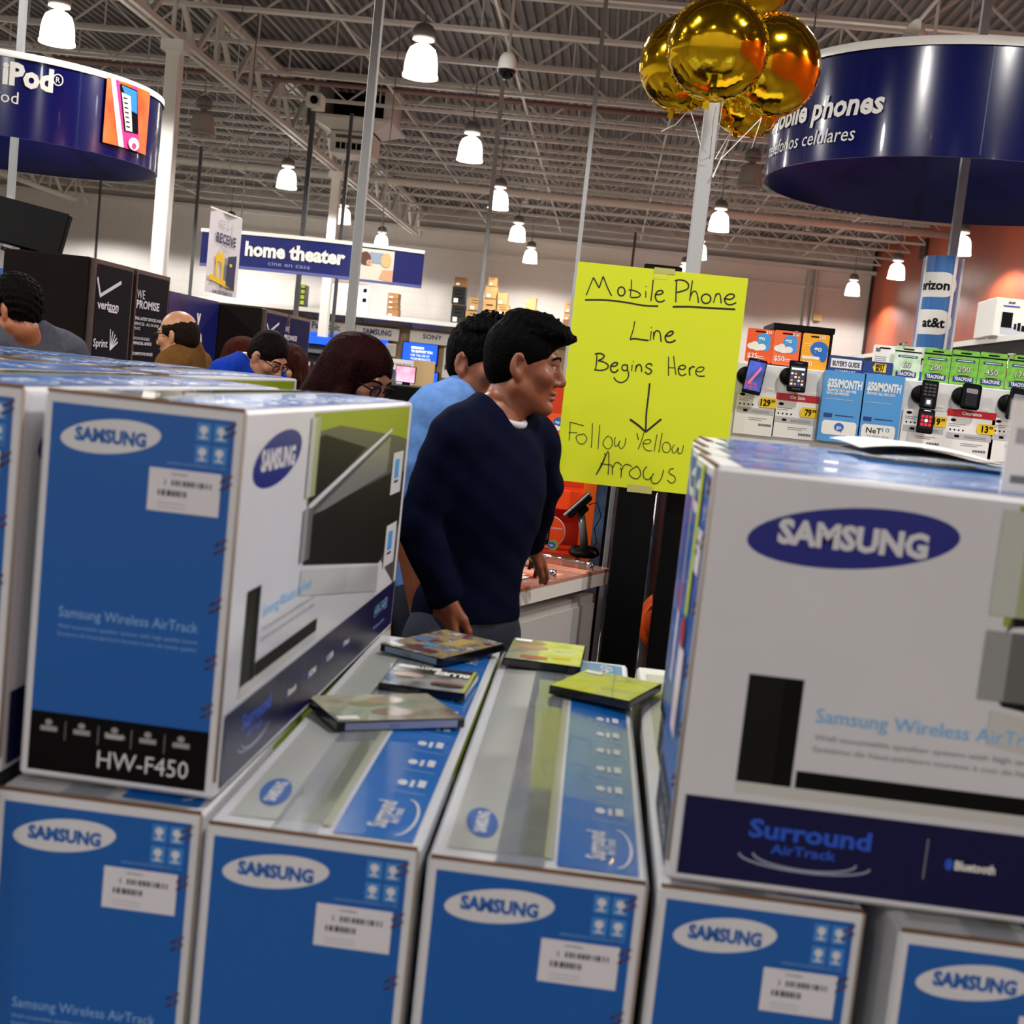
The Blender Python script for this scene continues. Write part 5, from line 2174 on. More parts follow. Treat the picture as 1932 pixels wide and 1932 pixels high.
def np_obj(name, V, Q, mats, mi, parent):
    me = bpy.data.meshes.new(name)
    me.from_pydata(V.tolist(), [], Q.tolist())
    for m in mats:
        me.materials.append(m)
    if mi is not None:
        me.polygons.foreach_set('material_index', mi.astype(np.int32))
    me.polygons.foreach_set('use_smooth', np.ones(len(Q), bool))
    me.update()
    o = bpy.data.objects.new(name, me)
    COL.objects.link(o)
    o.parent = parent
    return o


def rot(yaw, pitch, roll=0.0):
    """yaw + turns left, pitch + looks down, roll + tilts to own right"""
    return np.array(Matrix.Rotation(yaw, 3, 'Z') @ Matrix.Rotation(-pitch, 3, 'X') @ Matrix.Rotation(roll, 3, 'Y'))


def hand_prims(S, w, d, n, side, curl, spread=0.06, sc=1.0, inf=0.0):
    """w wrist, d towards the fingers, n palm normal; side +1 right hand"""
    w, d, n = np.array(w, float), np.array(d, float), np.array(n, float)
    d /= np.linalg.norm(d)
    n = n - d * (n @ d)
    n /= np.linalg.norm(n)
    t = np.cross(d, n) * side      # towards the thumb
    S.cone(w - d * 0.02, w + d * 0.02, 0.026 * sc, 0.022 * sc, 0.015, inf=inf)
    data = [(0.030, 0.086, 0.072), (0.010, 0.090, 0.080), (-0.011, 0.087, 0.074), (-0.030, 0.080, 0.058)]
    for i, (o, kn, L) in enumerate(data):
        p0 = w + (t * o * 0.55) * sc + d * 0.012
        p1 = w + (t * o + d * kn) * sc
        S.cone(p0, p1, 0.015 * sc, 0.0125 * sc, 0.014)
        ang = curl * (0.8 + 0.12 * i)
        dirv = d + t * (o * spread / 0.03)
        dirv /= np.linalg.norm(dirv)
        p = p1
        for q, (f_, r0, r1) in enumerate(((0.45, 0.0095, 0.0088), (0.31, 0.0088, 0.0080), (0.24, 0.0080, 0.0068))):
            a = ang * (0.6 + 0.7 * q) * 0.6
            c_, s_ = math.cos(a * (q + 1) * 0.75), math.sin(a * (q + 1) * 0.75)
            v = dirv * c_ + n * s_
            p2 = p + v * L * f_ * sc
            S.cone(p, p2, r0 * sc, r1 * sc, 0.004)
            p = p2
    b0 = w + (t * 0.022 + d * 0.022 + n * 0.006) * sc
    b1 = b0 + (t * 0.022 + d * 0.036 + n * 0.012) * sc
    b2 = b1 + (t * 0.008 + d * 0.030 + n * 0.008) * sc
    b3 = b2 + (d * 0.024 + n * 0.006) * sc
    S.cone(b0, b1, 0.016 * sc, 0.0125 * sc, 0.012)
    S.cone(b1, b2, 0.0115 * sc, 0.0105 * sc, 0.005)
    S.cone(b2, b3, 0.0105 * sc, 0.008 * sc, 0.004)


m_eyew = mat('eye_white', '#a9a49b', 0.25)
m_iris = mat('eye_iris', '#1c0f08', 0.1)


def person(name, label, loc, face, height, skin, hair, shirt, pants='#20242e', head=None, hyaw=0.0, hpitch=0.0, hroll=0.0, stoop=0.0,
           arms=None, long_sleeve=False, hstyle='short', glasses=False, h=0.007, wide=1.0, hem=0.93, collar=None, jacket=False, lipc='#8a4a40', loose=0.012, neck_low=0.0, rolled=False):
    """face: direction faced in the floor plane, degrees from +X. loc: floor point. head: world position of the head centre (ear level)"""
    rz = math.radians(face - 90)
    t = thing(name, (loc[0], loc[1], 0), rz)
    tag(t, label, 'person')
    c_, s_ = math.cos(rz), math.sin(rz)

    def loc_of(p):
        dx, dy = p[0] - loc[0], p[1] - loc[1]
        return np.array([c_ * dx + s_ * dy, -s_ * dx + c_ * dy, p[2]])

    k = height / 1.75
    d = stoop
    HC = loc_of(head) if head is not None else np.array([0, d + 0.03, 1.632 * k])
    HR = rot(hyaw, hpitch, hroll)
    hs = 0.985 * (0.6 + 0.4 * k)

    def H(x, y, z):
        return HC + HR @ (np.array([x, y, z]) * hs)

    sh = 0.180 * wide * k
    zsh = 1.425 * k - 0.25 * max(0, d - 0.05)
    zch = 1.27 * k - 0.15 * max(0, d - 0.05)
    A = {}
    for sgn, nm in ((1, 'R'), (-1, 'L')):
        if arms and nm in arms:
            e_, w_, dd, nn = arms[nm][:4]
            A[nm] = (loc_of(e_), loc_of(w_), dd, nn, arms[nm][4] if len(arms[nm]) > 4 else 0.5)
        else:
            A[nm] = (np.array([sgn * (sh + 0.05), d - 0.03, zsh - 0.30 * k]), np.array([sgn * (sh + 0.05), d + 0.05, zsh - 0.55 * k]), (0, 0.1, -1), (-sgn, 0, 0), 0.6)

    def world_dir(v):
        return np.array([c_ * v[0] + s_ * v[1], -s_ * v[0] + c_ * v[1], v[2]])

    def torso(S, inf, kk=0.035):
        S.ell((0, 0.0, 0.95 * k), (0.158 * wide * k, 0.112 * k, 0.13 * k), kk, inf=inf)
        S.ell((0, d * 0.35, 1.09 * k), (0.142 * wide * k, 0.10 * k, 0.17 * k), kk, inf=inf)
        S.ell((0, d * 0.85, zch), (0.165 * wide * k, 0.115 * k, 0.20 * k), kk, inf=inf)
        S.cone((-sh * 0.72, d - 0.01, zsh), (sh * 0.72, d - 0.01, zsh), 0.056 * k, 0.056 * k, kk, inf=inf)
        for sg in (-1, 1):
            S.cone((sg * 0.03, d - 0.015, zsh + 0.055 * k), (sg * sh * 0.8, d - 0.012, zsh + 0.012 * k), 0.046 * k, 0.042 * k, 0.03, inf=inf)

    def upper(S, nm, inf, fr=1.0):
        sg = 1 if nm == 'R' else -1
        a = np.array([sg * sh, d - 0.005, zsh - 0.01])
        b = A[nm][0]
        S.cone(a, a + (b - a) * fr, 0.054 * k, (0.054 - 0.013 * fr) * k, 0.025, inf=inf)

    def fore(S, nm, inf, fr=1.0):
        a, b = A[nm][0], A[nm][1]
        S.cone(a, a + (b - a) * fr, 0.042 * k, (0.042 - 0.014 * fr) * k, 0.015, inf=inf)

    def legs(S, inf):
        for sg in (-1, 1):
            S.cone((sg * 0.09 * k, 0.0, 0.90 * k), (sg * 0.10 * k, 0.02, 0.50 * k), 0.086 * k, 0.056 * k, 0.02, inf=inf)
            S.cone((sg * 0.10 * k, 0.02, 0.50 * k), (sg * 0.10 * k, -0.01, 0.10 * k), 0.056 * k, 0.038 * k, 0.02, inf=inf)

    def neck(S, inf, k_=0.02):
        S.cone((0, d - 0.015, zsh + 0.0), H(0, -0.022, -0.07), 0.060 * k, 0.053 * k, k_, inf=inf)

    pts = [HC - 0.17, HC + 0.17] + [A[q][i] for q in A for i in (0, 1)] + [A[q][1] + np.array([0, 0, -0.2]) for q in A]
    lo = np.minimum(np.min(pts, 0) - 0.12, [-0.3, -0.22, -0.01])
    hi = np.maximum(np.max(pts, 0) + 0.12, [0.3, 0.22, 1.6])
    lo[2] = -0.015
    B = Sdf(lo, hi, h)
    torso(B, 0)
    for q in ('R', 'L'):
        upper(B, q, 0)
        fore(B, q, 0)
        hand_prims(B, A[q][1], world_dir(A[q][2]), world_dir(A[q][3]), 1 if q == 'R' else -1, A[q][4], sc=1.0 if h < 0.006 else 1.12)
    legs(B, 0)
    for sg in (-1, 1):
        B.cone((sg * 0.10 * k, -0.05, 0.04), (sg * 0.112 * k, 0.13, 0.035), 0.036, 0.03, 0.02)
    neck(B, 0)
    # head
    B.ell(H(0, -0.007, 0.035), np.array([0.076, 0.090, 0.085]) * hs, 0.02, HR)
    B.ell(H(0, 0.02, -0.03), np.array([0.062, 0.070, 0.088]) * hs, 0.03, HR)
    for sg in (-1, 1):
        B.cone(H(sg * 0.054, 0.0, -0.055), H(sg * 0.016, 0.066, -0.096), 0.022 * hs, 0.018 * hs, 0.02)
        B.ell(H(sg * 0.043, 0.062, -0.02), np.array([0.022, 0.02, 0.02]) * hs, 0.02, HR)
    B.ell(H(0, 0.078, -0.100), np.array([0.02, 0.017, 0.016]) * hs, 0.015, HR)
    B.cone(H(-0.034, 0.081, 0.026), H(0.034, 0.081, 0.026), 0.011 * hs, 0.011 * hs, 0.015)
    for sg in (-1, 1):
        B.ell(H(sg * 0.031, 0.097, 0.006), np.array([0.016, 0.013, 0.011]) * hs, 0.010, HR, sub=True)
    for sg in (-1, 1):
        B.ell(H(sg * 0.031, 0.0805, 0.0155), np.array([0.017, 0.0095, 0.0052]) * hs, 0.004, HR)
        B.ell(H(sg * 0.031, 0.080, -0.0045), np.array([0.016, 0.0090, 0.0045]) * hs, 0.005, HR)
    B.cone(H(0, 0.086, 0.014), H(0, 0.107, -0.026), 0.008 * hs, 0.0115 * hs, 0.010)
    B.ell(H(0, 0.104, -0.031), np.array([0.0125, 0.012, 0.010]) * hs, 0.006, HR)
    for sg in (-1, 1):
        B.ell(H(sg * 0.0125, 0.094, -0.034), np.array([0.0085, 0.011, 0.008]) * hs, 0.006, HR)
    B.ell(H(0, 0.088, -0.0575), np.array([0.023, 0.0115, 0.0062]) * hs, 0.004, HR)
    B.ell(H(0, 0.087, -0.0715), np.array([0.020, 0.0110, 0.0068]) * hs, 0.004, HR)
    for sg in (-1, 1):   # ears
        Re = HR @ np.array(Matrix.Rotation(sg * 0.35, 3, 'Z'))
        B.ell(H(sg * 0.077, -0.008, -0.004), np.array([0.009, 0.018, 0.029]) * hs, 0.006, Re)
        B.ell(H(sg * 0.074, -0.004, -0.030), np.array([0.009, 0.011, 0.013]) * hs, 0.008, Re)
        if h < 0.0056:
            B.ell(H(sg * 0.086, -0.003, 0.001), np.array([0.009, 0.012, 0.020]) * hs, 0.003, Re, sub=True)
            rim = [H(sg * (0.080 + 0.004 * (math.cos(a) < 0)), -0.008 - 0.017 * math.cos(a) * (1 if math.cos(a) > 0 else 0.7), -0.002 + 0.029 * math.sin(a)) for a in [math.radians(-75 + 20 * i) for i in range(12)]]
            for p_, q_ in zip(rim[:-1], rim[1:]):
                B.cone(p_, q_, 0.0042 * hs, 0.0042 * hs, 0.003)
    V, Q = B.mesh()
    fc = V[Q].mean(1)
    hl = (fc - HC) @ HR / hs
    lips = ((hl[:, 0] / 0.022) ** 2 + ((hl[:, 2] + 0.065) / 0.0125) ** 2 < 1) & (hl[:, 1] > 0.078)
    shoe = fc[:, 2] < 0.085
    mi = np.where(shoe, 2, np.where(lips, 1, 0))
    m_skin = mat('skin_' + skin.strip('#'), skin, 0.45, var=0.06, scale=18)
    np_obj('body', V, Q, [m_skin, mat('lip_' + lipc.strip('#'), lipc, 0.4), mat('shoe_black', '#141416', 0.5)], mi, t)
    # shirt
    m_sh = mat('cloth_' + shirt.strip('#'), shirt, 0.9, var=0.10, scale=40, bump=0.15, spec=0.06)
    S = Sdf(lo, hi, h)
    torso(S, loose)
    for q in ('R', 'L'):
        if long_sleeve:
            upper(S, q, loose)
            fore(S, q, loose + 0.003, 0.93)
        else:
            upper(S, q, loose + 0.006, 0.72)
    zn = zsh + (0.075 if jacket else 0.055) * k - neck_low
    if jacket:
        S.cone((0, d - 0.02, zsh + 0.02), (0, d - 0.02, zsh + 0.075), 0.076 * k, 0.070 * k, 0.02)
    S.cone((0, d + 0.004, zn + 0.012), (0, d + 0.02, zn + 0.2), 0.058 * k, 0.10 * k, 0.006, sub=True)
    S.cone((0, d + 0.05, zn + 0.0), (0, d + 0.12, zn + 0.05), 0.035 * k, 0.05 * k, 0.02, sub=True)
    S.clip((0, 0, hem * k), (0, 0, -1))
    S.ripple(lambda X, Y, Z: 0.0022 * np.sin(38 * Z + 30 * X - 12 * Y) * np.sin(9 * X - 14 * Y + 6 * Z) + 0.0012 * np.sin(75 * Z - 44 * X + 35 * Y))
    V, Q = S.mesh()
    np_obj('jacket' if jacket else 'shirt', V, Q, [m_sh], None, t)
    if collar:
        b = MB()
        rc = (0.064 if not jacket else 0.066) * k
        pts_ = []
        for i in range(29):
            a = 2 * PI * i / 28 if not jacket else math.radians(15) + math.radians(150) * i / 28
            y = rc * 1.05 * math.sin(a)
            pts_.append((rc * math.cos(a), d - 0.006 + y, zn + 0.004 - 0.42 * y + (0.012 if jacket else 0)))
        b.tube(pts_, 0.0095 if not jacket else 0.013, mat('collar_' + collar.strip('#'), collar, 0.8), 8, cap=False)
        b.build('collar', t)
    # trousers
    S = Sdf([-0.28, -0.2, -0.01], [0.28, 0.2, 1.1], max(h, 0.007))
    S.ell((0, 0, 0.95 * k), (0.158 * wide * k, 0.112 * k, 0.13 * k), 0.03, inf=0.008)
    legs(S, 0.013)
    S.clip((0, 0, 1.0 * k), (0, 0, 1))
    S.clip((0, 0, 0.06), (0, 0, -1))
    S.ripple(lambda X, Y, Z: 0.003 * np.sin(40 * Z + 30 * X) * np.sin(25 * Y - 14 * Z))
    V, Q = S.mesh()
    np_obj('trousers', V, Q, [mat('denim_' + pants.strip('#'), pants, 0.85, var=0.12, scale=60)], None, t)
    # hair
    m_h = mat('hair_' + hair.strip('#'), hair, 0.65, var=0.3, scale=120, spec=0.04, bump=0.4)
    ext = 0.20 if hstyle != 'long' else 0.42
    S = Sdf(HC - ext, HC + 0.2, h * 0.8)
    if hstyle in ('quiff', 'spiky', 'short', 'curly'):
        g = {'quiff': 0.004, 'spiky': 0.007, 'short': 0.006, 'curly': 0.014}[hstyle]
        S.ell(H(0, -0.010, 0.037), np.array([0.0765 + g, 0.0915 + g, 0.087 + g * 1.5]) * hs, 0.01, HR)
        S.ell(H(0, -0.036, -0.01), np.array([0.068, 0.062, 0.062]) * hs, 0.02, HR)
        if hstyle == 'quiff':
            Rq = HR @ rot(0, math.radians(14))
            S.ell(H(0, 0.025, 0.105), np.array([0.066, 0.088, 0.034]) * hs, 0.02, Rq)
            S.ell(H(0, 0.078, 0.092), np.array([0.055, 0.040, 0.024]) * hs, 0.015, Rq)
        if hstyle == 'spiky':
            S.ell(H(0, 0.02, 0.105), np.array([0.066, 0.08, 0.030]) * hs, 0.02, HR)
        if hstyle in ('spiky', 'quiff'):
            rn = random.Random(11)
            for _ in range(150 if hstyle == 'spiky' else 190):
                a, e = rn.uniform(0, 2 * PI), rn.uniform(0.45, 1.45)
                v = np.array([math.cos(a) * math.cos(e), math.sin(a) * math.cos(e), math.sin(e)])
                top_ = 0.135 if hstyle == 'spiky' else 0.128
                p = np.array([0, 0.01 if hstyle == 'spiky' else 0.02, 0.03]) + v * np.array([0.074, 0.098, top_ - 0.03])
                q = p + v * 0.012 + np.array([rn.uniform(-.006, .006), rn.uniform(0.0, .016), rn.uniform(-.002, .010 if hstyle == 'spiky' else .003)])
                S.cone(H(*p), H(*q), 0.0065, 0.0022, 0.004)
        # face opening, ears, nape
        S.ell(H(0, 0.115, -0.012), np.array([0.088, 0.066, 0.078]) * hs, 0.006, HR, sub=True)
        S.cone(H(-0.2, 0.062, -0.045), H(0.2, 0.062, -0.045), 0.056 * hs, 0.056 * hs, 0.006, sub=True)
        S.cone(H(-0.2, 0.025, -0.085), H(0.2, 0.025, -0.085), 0.055 * hs, 0.055 * hs, 0.006, sub=True)
        for sg in (-1, 1):
            S.ell(H(sg * 0.088, -0.006, -0.008), np.array([0.022, 0.023, 0.034]) * hs, 0.004, HR, sub=True)
        S.clip(H(0, -0.07, -0.062), HR @ np.array([0, 0.45, -1.0]))
    elif hstyle == 'fringe':
        S.ell(H(0, -0.010, 0.020), np.array([0.082, 0.098, 0.078]) * hs, 0.01, HR)
        S.ell(H(0, -0.036, -0.02), np.array([0.072, 0.068, 0.06]) * hs, 0.02, HR)
        S.ell(H(0, 0.03, 0.105), np.array([0.075, 0.105, 0.052]) * hs, 0.008, HR, sub=True)
        S.ell(H(0, 0.115, 0.0), np.array([0.1, 0.075, 0.1]) * hs, 0.006, HR, sub=True)
        S.cone(H(-0.2, 0.055, -0.045), H(0.2, 0.055, -0.045), 0.052 * hs, 0.052 * hs, 0.006, sub=True)
        for sg in (-1, 1):
            S.ell(H(sg * 0.09, -0.006, -0.01), np.array([0.024, 0.023, 0.036]) * hs, 0.004, HR, sub=True)
        S.clip(H(0, -0.07, -0.068), HR @ np.array([0, 0.5, -1.0]))
    elif hstyle == 'long':
        S.ell(H(0, -0.010, 0.035), np.array([0.087, 0.101, 0.092]) * hs, 0.01, HR)
        S.cone(H(0, -0.05, 0.02), H(0, -0.085, -0.24), 0.085 * hs, 0.075 * hs, 0.03)
        for sg in (-1, 1):
            S.cone(H(sg * 0.066, 0.02, 0.06), H(sg * 0.075, 0.035, -0.05), 0.028 * hs, 0.022 * hs, 0.02)
            S.cone(H(sg * 0.075, 0.03, -0.05), H(sg * 0.085, 0.0, -0.22), 0.024 * hs, 0.03 * hs, 0.02)
        for sg in (-1, 1):
            S.ell(H(sg * 0.068, -0.008, -0.01), np.array([0.026, 0.05, 0.075]) * hs, 0.015, HR)
        S.ell(H(0, 0.12, -0.025), np.array([0.066, 0.072, 0.092]) * hs, 0.008, HR, sub=True)
    f1, f2, am = {'quiff': (330, 140, 0.0018), 'spiky': (260, 190, 0.0045), 'short': (260, 160, 0.0016), 'curly': (230, 230, 0.0045), 'fringe': (280, 140, 0.0015), 'long': (300, 10, 0.0016)}[hstyle]

    def hn(X, Y, Z):
        x = (X - HC[0]) * HR[0, 0] + (Y - HC[1]) * HR[1, 0] + (Z - HC[2]) * HR[2, 0]
        y = (X - HC[0]) * HR[0, 1] + (Y - HC[1]) * HR[1, 1] + (Z - HC[2]) * HR[2, 1]
        z = (X - HC[0]) * HR[0, 2] + (Y - HC[1]) * HR[1, 2] + (Z - HC[2]) * HR[2, 2]
        up = np.clip((z - 0.03) / 0.06, 0.15, 1) if hstyle in ('quiff', 'spiky') else 1
        return am * up * (np.sin(f1 * x + 1.3 * np.sin(60 * y)) * np.sin(f2 * y + 0.9 * np.sin(70 * z)) + 0.5 * np.sin(f1 * 0.6 * x + f2 * z))
    S.ripple(hn)
    V, Q = S.mesh()
    np_obj('hair', V, Q, [m_h], None, t)
    # eyes, brows, glasses
    for sg in (-1, 1):
        b = MB()
        c = H(sg * 0.031, 0.0745, 0.006)
        Mx = Matrix([[*HR[0], c[0]], [*HR[1], c[1]], [*HR[2], c[2]], [0, 0, 0, 1]]) @ Matrix.Rotation(-PI / 2, 4, 'X')
        r = 0.0118 * hs
        b.lathe([(r * math.sin(a), r * math.cos(a)) for a in [0.5 + (PI - 0.5) * i / 8 for i in range(9)]], m_eyew, n=16, M=Mx)
        b.lathe([(r * 1.01 * math.sin(a), r * 1.01 * math.cos(a)) for a in (0.001, 0.25, 0.5)], m_iris, n=16, M=Mx)
        b.build('eye', t)
        b = MB()
        b.tube([H(sg * 0.013, 0.0925, 0.026), H(sg * 0.028, 0.0925, 0.032), H(sg * 0.045, 0.083, 0.031), H(sg * 0.053, 0.073, 0.025)], [0.0035 * hs, 0.0042 * hs, 0.0036 * hs, 0.002 * hs], m_h, 6)
        b.build('eyebrow', t)
    if glasses:
        b = MB()
        for sg in (-1, 1):
            b.tube([H(sg * 0.033 + 0.024 * math.cos(a), 0.104 - 0.008 * abs(math.cos(a)) - 0.12 * (abs(sg * 0.033 + 0.024 * math.cos(a)) - 0.01) ** 1.0 * 0.15, 0.002 + 0.017 * math.sin(a)) for a in [2 * PI * i / 20 for i in range(21)]], 0.0022, m_black, 6, cap=False)
            b.tube([H(sg * 0.057, 0.098, 0.008), H(sg * 0.078, 0.06, 0.010), H(sg * 0.083, 0.0, 0.010)], 0.0022, m_black, 6)
        b.tube([H(-0.01, 0.106, 0.006), H(0, 0.11, 0.009), H(0.01, 0.106, 0.006)], 0.002, m_black, 6)
        b.build('glasses', t)
    return t


def flo(px, py, Y):
    p = at(px, py, Y=Y)
    return (p.x, Y)


# the young man in navy in front
ym = person('person', 'young man in a navy long-sleeved sweater turning his head towards the yellow sign', flo(905, 900, 3.30), -32, 1.75, '#80492f', '#020202', '#060a20', '#1d2735',
            head=at(986, 690, Y=3.30), hyaw=math.radians(34), hpitch=math.radians(3), stoop=0.045, long_sleeve=True, hstyle='quiff', h=0.0045, hem=0.955, collar='#b9bcc2', loose=0.013, wide=0.95,
            arms={'R': (at(789, 985, Y=3.14), at(838, 1125, Y=3.15), (0.12, 0.06, -1), (0.5, 0.8, 0.0), 0.75),
                  'L': (at(1022, 915, Y=3.55), at(999, 1026, Y=3.80), (0.30, 0.7, -0.65), (-0.5, -0.2, -0.6), 0.3)})
# the boy in the light blue T-shirt behind him
bt = person('person', 'boy in a light blue T-shirt standing behind the man in navy', flo(866, 900, 3.74), -28, 1.79, '#8a5034', '#030303', '#5f86c2', '#1b2333',
       head=at(905, 688, Y=3.70), hyaw=math.radians(-2), hpitch=math.radians(4), stoop=0.03, hstyle='spiky', h=0.0055, hem=0.92, loose=0.02,
       arms={'L': (at(932, 930, Y=3.84), at(925, 1080, Y=3.80), (0, 0, -1), (-1, 0, 0), 0.5)})
# thin gold necklace
b = MB()
b.tube([(0.068 * math.cos(a), 0.03 - 0.006 + 0.072 * math.sin(a), 1.425 * 1.023 + 0.058 - 0.40 * 0.072 * math.sin(a)) for a in [2 * PI * i / 28 for i in range(29)]], 0.0022, mat('gold_chain', '#c8923a', 0.25, metal=1.0), 6, cap=False)
b.build('necklace', bt)
# woman with dark red hair and glasses
person('person', 'woman with long dark red hair and glasses looking down behind the cartons', flo(640, 900, 3.86), -35, 1.63, '#8a543c', '#1c0507', '#3a1014', '#20222a',
       head=at(676, 710, Y=3.72), hyaw=math.radians(12), hpitch=math.radians(26), stoop=0.06, hstyle='long', glasses=True, h=0.006, wide=0.9)
# balding man in a brown jacket
person('person', 'balding man with glasses in a brown jacket by the kiosk panels', flo(352, 760, 6.25), 178, 1.80, '#b07c58', '#1a120e', '#63431f', '#22242a',
       head=at(336, 634, Y=6.2), hyaw=math.radians(-8), hpitch=math.radians(8), stoop=0.03, hstyle='fringe', glasses=True, h=0.007, long_sleeve=True, jacket=True, collar='#a9bfe0', loose=0.022)
# man at the left edge
person('person', 'man with curly black hair in a grey T-shirt at the left edge', flo(52, 800, 4.85), 150, 1.84, '#9a5e3e', '#090707', '#4a4c57', '#22242a',
       head=at(28, 587, Y=4.8), hyaw=math.radians(20), hpitch=math.radians(16), stoop=0.06, hstyle='curly', h=0.007, wide=1.08)
# employee in royal blue and the woman he is helping
person('person', 'employee in a royal blue polo bending forward beside the far kiosk', flo(440, 760, 6.15), -22, 1.80, '#a8755a', '#100b09', '#12349a', '#1c1d22',
       head=at(503, 674, Y=6.1), hyaw=math.radians(2), hpitch=math.radians(32), stoop=0.08, hstyle='short', h=0.007, glasses=True, collar='#12349a')
person('person', 'woman with auburn hair and glasses next to the employee in blue', flo(556, 760, 6.75), -110, 1.62, '#c08a68', '#2f120c', '#17181c', '#1c1d22',
       head=at(542, 693, Y=6.62), hyaw=math.radians(0), hpitch=math.radians(14), stoop=0.05, hstyle='long', glasses=True, h=0.007, wide=0.9)
person('person', 'person with reddish hair mostly hidden behind the employee in blue', flo(462, 760, 7.3), 20, 1.62, '#9c6a4e', '#3a140c', '#2a2226', '#1c1d22',
       head=at(462, 676, Y=7.25), hyaw=0.0, hpitch=math.radians(10), hstyle='long', h=0.009, wide=0.9)
# shopper beyond the orange display
person('person', 'shopper in jeans beyond the orange display, only an arm and hip showing', flo(1172, 960, 5.9), 100, 1.70, '#8a543a', '#14100e', '#33455c', '#26384f',
       h=0.009, hstyle='short')
# ================================================================== FOREGROUND CARTONS
m_cw = mat('carton_white', '#cbccd1', 0.38, var=0.03, scale=6, coat=0.15)
m_cb = mat('carton_blue', '#0054a4', 0.34, coat=0.15)
m_cbk = mat('carton_black_band', '#040405', 0.4, spec=0.12)
m_cnv = mat('carton_navy_band', '#0b0d3c', 0.35, spec=0.25)
m_cedge = mat('raw_card_edge', '#6b4d33', 0.8)
m_clogo = mat('logo_navy', '#0c1a78', 0.3)
m_cpale = mat('carton_pale_print', '#7fa9d8', 0.4)
m_cgry = mat('carton_grey_panel', '#a7aaa6', 0.32, coat=0.2)
m_cgry2 = mat('carton_light_grey', '#bcbdbb', 0.32, coat=0.2)
m_clime = mat('carton_lime', '#8a9c1e', 0.3)
m_cdark = mat('carton_photo_dark', '#121310', 0.4, spec=0.15)
m_cmid = mat('carton_photo_mid', '#4b4c48', 0.3)
m_cskyb = mat('carton_print_blue', '#6fb0e2', 0.4)
m_cblt = mat('carton_surround_blue', '#1c4fc0', 0.35)
m_tape = mat('packing_tape', '#b9c6d6', 0.08, spec=0.8, coat=0.6)
m_shl = mat('shipping_sticker', '#d2d0d8', 0.35)
m_blur = mat('barcode_grey', '#4a4a50', 0.5)
m_cblu2 = mat('carton_top_blue', '#1068bc', 0.22, coat=0.4)
CW, CL_, CH = 0.23, 1.06, 0.43


def samsung(f, cx, cz, rx, rz, m_e, m_t, rot, k=1, trot=0.0):
    f.ellipse(cx, cz, rx, rz, m_e, k, rot=rot, n=40)
    c, s = math.cos(trot), math.sin(trot)
    hh = rz * 0.74
    w_ = rx * 1.42
    x0, z0 = cx - c * w_ / 2 + s * hh / 2, cz - s * w_ / 2 - c * hh / 2
    f.text('SAMSUNG', x0, z0, hh, m_t, k + 1, w=w_, bold=0.05, rot=trot)


def print_end(f, W, H):
    """printed end panel: blue field, logo, icons, black band"""
    f.rect(W * 0.045, H * 0.02, W * 0.95, H * 0.965, m_cb)
    f.rect(W * 0.045, H * 0.02, W * 0.95, H * 0.175, m_cbk, 2)
    samsung(f, W * 0.345, H * 0.893, W * 0.25, H * 0.043, m_cw, m_cb, math.radians(7), 2)
    for i in range(2):
        for j in range(2):
            x, z = W * (0.765 + 0.085 * i), H * (0.853 + 0.055 * j)
            f.rect(x, z, x + W * 0.07, z + H * 0.045, mat('carton_icon_blue', '#3d80c8', 0.35), 2)
            f.ellipse(x + W * 0.035, z + H * 0.028, W * 0.02, H * 0.01, m_cw, 3)
            f.rect(x + W * 0.03, z + H * 0.008, x + W * 0.04, z + H * 0.028, m_cw, 3)
            f.rect(x + W * 0.015, z + H * 0.006, x + W * 0.055, z + H * 0.01, m_cw, 3)
    f.text('SAMSUNG ELECTRONICS CO. LTD', W * 0.63, H * 0.842, H * 0.006, m_cpale, 2, w=W * 0.29)
    f.text('Samsung Wireless AirTrack', W * 0.15, H * 0.425, H * 0.026, m_cpale, 2, w=W * 0.70)
    f.text('Wall mountable speaker system with high quality sound', W * 0.15, H * 0.397, H * 0.009, m_cpale, 2, w=W * 0.70)
    f.text('Syst\u00e8me de haut-parleurs muraux \u00e0 son de haute qualit\u00e9', W * 0.15, H * 0.377, H * 0.009, m_cpale, 2, w=W * 0.70)
    for i in range(5):
        x = W * (0.10 + 0.168 * i)
        f.rect(x, H * 0.125, x + W * 0.085, H * 0.138, m_grey6, 3)
        f.ellipse(x + W * 0.04, H * 0.148, W * 0.018, H * 0.008, m_grey6, 3)
        if i < 4:
            f.rect(x + W * 0.125, H * 0.105, x + W * 0.128, H * 0.155, m_grey6, 3)
    f.text('Bluetooth', W * 0.43, H * 0.127, H * 0.014, m_cw, 4, w=W * 0.1)
    f.text('HW-F450', W * 0.40, H * 0.047, H * 0.045, m_cw, 4, w=W * 0.46, bold=0.0)


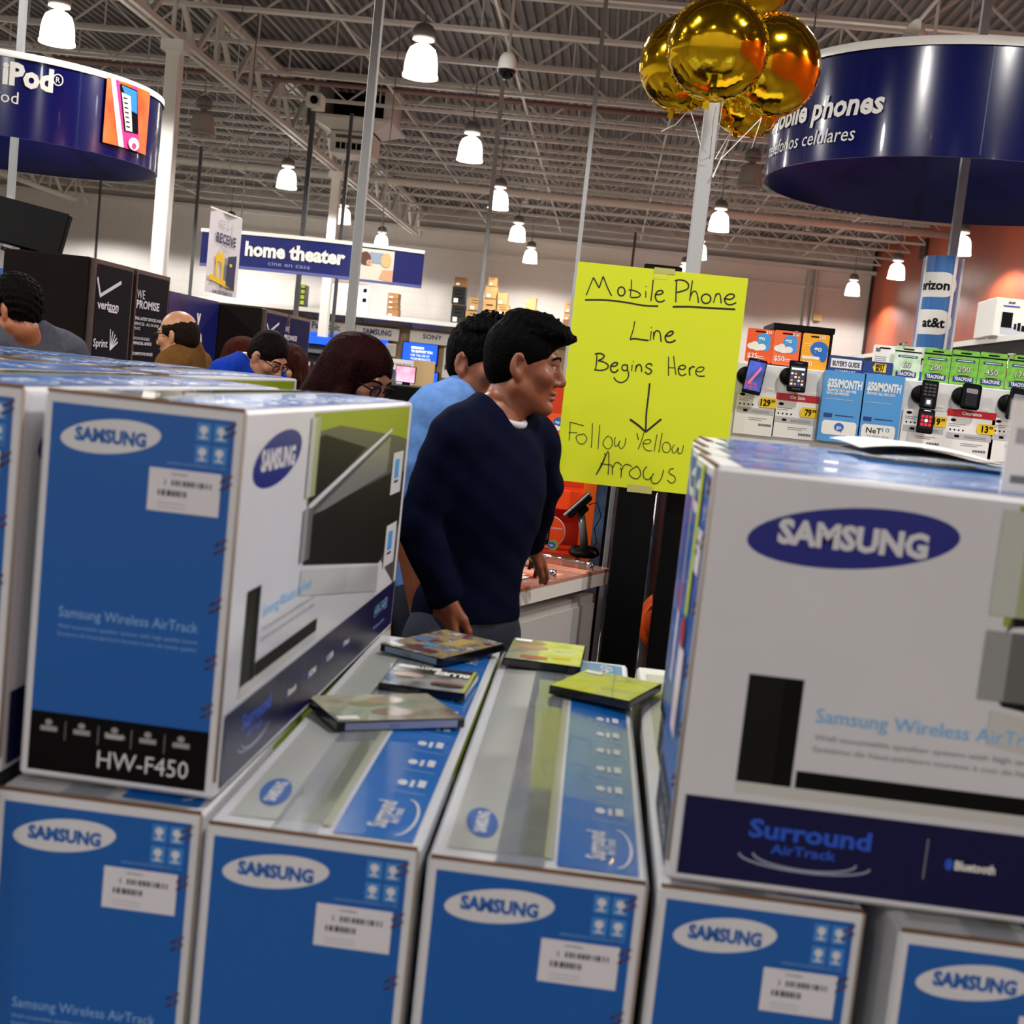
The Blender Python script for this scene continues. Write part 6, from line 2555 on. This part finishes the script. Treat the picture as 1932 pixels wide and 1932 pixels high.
def print_long(f, L, H):
    """printed long face, u runs along the length"""
    samsung(f, 0.144, 0.37, 0.104, 0.0305, m_clogo, m_cw, math.radians(7), 1)
    # photograph panel
    f.rect(0.30, 0.30, 1.03, 0.42, m_clime, 1)
    f.poly([(0.33, 0.395), (0.46, 0.40), (0.92, 0.37), (1.03, 0.36), (1.03, 0.09), (0.86, 0.16), (0.30, 0.235), (0.30, 0.28)], m_cmid, 2)
    f.poly([(0.30, 0.385), (0.37, 0.39), (0.66, 0.36), (0.5, 0.33), (0.31, 0.30)], m_cdark, 3)
    f.poly([(0.30, 0.28), (0.315, 0.285), (0.9, 0.305), (1.03, 0.30), (1.03, 0.20), (0.86, 0.15), (0.31, 0.22), (0.295, 0.24)], m_cdark, 3)
    f.poly([(0.30, 0.29), (0.31, 0.30), (0.86, 0.385), (0.87, 0.38)], m_cw, 4)
    f.poly([(0.33, 0.285), (0.86, 0.372), (0.85, 0.31), (0.40, 0.285)], mat('carton_photo_silver', '#8b8c8a', 0.25, metal=0.3), 4)
    for x0, x1, mm in ((0.285, 0.31, 'carton_fade_light'), (0.31, 0.335, 'carton_fade_mid')):
        f.rect(x0, 0.225, x1, 0.295, mat(mm, '#8b8e8e' if 'light' in mm else '#5e615f', 0.3), 5)
        f.rect(x0, 0.31, x1, 0.415, mat(mm + '_top', '#b3b8b0' if 'light' in mm else '#9aa37c', 0.3), 5)
    f.poly([(0.30, 0.215), (0.86, 0.145), (0.86, 0.1), (0.30, 0.18)], m_cgry2, 3)
    for z in (0.265, 0.135):
        f.rect(0.90, z, 1.0, z + 0.075, m_cw, 6)
        f.rect(0.925, z + 0.028, 0.965, z + 0.062, m_glb, 7)
        f.rect(0.925, z + 0.02, 0.965, z + 0.024, m_ink, 7)
    f.rect(0.06, 0.112, 0.115, 0.223, m_cdark, 2)
    f.rect(0.096, 0.112, 0.115, 0.223, m_ink, 3)
    f.rect(0.119, 0.112, 0.42, 0.130, m_ink, 3)
    f.rect(0.06, 0.100, 0.42, 0.112, m_cgry2, 2)
    f.text('Samsung Wireless AirTrack', 0.131, 0.182, 0.0145, m_cskyb, 4, w=0.235)
    f.text('Wall mountable speaker system with high quality sound', 0.132, 0.164, 0.0056, m_grey6, 4, w=0.26)
    f.text('Syst\u00e8me de haut-parleurs muraux \u00e0 son de haute qualit\u00e9', 0.132, 0.152, 0.0056, m_grey6, 4, w=0.26)
    f.rect(0.012, 0.009, 1.045, 0.092, m_cnv, 5)
    f.text('Surround', 0.079, 0.057, 0.018, m_cblt, 6, w=0.123, bold=0.03)
    f.text('AirTrack', 0.103, 0.042, 0.0095, m_cblt, 6, w=0.066, bold=0.02)
    for rr, zz in ((0.066, 0.0), (0.052, 0.002)):
        f.stroke([(0.138 + rr * math.cos(a), 0.038 + zz + 0.012 * math.sin(a)) for a in [PI + PI * i / 16 for i in range(17)]], 0.0022, mat('print_silver', '#8a93a8', 0.4), 6)
    for i, s in enumerate(('Bluetooth', 'HDMI', 'USB', 'Virtual')):
        x = 0.257 + i * 0.11
        f.rect(x, 0.035, x + 0.001, 0.077, m_grey6, 6)
        f.text(s, x + 0.03, 0.049, 0.009, m_off, 6, w=0.04, bold=0.03)
        f.ellipse(x + 0.024, 0.0535, 0.004, 0.006, m_cblt, 6)
    f.text('HW-F450', 0.86, 0.052, 0.02, m_cpale, 6, w=0.12)
    f.text('Wireless audio', 0.86, 0.03, 0.006, m_cpale, 6, w=0.1)


def print_top(f, W, L):
    """grey half with logo, blue half with icons; u across, v along the length"""
    f.rect(W * 0.07, 0.03, W * 0.56, L - 0.06, m_cgry)
    f.rect(W * 0.30, 0.03, W * 0.40, L - 0.42, m_cgry2, 2)
    f.rect(W * 0.42, 0.03, W * 0.54, L - 0.42, mat('carton_olive_strip', '#9ea284', 0.32), 2)
    f.rect(W * 0.58, 0.015, W * 0.955, L - 0.02, m_cblu2)
    samsung(f, W * 0.2, 0.115, 0.047, 0.0175, m_cb, m_cw, math.radians(97), 3, math.radians(90))
    f.text('Surround', W * 0.80, 0.045, 0.02, m_cw, 3, w=0.085, rot=PI / 2, bold=0.03)
    f.text('AirTrack', W * 0.85, 0.062, 0.01, m_cw, 3, w=0.05, rot=PI / 2, bold=0.02)
    f.stroke([(W * 0.85 + 0.016 * math.sin(a) + 0.002, 0.087 + 0.058 * math.cos(a)) for a in [PI * i / 14 for i in range(15)]], 0.003, m_cw, 3)
    for i in range(6):
        y = 0.19 + i * 0.085
        f.rect(W * 0.74, y - 0.022, W * 0.92, y - 0.0205, m_cpale, 3)
        f.ellipse(W * 0.78, y + 0.012, 0.006, 0.01, m_cw, 3)
        f.rect(W * 0.82, y, W * 0.84, y + 0.025, m_cw, 3)
        f.rect(W * 0.86, y + 0.004, W * 0.9, y + 0.03, m_cw, 3)
    f.text('Samsung Wireless AirTrack', W * 0.40, L - 0.45, 0.014, m_cskyb, 3, w=0.26, rot=PI / 2)
    f.rect(W * 0.44, L - 0.45, W * 0.455, L - 0.2, m_grey6, 3)
    f.rect(W * 0.50, L - 0.45, W * 0.515, L - 0.2, m_grey6, 3)
    f.text('HW-F450', W * 0.88, L - 0.17, 0.022, m_cw, 3, w=0.13, rot=PI / 2)


def make_carton(style='end', W=CW, L=CL_, H=CH, bulge=0.006):
    b = MB()
    # body with a gently domed, lidded top
    n = 8
    bev = 0.004
    b.box((0, 0, 0), (W, L, H - 0.003), m_cw, bev=bev)

    def tz(u, v):
        return H - 0.003 + bulge * max(0, 1 - (2 * u - 1) ** 2) * max(0, 1 - (2 * v - 1) ** 2) ** 0.5

    V = [(bev + (W - 2 * bev) * i / n, bev + (L - 2 * bev) * j / n, tz(i / n, j / n) + 0.0004) for j in range(n + 1) for i in range(n + 1)]
    F = [(j * (n + 1) + i, j * (n + 1) + i + 1, (j + 1) * (n + 1) + i + 1, (j + 1) * (n + 1) + i) for j in range(n) for i in range(n)]
    b.add(V, F, m_cw, True)
    print_end(Face(b, (0, 0, 0), (1, 0, 0), (0, 0, 1), 0.0003), W, H)
    print_long(Face(b, (W, 0, 0), (0, 1, 0), (0, 0, 1), 0.0003), L, H)

    class TopFace(Face):
        def P(s, x, y, k):
            return Vector((x, y, tz(min(1, max(0, x / W)), min(1, max(0, y / L))) + 0.0006 + k * 0.0003))

        def rect(s, x0, y0, x1, y1, m, k=1):
            q = max(1, int(abs(y1 - y0) / 0.07))
            p = max(1, int(abs(x1 - x0) / 0.04))
            for i in range(q):
                for j in range(p):
                    s.poly([(x0 + (x1 - x0) * j / p, y0 + (y1 - y0) * i / q), (x0 + (x1 - x0) * (j + 1) / p, y0 + (y1 - y0) * i / q),
                            (x0 + (x1 - x0) * (j + 1) / p, y0 + (y1 - y0) * (i + 1) / q), (x0 + (x1 - x0) * j / p, y0 + (y1 - y0) * (i + 1) / q)], m, k)
            return s

    f = TopFace(b, (0, 0, H), (1, 0, 0), (0, 1, 0))
    if style == 'end':
        print_top(f, W, L)
    else:
        f.rect(W * 0.06, 0.03, W * 0.93, L - 0.03, m_cblu2)
        f.rect(W * 0.30, 0.05, W * 0.42, L - 0.05, m_cpale, 2)
    # raw cardboard edges
    b.tube([(0.003, 0.003, H - 0.003), (W - 0.003, 0.003, H - 0.003)], 0.0025, m_cedge, 6)
    b.tube([(W - 0.002, 0.002, 0.02), (W - 0.002, 0.002, H - 0.005)], 0.0022, mat('worn_edge', '#8d8176', 0.8), 6)
    return b


def carton(name, parent_loc, rz, label, group, style='end', tape=True):
    o = make_carton(style).build(name)
    o.location = parent_loc
    o.rotation_euler = (0, 0, rz)
    tag(o, label, 'box', group)
    b = MB()
    f = Face(b, (0, 0, 0), (1, 0, 0), (0, 0, 1), 0.0003)
    W, H = CW, CH
    f.rect(W * 0.55, H * 0.722, W * 0.905, H * 0.83, m_shl, 5)
    f.text('HW-F450/ZA', W * 0.66, H * 0.815, H * 0.006, m_blur, 6, w=W * 0.08)
    rnd = random.Random(5)
    x = W * 0.58
    while x < W * 0.86:
        q = rnd.uniform(0.0012, 0.004)
        if x > W * 0.70 or rnd.random() < 0.5:
            f.rect(x, H * 0.789, min(x + q, W * 0.86), H * 0.803, m_blur, 6)
        x += q + rnd.uniform(0.001, 0.0025)
    x = W * 0.60
    while x < W * 0.74:
        q = rnd.uniform(0.0015, 0.005)
        f.rect(x, H * 0.762, x + q, H * 0.777, m_blur, 6)
        x += q + rnd.uniform(0.0008, 0.002)
    for k in range(2):
        f.rect(W * 0.60, H * (0.742 - 0.01 * k), W * 0.74, H * (0.745 - 0.01 * k), mat('sticker_faint', '#b4b2ba', 0.5), 6)
    b.build('shipping_label', o)
    for k, v in enumerate((0.93, 0.80, 0.64, 0.49, 0.345, 0.22)):
        b = MB()
        for dz in (0, 0.0085):
            z = H * v + dz
            b.tube([(W * 0.90, -0.0012, z - 0.004), (W * 0.955, -0.0012, z + 0.004)], 0.0011, mat('copper_staple', '#7a3f2c', 0.35, metal=0.8), 6)
        b.build('staple', o)
    if tape:
        b = MB()
        n = 10
        V = []
        for i in range(n + 1):
            y = 0.001 + (CL_ - 0.004) * i / n
            for x in (CW * 0.30, CW * 0.52):
                zz = CH - 0.003 + 0.006 * max(0, 1 - (2 * x / CW - 1) ** 2) * max(0, 1 - (2 * y / CL_ - 1) ** 2) ** 0.5
                V.append((x, y, zz + 0.0022))
        b.add(V, [(2 * i, 2 * i + 1, 2 * i + 3, 2 * i + 2) for i in range(n)], mat('clear_packing_tape', '#dfe6ee', 0.05, trans=0.9, spec=0.6))
        b.build('packing_tape', o)
    return o


ZR2, ZR1 = 0.6432, 1.079
GR = 'soundbar cartons in the foreground stack'
src = carton('soundbar_carton', (-0.607, 1.335, ZR2), 0, 'lower blue-fronted carton at the far left of the bottom row', GR)
# lower row, left to right
def cplace(loc, rz, label):
    o = dup(src, loc, rz)
    tag(o, label, 'box', GR)
    return o


cplace((-0.367, 1.312, ZR2), 0.0, 'lower carton with three film cases lying on its grey and blue top')
cplace((-0.127, 1.298, ZR2), 0.004, 'lower carton with two yellow-green film cases lying on its top')
o = cplace((0.113, 1.300, ZR2), -0.004, 'lower blue-fronted carton directly under the big sideways carton')
o.scale = (0.92, 1, 1)
cplace((0.350, 1.264, ZR2), 0.0, 'lower blue-fronted carton at the bottom right corner, standing slightly forward')
# upper left row
t1 = cplace((-0.596, 1.362, ZR1), -0.020, 'upper carton showing its printed front and its speaker-photo side')
t1.scale = (0.97, 1, 1)
cplace((-0.842, 1.352, ZR1), -0.01, 'upper carton cut by the left edge of the picture')
cplace((-1.082, 1.372, ZR1), 0.0, 'upper carton outside the left edge, only its top showing')
for i in range(5):
    cplace((-1.075 - 0.238 * i, 2.50 + 0.02 * (i % 2), ZR1), 0.0, 'carton top in the back row behind the upper left cartons')
# support for the upper left row
b = MB()
b.box((-1.5, 1.30, 0.0), (-0.615, 2.42, ZR1 - 0.004), mat('display_platform', '#2b2b2e', 0.6))
o = b.build('display_platform')
tag(o, 'dark display platform under the upper left cartons', 'platform')
b = MB()
b.box((-2.1, 2.46, 0.0), (-0.84, 3.58, ZR1 - 0.004), mat('display_platform', '#2b2b2e', 0.6))
o = b.build('display_platform')
tag(o, 'dark display platform under the back row of cartons', 'platform')
b = MB()
b.box((-0.611, 1.28, 0.0), (1.3, 2.44, ZR2 - 0.002), mat('display_platform', '#2b2b2e', 0.6))
o = b.build('display_platform')
tag(o, 'dark display platform under the lower row of cartons', 'platform')
for i in range(2):
    cplace((0.605 + 0.24 * i, 1.32, ZR2), 0.0, 'carton outside the right edge under the big sideways cartons')
# big cartons turned sideways on the right
bs = None
GB = 'sideways cartons on the right'
LB = ['big sideways carton with the large navy logo facing the camera', 'second sideways carton right behind the big front one', 'third sideways carton behind the big front one', 'rearmost sideways carton behind the big front one']
for i, (x, y) in enumerate(((0.117, 1.298), (0.128, 1.536), (0.143, 1.772), (0.168, 2.008))):
    if bs is None:
        bs = carton('soundbar_carton', (x, y + CW, ZR1), -PI / 2, LB[0], GB, style='long', tape=False)
        o = bs
    else:
        o = dup(bs, (x, y + CW, ZR1), -PI / 2 + 0.004 * i)
        tag(o, LB[i], 'box', GB)
    b = MB()
    f = Face(b, (0, 0, 0), (1, 0, 0), (0, 0, 1), 0.0003)
    f.rect(CW * 0.50, CH * 0.60, CW * 0.64, CH * 0.985, mat('sticker_lime', '#b4c83a', 0.4), 8)
    if i == 0:
        f.ellipse(CW * 0.52, CH * 0.55, CW * 0.11, CH * 0.04, mat('sticker_red', '#b0202c', 0.4), 9)
    f.rect(CW * 0.42, CH * (0.30 + 0.02 * i), CW * 0.72, CH * (0.52 + 0.01 * i), mat('sticker_pink_white', '#d9ccd4', 0.4), 8)
    b.build('price_sticker', o)
# clear tape along the tops of the sideways cartons
b = MB()
n = 10
V = []
for i in range(n + 1):
    x = 0.12 + 0.9 * i / n
    for y, z in ((1.302, 1.49), (1.30, ZR1 + CH + 0.0015), (1.40, ZR1 + CH + 0.006)):
        V.append((x, y, z))

# --- film cases lying on the cartons
def blotch(name, cols, scale):
    m = mat(name, cols[0], 0.12, coat=0.5)
    nt = m.node_tree
    tc = nt.nodes.new('ShaderNodeTexCoord')
    nz = nt.nodes.new('ShaderNodeTexNoise')
    nz.inputs['Scale'].default_value = scale
    nz.inputs['Detail'].default_value = 2.5
    nt.links.new(tc.outputs['Object'], nz.inputs['Vector'])
    r = nt.nodes.new('ShaderNodeValToRGB')
    el = r.color_ramp.elements
    while len(el) < len(cols):
        el.new(0.5)
    for i, c in enumerate(cols):
        el[i].position = 0.30 + 0.40 * i / (len(cols) - 1)
        el[i].color = lin(c)
    nt.links.new(nz.outputs['Fac'], r.inputs['Fac'])
    nt.links.new(r.outputs['Color'], nt.nodes['Principled BSDF'].inputs['Base Color'])
    return m


m_case = mat('case_black', '#0c0d12', 0.15, coat=0.3)


def film_case(cpx, edge, zb, label, art, W, D, draw=None, spine=None, tilt=(0, 0), th=0.014):
    """cpx: pixel of the four top corners (left, back, right, front); edge: direction pixels of the near edge"""
    z = zb + th
    P = [at(x, y, Z=z) for x, y in cpx]
    c = sum(P, Vector()) / 4
    a, b2 = at(*edge[0], Z=z), at(*edge[1], Z=z)
    rz = math.atan2(b2.y - a.y, b2.x - a.x)
    t = thing('film_case', (c.x, c.y, zb), rz)
    t.rotation_euler = (tilt[0], tilt[1], rz)
    tag(t, label, 'film case', 'film cases lying on the cartons')
    b = MB()
    b.box((-W / 2, -D / 2, 0), (W / 2, D / 2, th), m_case, bev=0.0015)
    b.build('case', t)
    b = MB()
    f = Face(b, (-W / 2, -D / 2, th), (1, 0, 0), (0, 1, 0), 0.0003)
    f.rect(0.002, 0.002, W - 0.002, D - 0.002, art)
    if draw:
        draw(f, W, D)
    b.build('cover_sleeve', t)
    if spine:
        b = MB()
        f = Face(b, (-W / 2, -D / 2, 0), (1, 0, 0), (0, 0, 1), 0.0003)
        f.rect(0.012, 0.002, W - 0.012, th - 0.002, spine)
        f.text('DVD', W * 0.4, 0.004, 0.005, m_blur, 2)
        b.build('spine_sleeve', t)
    b = MB()
    f = Face(b, (-W / 2, -D / 2, th), (1, 0, 0), (0, 1, 0), 0.0003)
    f.rect(0.006, 0.008 if spine else D - 0.03, 0.036, 0.024 if spine else D - 0.012, m_lab, 4)
    b.build('price_sticker', t)
    return t


ZT = ZR2 + CH + 0.004
a1 = blotch('cover_collage', ['#2b3f6a', '#7a2a2a', '#8c8a84', '#c2a45a', '#54739c', '#d8d2c4'], 34)
a2 = blotch('cover_monochrome', ['#4b443c', '#a9a7a4', '#c9c8c6'], 22)
a3 = blotch('cover_pale', ['#6f8288', '#9fa88e', '#b7b19c', '#8a7860'], 14)
a4 = blotch('cover_lime', ['#8a6f58', '#b4b8a2', '#b4ba66', '#8aa072'], 16)
a5 = blotch('cover_yellow', ['#a3a948', '#bfc458', '#b0b58c', '#92994a'], 18)


def d2(f, W, D):
    f.rect(0.002, D * 0.62, W - 0.002, D * 0.98, mat('cover_dark_brown', '#3b332c', 0.2), 2)
    f.text('BLUES', W * 0.93, D * 0.80, 0.02, m_lab, 3, w=W * 0.42, rot=PI, bold=0.05)
    f.text('BROTHERS', W * 0.56, D * 0.93, 0.015, m_lab, 3, w=W * 0.5, rot=PI, bold=0.05)
    f.ellipse(W * 0.25, D * 0.5, 0.025, 0.014, mat('cover_skin', '#9a705a', 0.3), 3)
    f.ellipse(W * 0.75, D * 0.3, 0.028, 0.016, mat('cover_skin', '#9a705a', 0.3), 3)
    f.ellipse(W * 0.75, D * 0.22, 0.026, 0.012, m_ink, 4)
    f.rect(W - 0.008, 0.002, W - 0.003, D - 0.002, mat('cover_lime_edge', '#b9c24a', 0.3), 3)


def d3(f, W, D):
    f.ellipse(W * 0.5, D * 0.3, 0.032, 0.02, mat('cover_brown_face', '#8d7a68', 0.25), 2)
    f.ellipse(W * 0.38, D * 0.62, 0.028, 0.014, mat('cover_olive', '#838a5c', 0.25), 2)
    f.ellipse(W * 0.56, D * 0.75, 0.03, 0.016, mat('cover_fawn', '#a48f74', 0.25), 2)


def d1(f, W, D):
    f.poly([(W * 0.5, D * 0.45), (W * 0.72, D * 0.5), (W * 0.72, D * 0.85), (W * 0.5, D * 0.8)], mat('cover_ochre', '#b7a05e', 0.25), 2)
    f.rect(W * 0.2, D * 0.06, W * 0.75, D * 0.2, mat('cover_maroon', '#5e2c30', 0.25), 2)
    f.ellipse(W * 0.45, D * 0.33, 0.012, 0.012, mat('cover_sky', '#3f8fc8', 0.25), 3)
    f.rect(W * 0.05, D * 0.4, W * 0.3, D * 0.6, mat('cover_steel', '#5a6f92', 0.25), 2)


def d4(f, W, D):
    f.rect(W * 0.2, D * 0.1, W * 0.55, D * 0.24, mat('cover_rust_text', '#9a5a44', 0.3), 2)
    f.rect(W * 0.6, D * 0.2, W * 0.85, D * 0.3, mat('cover_gold_text', '#b0952a', 0.3), 2)
    f.ellipse(W * 0.3, D * 0.62, 0.03, 0.02, mat('cover_tan', '#a78667', 0.3), 2)
    f.ellipse(W * 0.25, D * 0.82, 0.03, 0.015, mat('cover_tan2', '#8f7d6a', 0.3), 2)


film_case([(731.7, 1217), (821.6, 1179.6), (935.7, 1214.5), (858.8, 1249.5)], [(731.7, 1217), (858.8, 1249.5)], ZT + 0.003, 'collage-covered film case with a pale blue spine at the far end', a1, 0.135, 0.19, d1, mat('spine_blue', '#8fa3b8', 0.2), (math.radians(1.5), 0))
film_case([(728.4, 1298), (747, 1240), (885.4, 1263.4), (886.8, 1319)], [(728.4, 1298), (886.8, 1319)], ZT, 'black-and-white film case lying between the two other cases', a2, 0.135, 0.15, d2, None, (0, 0), 0.012)
film_case([(594.7, 1305.4), (817, 1305), (865.8, 1361), (622.7, 1368)], [(622.7, 1368), (865.8, 1361)], ZT, 'pale grey-green film case nearest the camera', a3, 0.19, 0.135, d3, mat('spine_lavender', '#8c94b4', 0.15))
film_case([(932, 1247), (998.6, 1200.6), (1122, 1212), (1061.5, 1263.4)], [(932, 1247), (1061.5, 1263.4)], ZT, 'film case with tan and lime cover, rear one of the yellow-green pair', a4, 0.135, 0.19, d4, None)
film_case([(1060.5, 1307.7), (1088.5, 1251.8), (1224.5, 1275), (1208, 1338)], [(1060.5, 1307.7), (1208, 1338)], ZT + 0.002, 'yellow film case, front one of the yellow-green pair', a5, 0.135, 0.175, None, None, (math.radians(-1), 0))

# --- folded flyer on the sideways cartons
ZB = ZR1 + CH
pa, pb_ = at(1600, 838, Y=2.0), at(1893, 875, Y=1.85)
t = thing('folded_flyer', ((pa.x + pb_.x) / 2, 1.98, ZB + 0.008))
tag(t, 'white folded flyer with a dark underside on the sideways cartons', 'flyer')
hw_ = (pb_.x - pa.x) / 2 + 0.01
for nm, m, dz, off in (('white_page', m_lab, 0.010, 0.0), ('dark_page', mat('flyer_dark', '#121214', 0.4), 0.002, 0.015)):
    b = MB()
    n = 14
    V = []
    for j in range(6):
        for i in range(n + 1):
            u, v = i / n, j / 5
            z = dz + 0.014 * (1 - (2 * u - 1) ** 2) * (0.4 + 0.6 * v) + 0.004 * math.sin(5 * u + 2 * v) * (1 if dz > 0.005 else 0.3) - (0.012 * u if dz < 0.005 else 0) * 0.2
            V.append((-hw_ + 2 * hw_ * u + off, -0.13 + 0.26 * v - 0.02 * u - off, z))
    F = [(j * (n + 1) + i, j * (n + 1) + i + 1, (j + 1) * (n + 1) + i + 1, (j + 1) * (n + 1) + i) for j in range(5) for i in range(n)]
    b.add(V, F, m, True)
    V2 = [Vector(q) - Vector((0, 0, 0.0012)) for q in V]
    b.add(V2, [q[::-1] for q in F], m, True)
    b.build(nm, t)
# --- out-of-focus white notice card standing at the right edge
p = at(1898, 908, Y=1.33)
t = thing('notice_card', (p.x, 1.345, ZB))
tag(t, 'white notice card standing on the big carton at the right edge', 'card')
b = MB()
b.box((0, 0, 0), (0.14, 0.002, 0.094), m_lab)
b.build('card', t)
b = MB()
f = Face(b, (0, 0, 0), (1, 0, 0), (0, 0, 1), 0.0004)
f.rect(0.008, 0.05, 0.03, 0.066, mat('notice_grey', '#a8a6ae', 0.5))
f.rect(0.008, 0.010, 0.03, 0.018, mat('notice_grey2', '#75737a', 0.5))
b.build('printing', t)
b = MB()
b.box((0.05, 0.0, 0.0), (0.09, 0.04, 0.004), m_off)
b.build('foot', t)
